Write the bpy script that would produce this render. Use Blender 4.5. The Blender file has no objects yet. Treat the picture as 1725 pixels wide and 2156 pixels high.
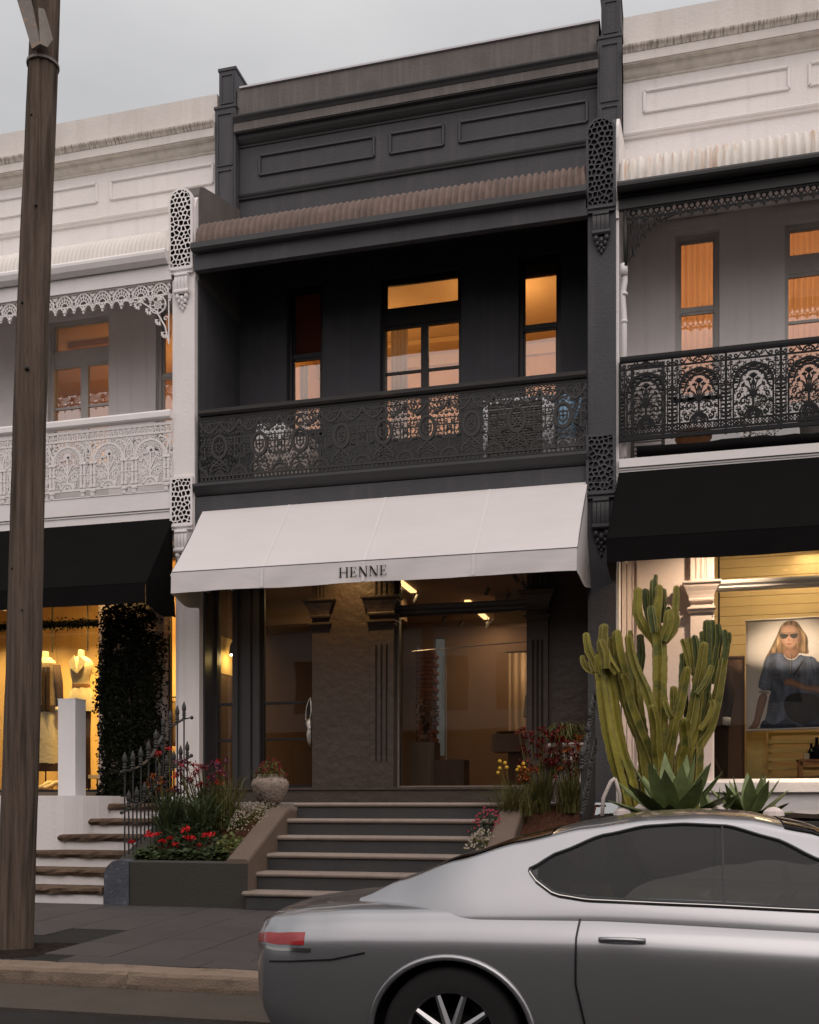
import bpy, math, random
from mathutils import Vector, Matrix
R = math.radians
random.seed(7)
scn = bpy.context.scene
col = scn.collection

# ------------------------------------------------------------------ camera, sky, sun, exposure
cam_d = bpy.data.cameras.new('camera'); cam = bpy.data.objects.new('camera', cam_d); col.objects.link(cam)
cam.location = (3.72, -14.19, 1.40); cam.rotation_euler = (R(90), 0, R(14.7))
cam_d.sensor_fit = 'VERTICAL'; cam_d.sensor_height = 36.0
cam_d.lens = 36.0 * 2200 / 2156; cam_d.shift_y = (1690 - 1078) / 2156
cam_d.clip_end = 2000
scn.camera = cam

SUN_EL, SUN_AZ = 45.0, 28.0      # behind the camera, a little to its right
world = bpy.data.worlds.new('World'); scn.world = world; world.use_nodes = True
wn, wl = world.node_tree.nodes, world.node_tree.links
wn.clear()
w_out = wn.new('ShaderNodeOutputWorld'); w_bg = wn.new('ShaderNodeBackground'); w_bg.inputs[1].default_value = 0.1
sky = wn.new('ShaderNodeTexSky'); sky.sky_type = 'NISHITA'; sky.sun_disc = False
sky.sun_elevation = R(SUN_EL); sky.sun_rotation = R(180 - SUN_AZ)
tc = wn.new('ShaderNodeTexCoord')
mp = wn.new('ShaderNodeMapping'); mp.inputs['Scale'].default_value = (1.0, 1.0, 2.6)
wl.new(tc.outputs['Generated'], mp.inputs[0])
cn = wn.new('ShaderNodeTexNoise'); cn.inputs['Scale'].default_value = 2.6; cn.inputs['Detail'].default_value = 5; cn.inputs['Roughness'].default_value = .5
wl.new(mp.outputs[0], cn.inputs[0])
cr = wn.new('ShaderNodeValToRGB')
cr.color_ramp.elements[0].position = .3; cr.color_ramp.elements[0].color = (5.8, 5.78, 5.85, 1)
cr.color_ramp.elements[1].position = .68; cr.color_ramp.elements[1].color = (7.4, 7.32, 7.3, 1)
wl.new(cn.outputs[0], cr.inputs[0])
# the overcast is thinner and warmer towards the low sun behind the camera: one broad, smooth swell
dp = wn.new('ShaderNodeVectorMath'); dp.operation = 'DOT_PRODUCT'
dp.inputs[1].default_value = (math.sin(R(SUN_AZ)) * .87, -math.cos(R(SUN_AZ)) * .87, .49)
wl.new(tc.outputs['Generated'], dp.inputs[0])
mr = wn.new('ShaderNodeMapRange'); mr.interpolation_type = 'SMOOTHERSTEP'
mr.inputs[1].default_value = -.3; mr.inputs[2].default_value = 1.0; mr.inputs[3].default_value = 0; mr.inputs[4].default_value = 1
wl.new(dp.outputs['Value'], mr.inputs[0])
gl = wn.new('ShaderNodeMix'); gl.data_type = 'RGBA'; gl.blend_type = 'MULTIPLY'
gl.inputs[7].default_value = (2.15, 1.97, 1.9, 1)
wl.new(mr.outputs[0], gl.inputs[0]); wl.new(cr.outputs[0], gl.inputs[6])
# an overcast sky is about three times as bright overhead as at the horizon
sz = wn.new('ShaderNodeSeparateXYZ'); wl.new(tc.outputs['Generated'], sz.inputs[0])
ov = wn.new('ShaderNodeMapRange'); ov.inputs[1].default_value = 0; ov.inputs[2].default_value = 1; ov.inputs[3].default_value = .56; ov.inputs[4].default_value = 1.32
wl.new(sz.outputs['Z'], ov.inputs[0])
os_ = wn.new('ShaderNodeVectorMath'); os_.operation = 'SCALE'; wl.new(gl.outputs[2], os_.inputs[0]); wl.new(ov.outputs[0], os_.inputs['Scale'])
mx = wn.new('ShaderNodeMix'); mx.data_type = 'RGBA'; mx.inputs[0].default_value = .92
wl.new(sky.outputs[0], mx.inputs[6]); wl.new(os_.outputs[0], mx.inputs[7])
wl.new(mx.outputs[2], w_bg.inputs[0]); wl.new(w_bg.outputs[0], w_out.inputs[0])

sun_d = bpy.data.lights.new('sun', 'SUN'); sun = bpy.data.objects.new('sun', sun_d); col.objects.link(sun)
sun_d.energy = .5; sun_d.angle = R(45); sun_d.color = (1, .9, .84)
sun.rotation_euler = (R(90 - SUN_EL), 0, R(SUN_AZ))

scn.view_settings.view_transform = 'Standard'; scn.view_settings.look = 'None'
scn.view_settings.gamma = 1; scn.view_settings.use_curve_mapping = False
scn.view_settings.exposure = 0
scn.render.engine = 'CYCLES'
scn.cycles.use_denoising = True
scn.cycles.max_bounces = 6; scn.cycles.diffuse_bounces = 3; scn.cycles.glossy_bounces = 3
scn.cycles.transmission_bounces = 6; scn.cycles.transparent_max_bounces = 12
scn.cycles.caustics_reflective = False; scn.cycles.caustics_refractive = False
scn.cycles.sample_clamp_indirect = 4

# ------------------------------------------------------------------ materials
def new_mat(name):
    m = bpy.data.materials.new(name); m.use_nodes = True
    nt = m.node_tree; nt.nodes.clear()
    return m, nt.nodes, nt.links

def M(name, c, rough=.7, var=.12, scale=3.0, bump=.0, bscale=40.0, metal=0.0, spec=.35, stretch=(1, 1, 1),
      streak=None, streak_amt=.5, streak_scale=(9, 9, .5), streak_lo=.5, piece=0.0, coat=0.0, spot=None, spot_scale=30, spot_pos=.62, trans=0.0, detail=6):
    m, n, l = new_mat(name)
    out = n.new('ShaderNodeOutputMaterial'); b = n.new('ShaderNodeBsdfPrincipled')
    t = n.new('ShaderNodeTexCoord'); mpp = n.new('ShaderNodeMapping'); mpp.inputs['Scale'].default_value = stretch
    l.new(t.outputs['Object'], mpp.inputs[0])
    no = n.new('ShaderNodeTexNoise'); no.inputs['Scale'].default_value = scale; no.inputs['Detail'].default_value = detail; no.inputs['Roughness'].default_value = .62
    l.new(mpp.outputs[0], no.inputs[0])
    ra = n.new('ShaderNodeValToRGB')
    ra.color_ramp.elements[0].position = .28; ra.color_ramp.elements[1].position = .74
    ra.color_ramp.elements[0].color = tuple(max(0, x * (1 - var)) for x in c) + (1,)
    ra.color_ramp.elements[1].color = tuple(min(1, x * (1 + var)) for x in c) + (1,)
    l.new(no.outputs[0], ra.inputs[0])
    cur = ra.outputs[0]
    if streak:
        ms = n.new('ShaderNodeMapping'); ms.inputs['Scale'].default_value = streak_scale
        l.new(t.outputs['Object'], ms.inputs[0])
        sn = n.new('ShaderNodeTexNoise'); sn.inputs['Scale'].default_value = 1; sn.inputs['Detail'].default_value = 5
        l.new(ms.outputs[0], sn.inputs[0])
        sr = n.new('ShaderNodeMapRange'); sr.inputs[1].default_value = streak_lo; sr.inputs[2].default_value = streak_lo + .22; sr.inputs[3].default_value = 0; sr.inputs[4].default_value = streak_amt
        l.new(sn.outputs[0], sr.inputs[0])
        x = n.new('ShaderNodeMix'); x.data_type = 'RGBA'; l.new(sr.outputs[0], x.inputs[0]); l.new(cur, x.inputs[6]); x.inputs[7].default_value = tuple(streak) + (1,)
        cur = x.outputs[2]
    if spot:
        s2 = n.new('ShaderNodeTexNoise'); s2.inputs['Scale'].default_value = spot_scale; s2.inputs['Detail'].default_value = 4
        l.new(mpp.outputs[0], s2.inputs[0])
        sr = n.new('ShaderNodeMapRange'); sr.inputs[1].default_value = spot_pos; sr.inputs[2].default_value = spot_pos + .1
        l.new(s2.outputs[0], sr.inputs[0])
        x = n.new('ShaderNodeMix'); x.data_type = 'RGBA'; l.new(sr.outputs[0], x.inputs[0]); l.new(cur, x.inputs[6]); x.inputs[7].default_value = tuple(spot) + (1,)
        cur = x.outputs[2]
    if piece:
        oi = n.new('ShaderNodeObjectInfo'); pr = n.new('ShaderNodeMapRange'); pr.inputs[3].default_value = 1 - piece; pr.inputs[4].default_value = 1 + piece
        l.new(oi.outputs['Random'], pr.inputs[0])
        vm = n.new('ShaderNodeVectorMath'); vm.operation = 'SCALE'; l.new(cur, vm.inputs[0]); l.new(pr.outputs[0], vm.inputs['Scale'])
        cur = vm.outputs[0]
    l.new(cur, b.inputs['Base Color'])
    b.inputs['Roughness'].default_value = rough; b.inputs['Metallic'].default_value = metal
    b.inputs['Specular IOR Level'].default_value = spec; b.inputs['Coat Weight'].default_value = coat; b.inputs['Coat Roughness'].default_value = .08
    if bump:
        bn = n.new('ShaderNodeTexNoise'); bn.inputs['Scale'].default_value = bscale; bn.inputs['Detail'].default_value = 5
        l.new(mpp.outputs[0], bn.inputs[0])
        bu = n.new('ShaderNodeBump'); bu.inputs['Strength'].default_value = bump; bu.inputs['Distance'].default_value = .02
        l.new(bn.outputs[0], bu.inputs['Height']); l.new(bu.outputs[0], b.inputs['Normal'])
    if trans:
        tr = n.new('ShaderNodeBsdfTranslucent'); l.new(cur, tr.inputs[0])
        ms_ = n.new('ShaderNodeMixShader'); ms_.inputs[0].default_value = trans
        l.new(b.outputs[0], ms_.inputs[1]); l.new(tr.outputs[0], ms_.inputs[2]); l.new(ms_.outputs[0], out.inputs[0])
    else:
        l.new(b.outputs[0], out.inputs[0])
    return m

def EM(name, c, s):
    m, n, l = new_mat(name)
    out = n.new('ShaderNodeOutputMaterial'); e = n.new('ShaderNodeEmission'); e.inputs[0].default_value = tuple(c) + (1,); e.inputs[1].default_value = s
    l.new(e.outputs[0], out.inputs[0]); return m

def GLASS(name, tint=(1, 1, 1), ior=1.5, boost=1.0, rough=0.0, wav=.0):
    m, n, l = new_mat(name)
    out = n.new('ShaderNodeOutputMaterial'); fr = n.new('ShaderNodeFresnel'); fr.inputs[0].default_value = ior
    mu = n.new('ShaderNodeMath'); mu.operation = 'MULTIPLY'; mu.inputs[1].default_value = boost; mu.use_clamp = True
    l.new(fr.outputs[0], mu.inputs[0])
    tr = n.new('ShaderNodeBsdfTransparent'); tr.inputs[0].default_value = tuple(tint) + (1,)
    g = n.new('ShaderNodeBsdfGlossy'); g.inputs['Roughness'].default_value = rough
    if wav:
        t = n.new('ShaderNodeTexCoord'); no = n.new('ShaderNodeTexNoise'); no.inputs['Scale'].default_value = 1.7; no.inputs['Detail'].default_value = 1
        l.new(t.outputs['Object'], no.inputs[0]); bu = n.new('ShaderNodeBump'); bu.inputs['Strength'].default_value = wav; bu.inputs['Distance'].default_value = .05
        l.new(no.outputs[0], bu.inputs['Height']); l.new(bu.outputs[0], g.inputs['Normal'])
    x = n.new('ShaderNodeMixShader'); l.new(mu.outputs[0], x.inputs[0]); l.new(tr.outputs[0], x.inputs[1]); l.new(g.outputs[0], x.inputs[2])
    l.new(x.outputs[0], out.inputs[0]); return m

m_white = M('white wall paint', (.79, .75, .735), .8, .05, 1.5, .25, 25, streak=(.50, .47, .44), streak_amt=.25, streak_scale=(7, 7, .35), streak_lo=.52)
m_white_trim = M('white gloss trim', (.78, .745, .73), .5, .05, 2, .1, 30)
m_white_dirty = M('weathered white cornice', (.62, .57, .52), .85, .08, 3, .3, 30, streak=(.17, .145, .105), streak_amt=.85, streak_scale=(55, 6, 5), streak_lo=.44)
m_white_streaked = M('streaked grey white moulding', (.64, .60, .55), .85, .08, 3, .2, 30, streak=(.42, .38, .32), streak_amt=.45, streak_scale=(7, 7, 5), streak_lo=.45)  # bed moulding, greyer than the trim, with uneven streaks
m_white_parapet = M('weathered white parapet', (.66, .62, .59), .85, .07, 1.2, .25, 25, streak=(.45, .40, .35), streak_amt=.3, streak_scale=(5, 5, .4), streak_lo=.5)
m_white_roof = M('white roof sheet', (.70, .66, .61), .5, .07, 2, streak=(.55, .5, .43), streak_amt=.3, streak_scale=(11, 3, .6))
m_white_rust = M('rust stained white roof sheet', (.68, .64, .59), .6, .07, 3, streak=(.45, .25, .12), streak_amt=.8, streak_scale=(19, 2, 1.2), streak_lo=.53)
m_dark = M('charcoal wall paint', (.066, .066, .074), .7, .12, 2.5, .35, 30, streak=(.12, .11, .105), streak_amt=.35, streak_scale=(8, 8, .4), streak_lo=.54, spec=.3)
m_dark_weather = M('weathered charcoal parapet', (.135, .122, .115), .8, .15, 3, .3, 35, streak=(.19, .175, .16), streak_amt=.6, streak_scale=(16, 16, .5), streak_lo=.5, spec=.25)
m_dark_trim = M('charcoal gloss trim', (.045, .044, .048), .45, .1, 3, .1, 30, spec=.4)
m_dark_brown = M('dark bronze render', (.058, .043, .034), .5, .1, 2, .9, 9, spec=.4)
m_black_frame = M('black window frame', (.016, .015, .015), .4, .1, 4, spec=.4)
m_grey_frame = M('grey painted frame', (.60, .575, .555), .55, .06, 4)
m_flashing = M('metal flashing', (.55, .54, .57), .45, .06, 4)
m_roof_brown = M('weathered brown roof sheet', (.15, .108, .09), .7, .25, 5, streak=(.10, .075, .062), streak_amt=.6, streak_scale=(4, .8, .8), streak_lo=.5, spec=.25)
m_iron_char = M('charcoal cast iron', (.034, .033, .031), .5, .2, 12, spec=.35)
m_iron_black = M('black cast iron', (.010, .010, .011), .55, .2, 12, spec=.2)
m_iron_white = M('white cast iron', (.76, .72, .70), .55, .06, 8)
m_hole = M('dark hole paint and groove shade', (.02, .019, .019), .9, .1, 5)
m_timber_rail = M('worn dark timber', (.02, .018, .017), .65, .3, 3, .3, 30, stretch=(1, 12, 12), streak=(.15, .085, .05), streak_amt=.7, streak_scale=(1.3, 20, 20), streak_lo=.62)
m_canvas_white = M('white awning canvas', (.63, .597, .588), .85, .04, .8, .45, 2.2, stretch=(1, 1.6, 2.5))
m_canvas_black = M('black awning canvas', (.0075, .007, .007), .95, .1, 2, .1, 9, spec=.03)
m_ink = M('black lettering', (.012, .011, .011), .8, .05)
m_piping = M('dark awning piping', (.10, .095, .10), .7, .05)
m_seam = M('pale awning seam', (.67, .637, .628), .8, .03)
m_pole = M('weathered pole timber', (.13, .098, .077), .95, .5, 1.6, 1.0, 7, stretch=(16, 16, .55), streak=(.014, .011, .009), streak_amt=.95, streak_scale=(17, 17, .5), streak_lo=.55, spec=.15, detail=9)
m_galv = M('painted steel bracket', (.20, .175, .155), .6, .2, 8, .2, 30, spot=(.3, .2, .13), spot_scale=18, spot_pos=.6)
m_asphalt = M('asphalt', (.028, .025, .024), .9, .25, 2.0, .9, 160, spot=(.09, .08, .075), spot_scale=220, spot_pos=.6, spec=.2)
m_concrete = M('gutter concrete', (.085, .070, .058), .9, .2, 1.3, .8, 110, spot=(.06, .05, .042), spot_scale=150, spot_pos=.6, spec=.2)
m_kerb = M('sandstone kerb', (.205, .155, .118), .9, .14, 1.6, .4, 60, spot=(.15, .11, .08), spot_scale=5, spot_pos=.58, piece=.03, spec=.2)
m_paver = M('grey stone paver', (.060, .053, .052), .7, .12, 2.5, .3, 70, piece=.09, spot=(.044, .038, .037), spot_scale=3, spot_pos=.6, spec=.3)
m_joint = M('paver bedding', (.014, .013, .012), .95, .2, 20)
m_soil = M('dark mulch', (.022, .016, .012), .95, .5, 14, 1.0, 60, spot=(.08, .06, .045), spot_scale=60, spot_pos=.63, spec=.1)
m_redmulch = M('red brown mulch', (.07, .03, .018), .95, .4, 14, 1.0, 50, spot=(.14, .07, .04), spot_scale=45, spot_pos=.6, spec=.1)
m_plantergrey = M('olive grey planter render', (.048, .045, .039), .75, .08, 2, .25, 40, spec=.25)
m_string = M('brown grey coping render', (.13, .095, .072), .7, .12, 2.5, .3, 40, spec=.3)
m_riser = M('dark grey riser paint', (.046, .046, .046), .7, .12, 3, .25, 40)
m_nosing = M('pale sandstone tread', (.23, .185, .155), .8, .14, 4, .4, 50, piece=.05)
m_pane_board = M('dark amber board', (.16, .07, .03), .9, .1, 3, trans=.5)
m_sandstone = M('rough sandstone tread', (.105, .070, .047), .9, .35, 5, 1.0, 14, spot=(.075, .05, .035), spot_scale=7, spot_pos=.55, piece=.12, spec=.2)
m_bluestone = M('blue grey stone block', (.075, .083, .10), .85, .25, 6, .6, 40, spot=(.13, .14, .155), spot_scale=12, spot_pos=.6)
m_glass = GLASS('window glass', (.97, .97, .96), 1.5, 3.0, 0, .05)
m_glass_shop = GLASS('shopfront glass', (.97, .97, .96), 1.5, 2.0, 0, .02)
m_glass_rear = GLASS('grey rear glass', (.40, .39, .37), 1.5, 1, 0)
m_glass_car = GLASS('tinted car glass', (.32, .34, .34), 1.5, .75, 0.0)
m_seat = M('dark car seat cloth', (.03, .029, .03), .85, .2, 14)
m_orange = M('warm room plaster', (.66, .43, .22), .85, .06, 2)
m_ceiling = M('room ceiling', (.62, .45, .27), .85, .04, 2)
m_yellow = M('yellow display wall', (.62, .46, .235), .8, .08, 1.2, .15, 14)
m_panel_yellow = M('limed board panel', (.60, .42, .19), .75, .14, 2.5, .2, 20, stretch=(2, 2, .5), piece=.05)
m_floor_wood = M('shop floor boards', (.20, .11, .06), .5, .2, 3, stretch=(1, 8, 1))
m_midwall = M('taupe shop wall', (.15, .10, .074), .8, .06, 1.5)
m_midceil = M('taupe shop ceiling', (.22, .15, .105), .8, .05, 1.5)
m_brick = M('red brick', (.075, .026, .018), .85, .2, 5, .5, 60, piece=.25)
m_black = M('matt black metal', (.012, .012, .012), .45, .1, 5)
m_steel = M('brushed steel', (.55, .52, .49), .35, .1, 6, metal=.9)
m_silver_cast = M('cast silver handle', (.62, .58, .53), .35, .25, 14, .8, 22, metal=.8)
m_plinth = M('dark walnut plinth', (.12, .06, .035), .45, .25, 3, stretch=(10, 10, .8))
m_taupe_plinth = M('taupe plinth', (.17, .12, .085), .6, .08, 3)
m_curtain = M('pale linen curtain', (.62, .52, .43), .85, .05, 2, trans=.35)
m_curtain_warm = M('sheer warm curtain', (.72, .48, .28), .85, .05, 2, trans=.55)
m_leaf = M('mid green leaf', (.036, .053, .018), .55, .45, 9, piece=.2, spec=.35, trans=.15)
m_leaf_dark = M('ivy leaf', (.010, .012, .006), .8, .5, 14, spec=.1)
m_leaf_olive = M('olive grass blade', (.11, .105, .028), .6, .4, 6, spec=.3, trans=.15)
m_leaf_strap = M('strap leaf', (.055, .075, .028), .5, .4, 5, spec=.35, trans=.15)
m_leaf_lime = M('lime green leaf', (.13, .15, .045), .6, .3, 9, spec=.3, trans=.15)
m_red = M('red petals', (.58, .012, .016), .6, .25, 14, trans=.2)
m_darkred = M('dark red petals', (.15, .012, .01), .7, .35, 14, trans=.15)
m_orangeflower = M('orange petals', (.30, .075, .012), .7, .35, 14, trans=.15)
m_purple = M('mauve petals', (.15, .045, .09), .7, .3, 14, trans=.15)
m_yellowball = M('yellow billy button', (.55, .33, .03), .8, .2, 30)
m_whiteflower = M('tiny white flowers', (.42, .35, .28), .8, .2, 20)
m_pinkflower = M('pink petals', (.36, .045, .075), .7, .25, 14)
m_cactus = M('lit yellow green cactus skin', (.21, .185, .026), .6, .3, 3, .4, 30, spot=(.10, .11, .022), spot_scale=4, spot_pos=.55, spec=.4, piece=.25)
m_cactus_shaded = M('shaded green cactus skin', (.06, .078, .02), .55, .4, 5, .4, 30, spot=(.10, .085, .02), spot_scale=7, spot_pos=.6, spec=.4, piece=.2)
m_agave = M('grey green agave leaf', (.17, .21, .085), .5, .25, 4, spec=.4, stretch=(3, 3, 3))
m_urn = M('lichen spotted stone urn', (.27, .215, .175), .9, .25, 8, .8, 30, spot=(.13, .10, .085), spot_scale=26, spot_pos=.54, spec=.2)
m_pot_white = M('pale glazed pot', (.55, .47, .43), .6, .1, 5, .2, 20)
m_terracotta = M('terracotta pot', (.24, .11, .045), .85, .2, 6, .4, 30)
m_carpaint = M('silver white car paint', (.34, .34, .355), .26, .02, 2, metal=.75, spec=.5, coat=1.0)
m_rubber = M('tyre rubber', (.012, .012, .012), .85, .1, 20)
m_alloy = M('alloy wheel', (.4, .4, .41), .3, .05, 5, metal=.9)
m_trimblack = M('car trim black', (.012, .012, .013), .35, .05)
m_chrome = M('dull chrome strip', (.6, .58, .55), .2, .03, metal=1)
m_taillight = M('red tail lamp lens', (.30, .012, .014), .2, .1, 20, coat=.8)
m_denim = M('denim print', (.15, .20, .34), .9, .3, 9)
m_denim_dark = M('dark denim print', (.07, .09, .16), .9, .25, 9)
m_skin = M('skin print', (.55, .30, .20), .8, .12, 4)
m_skin_shade = M('shaded skin print', (.33, .16, .10), .8, .12, 4)
m_hair = M('brown hair print', (.20, .105, .05), .8, .4, 5, stretch=(8, 8, 1.5))
m_hair_light = M('blonde hair print', (.50, .32, .16), .8, .3, 5, stretch=(8, 8, 1.5))
m_print_black = M('black print', (.022, .021, .022), .7, .2, 6)
m_banner = M('pale banner fabric', (.78, .72, .68), .8, .03, 1.5)
m_stitch = M('stitch print', (.42, .33, .24), .8, .1)
m_yellow_paint = M('yellow painted timber', (.72, .55, .20), .6, .06, 3)
m_pine = M('orange pine', (.42, .19, .07), .5, .2, 3, stretch=(2, 2, 10))
m_cream = M('cream cloth', (.70, .62, .44), .85, .08, 6, .3, 20)
m_tan = M('tan cloth', (.34, .17, .075), .85, .15, 6, .3, 20)
m_brown_cloth = M('dark brown cloth', (.05, .027, .016), .9, .2, 8, .3, 20)
m_check = M('checked tweed cloth', (.22, .16, .10), .9, .6, 55, .3, 60)
m_mannequin = M('ivory mannequin', (.66, .55, .36), .6, .05, 3)
m_white_lam = M('white pillar paint', (.66, .65, .655), .6, .04, 2, .1, 20)
m_ac = M('white appliance shell', (.62, .62, .63), .5, .05, 4)
m_wicker = M('grey grille', (.20, .185, .17), .7, .25, 12)
m_blue = M('light blue plastic', (.32, .52, .72), .5, .08, 4)
m_lamp_warm = EM('lit strip lamp', (1.0, .62, .24), 2.2)
m_lamp_bulb = EM('lit bulb', (1.0, .78, .45), 30)
m_shade = M('grey lamp shade', (.16, .13, .12), .8, .05)
m_pinkwhite = M('pink white shop render', (.70, .60, .56), .75, .05, 1.5, .2, 20)
m_brownboard = M('brown display board', (.22, .125, .075), .7, .1, 3)
m_oppdark = M('opposite dark shopfronts', (.035, .032, .03), .6, .2, 1)
m_ribmargin = M('corky rib margin', (.34, .27, .085), .8, .3, 20)
m_opposite = M('opposite white render', (.24, .225, .215), .8, .06, 1)
m_darkglass = M('dark window glass', (.007, .007, .008), .04, .1, spec=.32)

# ------------------------------------------------------------------ mesh builder and scene tree
class MB:
    def __init__(s): s.v = []; s.f = []; s.m = []; s.mi = 0
    def face(s, pts):
        i = len(s.v); s.v += [tuple(p) for p in pts]; s.f.append(list(range(i, i + len(pts)))); s.m.append(s.mi)
    def add(s, v, f):
        i = len(s.v); s.v += [tuple(p) for p in v]
        for q in f: s.f.append([a + i for a in q]); s.m.append(s.mi)
    def box(s, x0, x1, y0, y1, z0, z1):
        s.add([(x0, y0, z0), (x1, y0, z0), (x1, y1, z0), (x0, y1, z0), (x0, y0, z1), (x1, y0, z1), (x1, y1, z1), (x0, y1, z1)],
              [(0, 3, 2, 1), (4, 5, 6, 7), (0, 1, 5, 4), (1, 2, 6, 5), (2, 3, 7, 6), (3, 0, 4, 7)])
    def bevbox(s, x0, x1, y0, y1, z0, z1, b=.01):
        # box with chamfered front/top edges in the YZ profile
        s.prism_x([(y0, z0), (y1, z0), (y1, z1 - b), (y1 - b, z1), (y0 + b, z1), (y0, z1 - b)], x0, x1)
    def prism_x(s, prof, x0, x1):
        n = len(prof); v = [(x0, y, z) for y, z in prof] + [(x1, y, z) for y, z in prof]
        f = [(i, (i + 1) % n, n + (i + 1) % n, n + i) for i in range(n)]
        s.add(v, f + [tuple(range(n - 1, -1, -1)), tuple(range(n, 2 * n))])
    def prism_y(s, prof, y0, y1):
        n = len(prof); v = [(x, y0, z) for x, z in prof] + [(x, y1, z) for x, z in prof]
        f = [(i, (i + 1) % n, n + (i + 1) % n, n + i) for i in range(n)]
        s.add(v, f + [tuple(range(n - 1, -1, -1)), tuple(range(n, 2 * n))])
    def prism_z(s, prof, z0, z1):
        n = len(prof); v = [(x, y, z0) for x, y in prof] + [(x, y, z1) for x, y in prof]
        f = [(i, (i + 1) % n, n + (i + 1) % n, n + i) for i in range(n)]
        s.add(v, f + [tuple(range(n - 1, -1, -1)), tuple(range(n, 2 * n))])
    def tube(s, pts, r, sides=6, closed=False, cap=True, star=0.0, tw=0.0, up=None):
        pts = [Vector(p) for p in pts]; n = len(pts)
        rs = r if isinstance(r, (list, tuple)) else [r] * n
        base = len(s.v); prev = None
        for i, p in enumerate(pts):
            if closed: d = pts[(i + 1) % n] - pts[i - 1]
            else: d = pts[min(i + 1, n - 1)] - pts[max(i - 1, 0)]
            d = d.normalized() if d.length > 1e-9 else Vector((0, 0, 1))
            if prev is None:
                a = Vector(up) if up else (Vector((0, 1, 0)) if abs(d.y) < .9 else Vector((1, 0, 0)))
            else: a = prev
            u = (a - d * a.dot(d)); u = u.normalized() if u.length > 1e-6 else d.orthogonal().normalized(); w = d.cross(u); prev = u
            for k in range(sides):
                t = 2 * math.pi * (k + .5) / sides + tw * i
                rr = rs[i] * (1 - star * (k % 2))
                s.v.append(tuple(p + u * (math.cos(t) * rr) + w * (math.sin(t) * rr)))
        for i in range(n if closed else n - 1):
            j = (i + 1) % n
            for k in range(sides):
                k2 = (k + 1) % sides
                s.f.append([base + i * sides + k, base + i * sides + k2, base + j * sides + k2, base + j * sides + k]); s.m.append(s.mi)
        if cap and not closed:
            s.f.append([base + k for k in range(sides - 1, -1, -1)]); s.m.append(s.mi)
            s.f.append([base + (n - 1) * sides + k for k in range(sides)]); s.m.append(s.mi)
    def lathe(s, prof, c=(0, 0, 0), n=20, sx=1.0, sy=1.0):
        base = len(s.v)
        for r, z in prof:
            for k in range(n):
                t = 2 * math.pi * k / n; s.v.append((c[0] + r * sx * math.cos(t), c[1] + r * sy * math.sin(t), c[2] + z))
        for i in range(len(prof) - 1):
            for k in range(n):
                k2 = (k + 1) % n
                s.f.append([base + i * n + k, base + i * n + k2, base + (i + 1) * n + k2, base + (i + 1) * n + k]); s.m.append(s.mi)
        s.f.append([base + k for k in range(n - 1, -1, -1)]); s.m.append(s.mi)
        s.f.append([base + (len(prof) - 1) * n + k for k in range(n)]); s.m.append(s.mi)
    def ball(s, c, r, n=8, sz=1.0):
        s.lathe([(r * math.sin(math.pi * max(.04, min(.96, i / 5))), -r * sz * math.cos(math.pi * i / 5)) for i in range(6)], c, n)
    def blade(s, pts, widths, side=None, fold=.0):
        pts = [Vector(p) for p in pts]; n = len(pts); b = len(s.v)
        for i, p in enumerate(pts):
            d = (pts[min(i + 1, n - 1)] - pts[max(i - 1, 0)]).normalized()
            sd = Vector(side) if side else d.cross(Vector((0, 0, 1)))
            sd = sd - d * sd.dot(d)
            sd = sd.normalized() if sd.length > 1e-6 else Vector((1, 0, 0))
            nn = sd.cross(d)
            w = widths[i] / 2
            s.v += [tuple(p - sd * w + nn * fold * w), tuple(p), tuple(p + sd * w + nn * fold * w)]
        for i in range(n - 1):
            a = b + 3 * i
            s.f += [[a, a + 1, a + 4, a + 3], [a + 1, a + 2, a + 5, a + 4]]; s.m += [s.mi, s.mi]
    def build(s, name, mat, parent=None, smooth=False):
        org = world_loc(parent) if parent else Vector((0, 0, 0))
        me = bpy.data.meshes.new(name)
        me.from_pydata([(x - org.x, y - org.y, z - org.z) for x, y, z in s.v], [], s.f)
        for m_ in (mat if isinstance(mat, (list, tuple)) else [mat]): me.materials.append(m_)
        if len(me.materials) > 1:
            me.polygons.foreach_set('material_index', s.m)
        if smooth:
            me.polygons.foreach_set('use_smooth', [True] * len(me.polygons))
        me.update()
        o = bpy.data.objects.new(name, me); col.objects.link(o)
        if parent: o.parent = parent
        return o

def world_loc(o):
    p = Vector((0, 0, 0))
    while o: p += o.location; o = o.parent
    return p
def tag(o, label=None, cat=None, group=None, kind=None):
    if label: o['label'] = label
    if cat: o['category'] = cat
    if group: o['group'] = group
    if kind: o['kind'] = kind
    return o
def thing(name, loc, label, cat, group=None):
    o = bpy.data.objects.new(name, None); col.objects.link(o); o.location = loc; o.empty_display_size = .2
    return tag(o, label, cat, group)
def B(name, mat, parent, *boxes):
    b = MB()
    for q in boxes: b.box(*q)
    return b.build(name, mat, parent)
def inst(src, parent, name=None, loc=None, rot=None, scale=None):
    o = src.copy(); col.objects.link(o); o.parent = parent
    if loc is not None: o.location = loc
    if rot is not None: o.rotation_euler = rot
    if scale is not None: o.scale = scale
    return o
def copy_tree(o, parent=None):
    c = o.copy(); col.objects.link(c); c.parent = parent
    for ch in list(o.children): copy_tree(ch, c)
    return c
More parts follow.
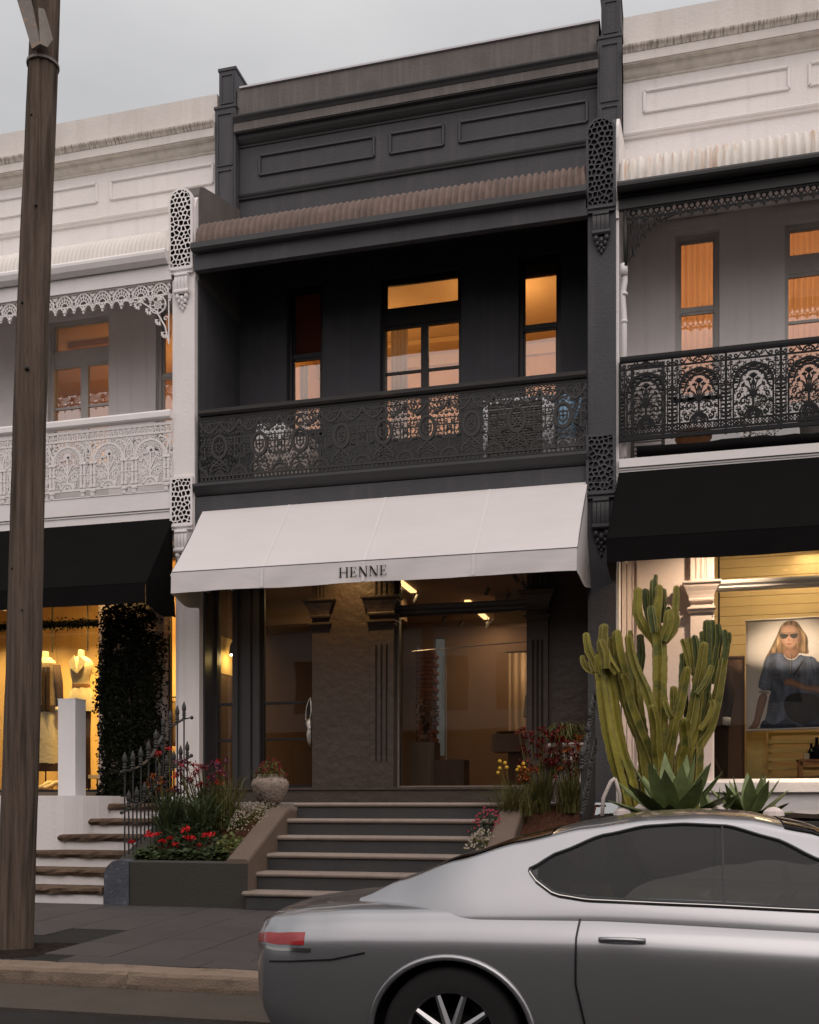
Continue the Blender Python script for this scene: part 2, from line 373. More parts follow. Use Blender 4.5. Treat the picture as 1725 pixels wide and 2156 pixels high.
def lamp(name, kind, loc, energy, color=(1, .72, .4), size=.3, rot=None, spot=None, blend=.5, size_y=None):
    d = bpy.data.lights.new(name, kind); d.energy = energy; d.color = color
    if kind == 'AREA':
        d.size = size
        if size_y: d.shape = 'RECTANGLE'; d.size_y = size_y
    else: d.shadow_soft_size = size
    if kind == 'SPOT': d.spot_size = R(spot or 80); d.spot_blend = blend
    o = bpy.data.objects.new(name, d); col.objects.link(o); o.location = loc
    if rot: o.rotation_euler = rot
    return o
def wall_grid(mb, x0, x1, z0, z1, y0, y1, holes):
    xs = sorted(set([x0, x1] + [h[0] for h in holes] + [h[1] for h in holes])); zs = sorted(set([z0, z1] + [h[2] for h in holes] + [h[3] for h in holes]))
    xs = [x for x in xs if x0 <= x <= x1]; zs = [z for z in zs if z0 <= z <= z1]
    def solid(i, j):
        if i < 0 or j < 0 or i >= len(xs) - 1 or j >= len(zs) - 1: return False
        cx, cz = (xs[i] + xs[i + 1]) / 2, (zs[j] + zs[j + 1]) / 2
        return not any(h[0] < cx < h[1] and h[2] < cz < h[3] for h in holes)
    for i in range(len(xs) - 1):
        for j in range(len(zs) - 1):
            if not solid(i, j): continue
            a, b, c, d = xs[i], xs[i + 1], zs[j], zs[j + 1]
            mb.face([(a, y0, c), (b, y0, c), (b, y0, d), (a, y0, d)]); mb.face([(b, y1, c), (a, y1, c), (a, y1, d), (b, y1, d)])
            if not solid(i - 1, j): mb.face([(a, y1, c), (a, y0, c), (a, y0, d), (a, y1, d)])
            if not solid(i + 1, j): mb.face([(b, y0, c), (b, y1, c), (b, y1, d), (b, y0, d)])
            if not solid(i, j - 1): mb.face([(a, y1, c), (b, y1, c), (b, y0, c), (a, y0, c)])
            if not solid(i, j + 1): mb.face([(a, y0, d), (b, y0, d), (b, y1, d), (a, y1, d)])
def frame_rect(mb, x0, x1, z0, z1, y0, y1, t, tz=None):
    tz = tz or t
    mb.box(x0, x0 + t, y0, y1, z0, z1); mb.box(x1 - t, x1, y0, y1, z0, z1)
    mb.box(x0 + t, x1 - t, y0, y1, z0, z0 + tz); mb.box(x0 + t, x1 - t, y0, y1, z1 - tz, z1)
def arc(cx, cz, r, a0, a1, n=12, rz=None):
    rz = rz or r
    return [(cx + r * math.cos(R(a0 + (a1 - a0) * i / n)), cz + rz * math.sin(R(a0 + (a1 - a0) * i / n))) for i in range(n + 1)]
def spiral(cx, cz, r0, r1, a0, a1, n=14):
    return [(cx + (r0 + (r1 - r0) * i / n) * math.cos(R(a0 + (a1 - a0) * i / n)), cz + (r0 + (r1 - r0) * i / n) * math.sin(R(a0 + (a1 - a0) * i / n))) for i in range(n + 1)]
# ------------------------------------------------------------------ ground
def zp(y):   # pavement falls gently from the buildings to the kerb
    return .25 + (y + 3.65) * (.08 / 3.38)
b = MB(); b.face([(-70, -40, 0), (70, -40, 0), (70, -8.02, 0), (-70, -8.02, 0)])
tag(b.build('road', m_asphalt), kind='structure')
b = MB()
n = 60
for i in range(n):
    a, c = -40 + 80 * i / n, -40 + 80 * (i + 1) / n
    b.prism_x([(-8.05, -.02), (-8.05, .016), (-7.6, .022), (-7.22, .03), (-7.22, -.02)], a, c)
tag(b.build('gutter_strip', m_concrete), kind='structure')
b = MB(); b.face([(-70, -7.06, .10), (70, -7.06, .10), (70, 40, .10), (-70, 40, .10)])
tag(b.build('ground', m_joint), kind='structure')
b = MB(); b.face([(-40, -7.03, zp(-7.03) - .012), (40, -7.03, zp(-7.03) - .012), (40, -3.2, zp(-3.2) - .012), (-40, -3.2, zp(-3.2) - .012)])
pave = tag(b.build('pavement', m_joint), kind='structure')
# pavers
slope = math.atan(.08 / 3.38)
def paver_mesh(w, l, rnd):
    b = MB(); g = .0055; e = .004
    x0, x1, y0, y1 = g, w - g, g, l - g
    top = [(x0 + e, y0 + e, rnd[0]), (x1 - e, y0 + e, rnd[1]), (x1 - e, y1 - e, rnd[2]), (x0 + e, y1 - e, rnd[3])]
    mid = [(x0, y0, -.004), (x1, y0, -.004), (x1, y1, -.004), (x0, y1, -.004)]
    low = [(x0, y0, -.03), (x1, y0, -.03), (x1, y1, -.03), (x0, y1, -.03)]
    b.add(top + mid + low, [(0, 1, 2, 3)] + [(4 + i, 4 + (i + 1) % 4, (i + 1) % 4, i) for i in range(4)] + [(8 + i, 8 + (i + 1) % 4, 4 + (i + 1) % 4, 4 + i) for i in range(4)])
    return b
rr = random.Random(3)
pm = {}
SOIL = (-3.4, -1.30, -6.98, -6.15)
def put_paver(x, y, w, l):
    if x + w > SOIL[0] and x < SOIL[1] - .02 and y < SOIL[3] - .02: return
    k = (round(w, 2), round(l, 2))
    if k not in pm:
        pm[k] = [paver_mesh(w, l, [rr.uniform(-.0012, .0012) for _ in range(4)]).build('paver', m_paver, pave) for _ in range(2)]
        for o in pm[k]: o.location = (0, 0, -50)
    s = pm[k][0]
    if s.location.z < -10: o = s
    elif pm[k][1].location.z < -10: o = pm[k][1]
    else: o = inst(rr.choice(pm[k]), pave)
    o.location = (x, y, zp(y) + rr.uniform(-.0012, .0012)); o.rotation_euler = (slope, 0, 0)
x = -7.9; i = 0
while x < 6.2:
    put_paver(x + .3, -7.03, .6, .28)
    y = -6.75; first = [.9, .45, .6][i % 3]
    while y < -3.55:
        l = first if y == -6.75 else .9
        l = min(l, -3.5 - y)
        if l > .08: put_paver(x, y, .6, l)
        y += l
    x += .6; i += 1
for k in pm:
    for o in pm[k]:
        if o.location.z < -10: bpy.data.objects.remove(o)
# soil square round the pole
b = MB(); nx, ny = 26, 12
for i in range(nx + 1):
    for j in range(ny + 1):
        x = SOIL[0] + (SOIL[1] - SOIL[0]) * i / nx; y = SOIL[2] + (SOIL[3] - SOIL[2]) * j / ny
        b.v.append((x, y, zp(y) - .006 + (rr.uniform(-.01, .012) if 0 < i < nx and 0 < j < ny else -.01)))
for i in range(nx):
    for j in range(ny):
        q = i * (ny + 1) + j; b.f.append([q, q + ny + 1, q + ny + 2, q + 1]); b.m.append(0)
tag(b.build('tree_pit_soil', m_soil), kind='structure')
# kerb stones
kb = tag(B('kerb', m_joint, None, (-40, 40, -7.24, -7.05, .02, .12)), kind='structure')
x = -9.4
while x < 8:
    l = rr.choice([1.35, 1.5, 1.2]); b = MB(); nseg = 10
    for s_ in range(nseg + 1):
        px = x + .0015 + (l - .003) * s_ / nseg
        e1, e2, e3 = rr.uniform(-.004, .004), rr.uniform(-.006, .006), rr.uniform(-.003, .003)
        b.v += [(px, -7.262 + e1, .0), (px, -7.268 + e2, .06), (px, -7.262 + e1, .125 + e3), (px, -7.247 + e2, .150 + e3), (px, -7.222, .160 + e3), (px, -7.045 + e2 * .5, .166 + e3), (px, -7.045, .05)]
    for s_ in range(nseg):
        for k in range(6):
            a = s_ * 7 + k; b.f.append([a, a + 7, a + 8, a + 1]); b.m.append(0)
    b.f.append(list(range(6, -1, -1))); b.m.append(0); b.f.append([nseg * 7 + k for k in range(7)]); b.m.append(0)
    b.build('kerb_stone', m_kerb, kb, smooth=False)
    x += l
# leaf litter along the kerb joint
b = MB()
for _ in range(160):
    x, y = rr.uniform(-4, 3), rr.choice([rr.gauss(-7.07, .02), rr.uniform(-7.3, -7.1) if rr.random() < .2 else rr.gauss(-7.275, .012)])
    z = .168 if y > -7.22 else .034
    a = rr.uniform(0, 6.28); q = rr.uniform(.005, .014)
    b.face([(x + q * math.cos(a), y + q * math.sin(a), z + rr.uniform(0, .004)), (x - q * .4 * math.sin(a), y + q * .4 * math.cos(a), z + .004), (x - q * math.cos(a), y - q * math.sin(a), z + rr.uniform(0, .005)), (x + q * .4 * math.sin(a), y - q * .4 * math.cos(a), z)])
tag(b.build('leaf_litter', m_soil), kind='stuff')

# ------------------------------------------------------------------ cast iron patterns (x along the rail, z up, metres)
def draw(mb, strokes, w, mirror=True, y=0.0, fat=1.0):
    for st in strokes:
        r, pts = st[0] * fat, st[1]; closed = len(st) > 2 and st[2] == 'c'
        mb.tube([(p[0], y, p[1]) for p in pts], r, 4, closed)
        if mirror and not (len(st) > 2 and 'n' in st[-1:]):
            if any(abs(p[0] - w / 2) > 1e-4 for p in pts): mb.tube([(w - p[0], y - .0006, p[1]) for p in pts], r, 4, closed)
def leafy(cx, cz, s, angs, r=.006):
    return [(r, [(cx, cz), (cx + s * math.cos(R(a)), cz + s * math.sin(R(a)))]) for a in angs]
def filler(w, z0, z1, step, s, r, seed, skip=None):
    rf = random.Random(seed); S = []; c = w / 2; nz = int((z1 - z0) / step); nx = max(1, int(c / step))
    for j in range(nz):
        for i in range(nx):
            x = c * (i + .5 + (.25 if j % 2 else -.2)) / nx; z = z0 + (j + .5) * (z1 - z0) / nz
            if skip and skip(x, z): continue
            a = rf.uniform(0, 90); S += leafy(x, z, s, (a, a + 95, a + 190, a + 280), r)
            if rf.random() < .5: S.append((r * .9, spiral(x, z, s * 1.25, s * .5, a, a + 300, 6)))
    return S
def pat_medallion(w):
    S = []; c = w / 2
    S += [(.015, arc(c, .50, .115, 0, 360, 22, .165)[:-1], 'c'), (.007, arc(c, .50, .092, 0, 360, 18, .138)[:-1], 'c'), (.006, arc(c, .50, .128, 0, 360, 22, .180)[:-1], 'c')]
    S += [(.010, [(c, .415), (c - .045, .45), (c - .055, .51), (c - .05, .56), (c - .02, .55), (c, .57)]), (.008, [(c, .45), (c, .55)]), (.008, [(c - .05, .50), (c + .05, .50)], 'n')]
    S += filler(w, .08, .92, .062, .026, .0042, 3, lambda x, z: ((x - c) / .12) ** 2 + ((z - .5) / .17) ** 2 < 1)
    S += [(.005, [(c - .05, .54), (c - .085, .56)]), (.005, [(c - .05, .46), (c - .082, .44)]), (.005, [(c, .57), (c, .63)]), (.005, [(c, .415), (c, .37)])]
    q = w / 4
    S += [(.012, [(0, .885), (q * .35, .79), (q * .75, .735), (q, .715), (q * 1.3, .735), (q * 1.7, .79), (c, .885)])]
    S += [(.009, spiral(q - .02, .815, .05, .012, 200, 620, 14)), (.007, [(q - .07, .80), (q - .09, .86), (q - .06, .90), (q, .885)]), (.008, [(q, .72), (q + .03, .77), (q + .07, .80)])]
    S += leafy(q + .05, .84, .035, (20, 80, 140, 200)) + leafy(0.001, .80, .05, (60, 90, 30, -30, -60))
    S += [(.007, [(0, .86), (c, .86)]), (.010, [(0, .945), (c, .945)]), (.006, [(0, .925)] + [(c * i / 12, .925 - (.012 if i % 2 else 0)) for i in range(1, 13)])]
    S += [(.008, [(0, .53), (c - .12, .53)]), (.006, [(0, .625), (c - .10, .625)]), (.006, [(.012, .355), (c - .15, .355)]), (.008, [(.012, .335), (.10, .335)])]
    S += [(.008, [(.075, .34), (.075, .66)]), (.006, [(.03, .36), (.03, .60)])]
    S += [(.007, spiral(c - .175, .59, .045, .01, 270, 660, 12)), (.007, spiral(c - .165, .46, .04, .01, 90, -300, 12))]
    S += leafy(c - .11, .69, .045, (90, 140, 190, 50)) + leafy(c - .15, .37, .06, (150, 200, 100, 240, 60)) + leafy(.03, .68, .05, (90, 45, 135)) + leafy(.0, .46, .05, (45, -45, 0))
    S += [(.008, [(c, .70), (c, .78)]), (.008, spiral(c - .035, .73, .03, .008, 0, 400, 10))]
    S += [(.012, arc(0, .075, .125, 0, 90, 9)), (.006, arc(0, .075, .10, 0, 90, 8)), (.006, arc(0, .075, .05, 0, 90, 6))]
    S += [(.005, [(.055 * math.cos(R(a)), .075 + .055 * math.sin(R(a))), (.095 * math.cos(R(a)), .075 + .095 * math.sin(R(a)))]) for a in (8, 26, 44, 62, 80)]
    S += [(.008, [(0, .20), (0, .34)]), (.006, [(.02, .22), (.11, .22)])]
    S += [(.011, [(c, .325), (c - .05, .27), (c - .11, .22), (c - .14, .17), (c - .13, .13)]), (.009, [(c, .25), (c - .05, .27), (c - .10, .30), (c - .12, .27), (c - .09, .24), (c - .04, .22), (c, .25)])]
    S += [(.008, arc(c, .075, .075, 90, 180, 7))] + [(.005, [(c - .015 * math.cos(R(a)), .08 + .02 * math.sin(R(a))), (c - .055 * math.cos(R(a)), .08 + .055 * math.sin(R(a)))]) for a in (10, 35, 60, 88)]
    S += [(.007, [(c - .14, .08), (c - .14, .15)]), (.007, [(c - .13, .15), (c - .07, .17), (c, .21)])]
    S += [(.011, [(0, .075), (c, .075)]), (.008, [(0, .012), (c, .012)])]
    for k in range(5): S += [(.012, [(c * (k + .5) / 5, .015), (c * (k + .5) / 5, .055)]), (.006, [(c * (k + .2) / 5, .045), (c * (k + .8) / 5, .045)])]
    return S
def pat_arches_white(w):
    S = []; c = w / 2
    S += [(.010, [(0, .955), (c, .955)]), (.010, [(0, .835), (c, .835)]), (.008, [(0, .975), (c, .975)])]
    S += filler(w, .10, .82, .06, .026, .0045, 5)
    for k in range(5): S += [(.007, [(w * k / 8, .835), (w * k / 8, .99)])] if k % 2 == 0 else [(.006, [(w * k / 8, .84), (w * k / 8, .95)])]
    for k in range(4):
        x = w * (k + .5) / 8
        S += [(.006, [(x - .03, .95), (x - .02, .89), (x, .86)]), (.006, spiral(x + .008, .905, .024, .006, 180, 520, 9)), (.006, [(x, .86), (x + .03, .85)])]
    S += [(.013, arc(c, .50, .245, 90, 180, 12)), (.006, arc(c, .50, .215, 90, 180, 10))]
    for a in range(95, 182, 12): S += [(.007, [(c + .18 * math.cos(R(a)), .50 + .18 * math.sin(R(a))), (c + .235 * math.cos(R(a)), .50 + .235 * math.sin(R(a)))])]
    S += [(.007, arc(c, .50, .178, 90, 180, 9))]
    S += [(.011, [(c, .18), (c, .56)]), (.009, [(c, .32), (c - .05, .42), (c - .09, .475), (c - .13, .47), (c - .145, .43)]), (.009, [(c, .25), (c - .06, .33), (c - .13, .37), (c - .17, .34)])]
    S += leafy(c, .58, .075, (90, 120, 150, 180, 210), .010) + leafy(c - .10, .52, .05, (60, 110, 160, 210), .008)
    S += [(.007, arc(c - .125, .285, .062, 0, 360, 12)[:-1], 'c'), (.006, arc(c - .125, .285, .03, 0, 360, 8)[:-1], 'c')] + leafy(c - .125, .285, .06, range(0, 360, 45), .005)
    S += leafy(c - .08, .17, .07, (170, 200, 230, 260), .008) + leafy(c - .18, .42, .04, (90, 150, 30), .007)
    S += [(.012, arc(c, .075, .11, 90, 180, 8)), (.006, arc(c, .075, .05, 90, 180, 6))] + [(.008, [(c - .04 * math.cos(R(a)), .085 + .04 * math.sin(R(a))), (c - .095 * math.cos(R(a)), .085 + .095 * math.sin(R(a)))]) for a in (8, 32, 56, 80)]
    for x in (.055, .115):
        S += [(.013, [(x, .11), (x, .47)]), (.018, [(x, .10), (x, .125)]), (.017, [(x, .29), (x, .315)]), (.019, [(x, .455), (x, .475)])]
    S += [(.011, [(.03, .485), (.15, .485)]), (.007, [(.0, .30), (.14, .30)]), (.006, [(0, .40), (.05, .45)]), (.006, [(.03, .14), (.145, .14)])]
    S += [(.007, arc(0, .245, .032, -90, 90, 8)), (.006, [(0, .17), (0, .42)]), (.009, [(.0, .80), (.055, .68), (.085, .58), (.08, .50)]), (.007, [(0, .74), (.035, .65), (.04, .56), (0, .50)])]
    S += leafy(0.001, .60, .035, (0, 60, -60), .007) + [(.008, [(.06, .70), (.10, .76), (.17, .78)]), (.008, spiral(.10, .72, .04, .01, 0, 360, 9)), (.008, [(.17, .80), (.22, .76)]), (.007, [(.02, .82), (.06, .76)])]
    S += [(.012, [(0, .075), (c, .075)]), (.006, [(0, .055), (.05, .055)])]
    S += [(.020, [(.085, -.035), (.085, .03)]), (.011, [(.04, .05), (.13, .05)]), (.026, [(.085, .03), (.085, .05)])]
    return S
def pat_arches_black(w):
    S = []; c = w / 2
    S += [(.013, [(0, -.06), (0, 1.0)]), (.006, [(.062, .03), (.062, .90)]), (.008, [(0, .90), (c, .90)]), (.010, [(0, .03), (c, .03)]), (.008, [(0, .125), (c, .125)]), (.012, [(0, -.01), (c, -.01)])]
    S += filler(w, .14, .88, .07, .03, .0040, 7, lambda x, z: (x - c) ** 2 + (z - .6) ** 2 < .13 ** 2)
    for k in range(9): S += [(.017, [(.033, .17 + k * .05), (.033, .18 + k * .05)])]
    for k in range(4): S += leafy(.033, .65 + .055 * k, .022, (60, 120), .005)
    S += [(.011, arc(c, .58, .245, 90, 180, 12)), (.010, arc(c, .58, .17, 90, 180, 10)), (.009, [(c - .245, .03), (c - .245, .58)]), (.008, [(c - .17, .58), (c - .2, .52), (c - .245, .50)]), (.006, [(0, .60), (.09, .60)])]
    for a in (95, 115, 135, 155, 175): S += [(.020, [(c + .208 * math.cos(R(a)), .58 + .208 * math.sin(R(a)) - .008), (c + .208 * math.cos(R(a)), .58 + .208 * math.sin(R(a)) + .008)])]
    for a in (105, 125, 145, 165): S += leafy(c + .208 * math.cos(R(a)), .58 + .208 * math.sin(R(a)), .025, (a, a + 180), .005)
    S += [(.007, spiral(.125, .785, .055, .012, 300, -200, 14)), (.007, [(.07, .70), (.10, .73), (.13, .73)]), (.006, spiral(.10, .66, .03, .008, 90, 400, 9))] + leafy(.17, .85, .03, (90, 180, 30), .005)
    S += [(.007, spiral(.05, .945, .03, .007, 180, 560, 10)), (.007, spiral(.125, .945, .032, .007, 0, -380, 10)), (.006, [(.15, .92), (.19, .98), (.24, .93)]), (.007, arc(c, .905, .075, 90, 180, 6)), (.006, arc(c, .905, .035, 90, 180, 5))]
    S += [(.005, [(c - .035 * math.cos(R(a)), .905 + .035 * math.sin(R(a))), (c - .07 * math.cos(R(a)), .905 + .07 * math.sin(R(a)))]) for a in (20, 50, 88)] + [(.006, [(c - .08, .93), (c - .12, .99)])]
    S += [(.012, [(c, .20), (c, .42)]), (.014, [(c - .035, .44), (c - .02, .42), (c, .42)]), (.010, [(c - .05, .455), (c, .455)])]
    S += [(.008, [(c, .46), (c, .70)]), (.007, [(c - .015, .46), (c - .03, .54), (c - .05, .60)]), (.007, [(c - .03, .46), (c - .06, .51), (c - .10, .54)]), (.007, [(c - .03, .50), (c - .01, .60)])]
    S += leafy(c, .64, .06, (70, 110, 140, 90), .009) + leafy(c - .055, .61, .035, (90, 150, 30), .008) + leafy(c - .11, .545, .04, (100, 150, 200), .008)
    S += [(.008, spiral(c - .12, .345, .05, .012, 20, 420, 12)), (.008, [(c, .25), (c - .05, .26), (c - .10, .29)]), (.008, spiral(c - .18, .43, .03, .008, 270, 600, 8)), (.008, spiral(c - .15, .20, .045, .01, 90, 480, 12))]
    S += leafy(c - .07, .39, .04, (100, 160, 60), .007) + leafy(c - .21, .33, .035, (0, 60, 300, 240), .006)
    S += [(.011, arc(c, .13, .11, 90, 180, 8)), (.009, arc(c, .13, .08, 90, 180, 7))] + [(.006, [(c - .02 * math.cos(R(a)), .135 + .02 * math.sin(R(a))), (c - .075 * math.cos(R(a)), .135 + .075 * math.sin(R(a)))]) for a in (8, 35, 62, 88)]
    for k in range(4):
        x = c * (k + .5) / 4
        S += [(.005, arc(x, .078, .034, 0, 360, 8)[:-1], 'c')] + leafy(x, .078, .034, (45, 135, 225, 315), .005)
    return S
def pat_fringe_white(w):
    S = []; c = w / 2
    S += [(.009, [(0, 0), (c, 0)]), (.007, [(0, .19), (c, .19)]), (.009, arc(c, 0, .135, 90, 180, 9, .175)), (.006, arc(c, 0, .10, 90, 180, 7, .125)), (.006, arc(c, 0, .06, 90, 180, 6, .07))]
    S += [(.005, [(c - .06 * math.cos(R(a)), .07 * math.sin(R(a))), (c - .13 * math.cos(R(a)), .17 * math.sin(R(a)))]) for a in (15, 40, 65, 89)]
    S += leafy(.0, .09, .05, (90, 45, -45, 60, 0), .008) + [(.007, spiral(.02, .14, .02, .006, 0, 300, 6))]
    for x, s in ((c, 1.0), (.0005, .85)):
        S += [(.010, [(x, 0), (x, -.05 * s)]), (.020 * s, [(x, -.05 * s), (x, -.085 * s)]), (.011, [(x, -.085 * s), (x, -.125 * s)]), (.010, [(x - .035 * s, -.03 * s), (x - .02 * s, -.05 * s), (x, -.035 * s)]), (.009, [(x - .05 * s, -.01), (x - .045 * s, -.03 * s)]), (.010, [(x - .03 * s, -.075 * s), (x, -.06 * s)])]
    return S
def pat_fringe_black(w):
    S = []; c = w / 2
    S += [(.007, [(0, 0), (c, 0)]), (.006, [(0, .13), (c, .13)]), (.006, [(0, 0), (c, .13)]), (.006, [(0, .13), (c, 0)]), (.006, arc(c, .065, .035, 90, 270, 6)), (.006, spiral(c * .45, .10, .02, .005, 0, 360, 6))]
    S += [(.008, [(c, 0), (c, -.045)]), (.006, [(c - .045, 0), (c, -.05)]), (.010, [(c, -.04), (c, -.06)]), (.006, [(0, 0), (.03, -.025), (c - .04, 0)])]
    return S

# ------------------------------------------------------------------ building pieces
def clip_half(poly, px, pz, nx, nz):
    out = []
    for i in range(len(poly)):
        a, c = poly[i], poly[(i + 1) % len(poly)]
        da = (a[0] - px) * nx + (a[1] - pz) * nz; dc = (c[0] - px) * nx + (c[1] - pz) * nz
        if da <= 0: out.append(a)
        if da * dc < 0:
            t = da / (da - dc); out.append((a[0] + (c[0] - a[0]) * t, a[1] + (c[1] - a[1]) * t))
    return out
def vermiculated(name, x0, x1, z0, z1, y, mat, parent, round_top=False, seed=1, border=.028, hole=None):
    """front plate with an irregular network of ribs round deep dark holes"""
    r = random.Random(seed); mb = MB(); w = x1 - x0
    if round_top: outer = [(x0, z0), (x1, z0), (x1, z1 - w / 2)] + arc((x0 + x1) / 2, z1 - w / 2, w / 2, 12, 168, 10) + [(x0, z1 - w / 2)]
    else: outer = [(x0, z0), (x1, z0), (x1, z1), (x0, z1)]
    cx, cz = (x0 + x1) / 2, (z0 + z1) / 2
    def inset(p):
        if round_top and p[1] > z1 - w / 2 - 1e-6:
            ccx, ccz = cx, z1 - w / 2; k = (w / 2 - border) / (w / 2); return (ccx + (p[0] - ccx) * k, ccz + (p[1] - ccz) * k)
        return (min(max(p[0], x0 + border), x1 - border), min(max(p[1], z0 + border), z1 - border) if not round_top else max(p[1], z0 + border))
    inner = [inset(p) for p in outer]; n = len(outer)
    for i in range(n):
        j = (i + 1) % n
        mb.face([(outer[i][0], y, outer[i][1]), (outer[j][0], y, outer[j][1]), (inner[j][0], y, inner[j][1]), (inner[i][0], y, inner[i][1])])
        mb.face([(outer[j][0], y, outer[j][1]), (outer[i][0], y, outer[i][1]), (outer[i][0], y + .05, outer[i][1]), (outer[j][0], y + .05, outer[j][1])])
    nx = 5; step = (w - 2 * border) / nx; nz = max(3, int((z1 - z0) / step / 1.05)); st = (z1 - z0) / nz
    P = [(x0 + border + step * (i + .5 + (.25 if j % 2 else -.25)) + r.uniform(-.3, .3) * step, z0 + st * (j + .5) + r.uniform(-.33, .33) * st) for j in range(nz) for i in range(nx)]
    for p in P:
        poly = inner
        for q in P:
            if q is p or abs(q[0] - p[0]) + abs(q[1] - p[1]) > 4.2 * step: continue
            poly = clip_half(poly, (p[0] + q[0]) / 2, (p[1] + q[1]) / 2, q[0] - p[0], q[1] - p[1])
            if len(poly) < 3: break
        if len(poly) < 3: continue
        gx = sum(a[0] for a in poly) / len(poly); gz = sum(a[1] for a in poly) / len(poly)
        k = r.uniform(.66, .78); Q = [(gx + (a[0] - gx) * k, gz + (a[1] - gz) * k) for a in poly]
        m = len(poly)
        for i in range(m):
            j = (i + 1) % m
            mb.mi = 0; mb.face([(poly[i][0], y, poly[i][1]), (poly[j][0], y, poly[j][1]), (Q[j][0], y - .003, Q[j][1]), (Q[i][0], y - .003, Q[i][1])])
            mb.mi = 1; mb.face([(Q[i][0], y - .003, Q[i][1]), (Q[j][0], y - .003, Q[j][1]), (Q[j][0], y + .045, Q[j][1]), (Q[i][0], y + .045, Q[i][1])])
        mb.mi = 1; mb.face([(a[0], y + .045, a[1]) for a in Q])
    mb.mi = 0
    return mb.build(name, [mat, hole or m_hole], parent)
def corbel(x0, x1, z0, z1, y, mat, parent):
    """console bracket: moulded cap, fluted scroll body, leaf drop"""
    mb = MB(); h = z1 - z0; w = x1 - x0; cx = (x0 + x1) / 2
    mb.prism_x([(y + .02, z1), (y - .075, z1), (y - .075, z1 - .025), (y - .05, z1 - .045), (y - .05, z1 - .07), (y + .02, z1 - .07)], x0 - .02, x1 + .02)
    top = z1 - .072
    for k in range(4):
        a = x0 + .045 + (w - .09) * k / 4; c = a + (w - .09) / 4 - .006
        prof = [(y, top), (y - .055, top)] + [(y - .06 - .02 * math.sin(math.pi * t / 6) , top - (h * .42) * t / 6) for t in range(7)] + [(y, top - h * .42)]
        mb.prism_x(prof, a, c)
    mb.tube([(x0 + .035, y - .055, top - h * .45), (x1 - .035, y - .055, top - h * .45)], .035, 8)
    mb.tube([(x0 + .05, y - .06, top - .03), (x1 - .05, y - .06, top - .03)], .03, 8)
    for a in (-1, 0, 1):
        for q in range(3):
            mb.ball((cx + a * (.07 - .02 * q), y - .04 + .01 * q, top - h * (.56 + .11 * q + .05 * (a == 0))), .038 - .007 * q, 7, 1.2)
    mb.ball((cx, y - .02, z0 + .02), .022, 7, 1.4)
    return mb.build('corbel', mat, parent, smooth=False)
def bullnose_roof(x0, x1, pitch, amp, mat, parent):
    prof = [(-.07, 9.60), (-.065, 9.70), (-.04, 9.80), (.0, 9.89), (.06, 9.97), (.15, 10.04), (.30, 10.11), (.8, 10.28), (1.57, 10.54)]
    mb = MB(); seg = 6; nw = int((x1 - x0) / pitch); xs = [x0 + (x1 - x0) * i / (nw * seg) for i in range(nw * seg + 1)]
    for x in xs:
        ph = 2 * math.pi * (x - x0) / (x1 - x0) * nw; a = amp * (abs(math.sin(ph / 2)) ** .8 * 2 - 1)
        for i, (y, z) in enumerate(prof):
            d = (Vector(prof[min(i + 1, len(prof) - 1)]) - Vector(prof[max(i - 1, 0)])).normalized()
            mb.v.append((x, y - d.y * a, z + d.x * a))
    k = len(prof)
    for i in range(len(xs) - 1):
        for j in range(k - 1):
            mb.f.append([i * k + j, (i + 1) * k + j, (i + 1) * k + j + 1, i * k + j + 1]); mb.m.append(0)
    return mb.build('verandah_roof', mat, parent, smooth=True)
BED = [(0, 12.06), (.02, 12.065), (.03, 12.09), (.05, 12.10), (.075, 12.12), (.10, 12.155), (.115, 12.20), (.19, 12.205), (.19, 12.22), (0, 12.22)]
FASCIA = [(0, 12.2205), (.205, 12.2205), (.205, 12.355), (0, 12.355)]
NOSE = [(0, 12.3555), (.215, 12.3555), (.22, 12.365), (.235, 12.39), (.262, 12.415), (.268, 12.432), (.268, 12.446), (.08, 12.47), (.0, 12.47)]
def parapet(house, x0, x1, panels, mats, wallm):
    cm, sm, tm, bm = mats
    for prof, mt in ((BED, bm), (FASCIA, sm), (NOSE, cm)):
        b = MB(); b.prism_x([(1.6 - d, z) for d, z in prof], x0, x1); b.build('cornice', mt, house)
    B('parapet_top', sm, house, (x0, x1, 1.53, 1.85, 12.471, 12.985))
    b = MB(); b.prism_x([(1.60, 11.20), (1.565, 11.21), (1.555, 11.235), (1.54, 11.25), (1.53, 11.275), (1.55, 11.295), (1.60, 11.31)], x0, x1); b.build('string_moulding', tm, house)
    for (a, c) in panels:
        b = MB(); z0, z1 = 11.58, 11.89; t = .05
        def bar(pa, pb): b.tube([pa, pb], .028, 6)
        y = 1.592
        for (p, q) in (((a, z0), (c, z0)), ((a, z1), (c, z1)), ((a, z0), (a, z1)), ((c, z0), (c, z1))):
            b.tube([(p[0], y, p[1]), (q[0], y, q[1])], .027, 6)
        b.build('parapet_panel', tm, house)
def parapet_pier(house, x0, x1, mat, panel_mat):
    b = MB(); y = 1.44
    b.box(x0, x1, y, 1.95, 10.5, 12.66)
    b.box(x0 - .015, x1 + .015, y - .015, 1.95, 12.66, 12.70)
    b.box(x0 + .05, x1 - .02, y + .05, 3.2, 12.70, 13.30); b.box(x0 + .035, x1 - .005, y + .035, 3.2, 13.30, 13.345)
    for za, zb in ((11.72, 12.58), (10.95, 11.66)):
        frame_rect(b, x0 + .04, x1 - .04, za, zb, y - .018, y, .022)
    frame_rect(b, x0 + .085, x1 - .055, 12.76, 13.24, y + .035, y + .05, .02)
    return b.build('parapet_pier', mat, house)
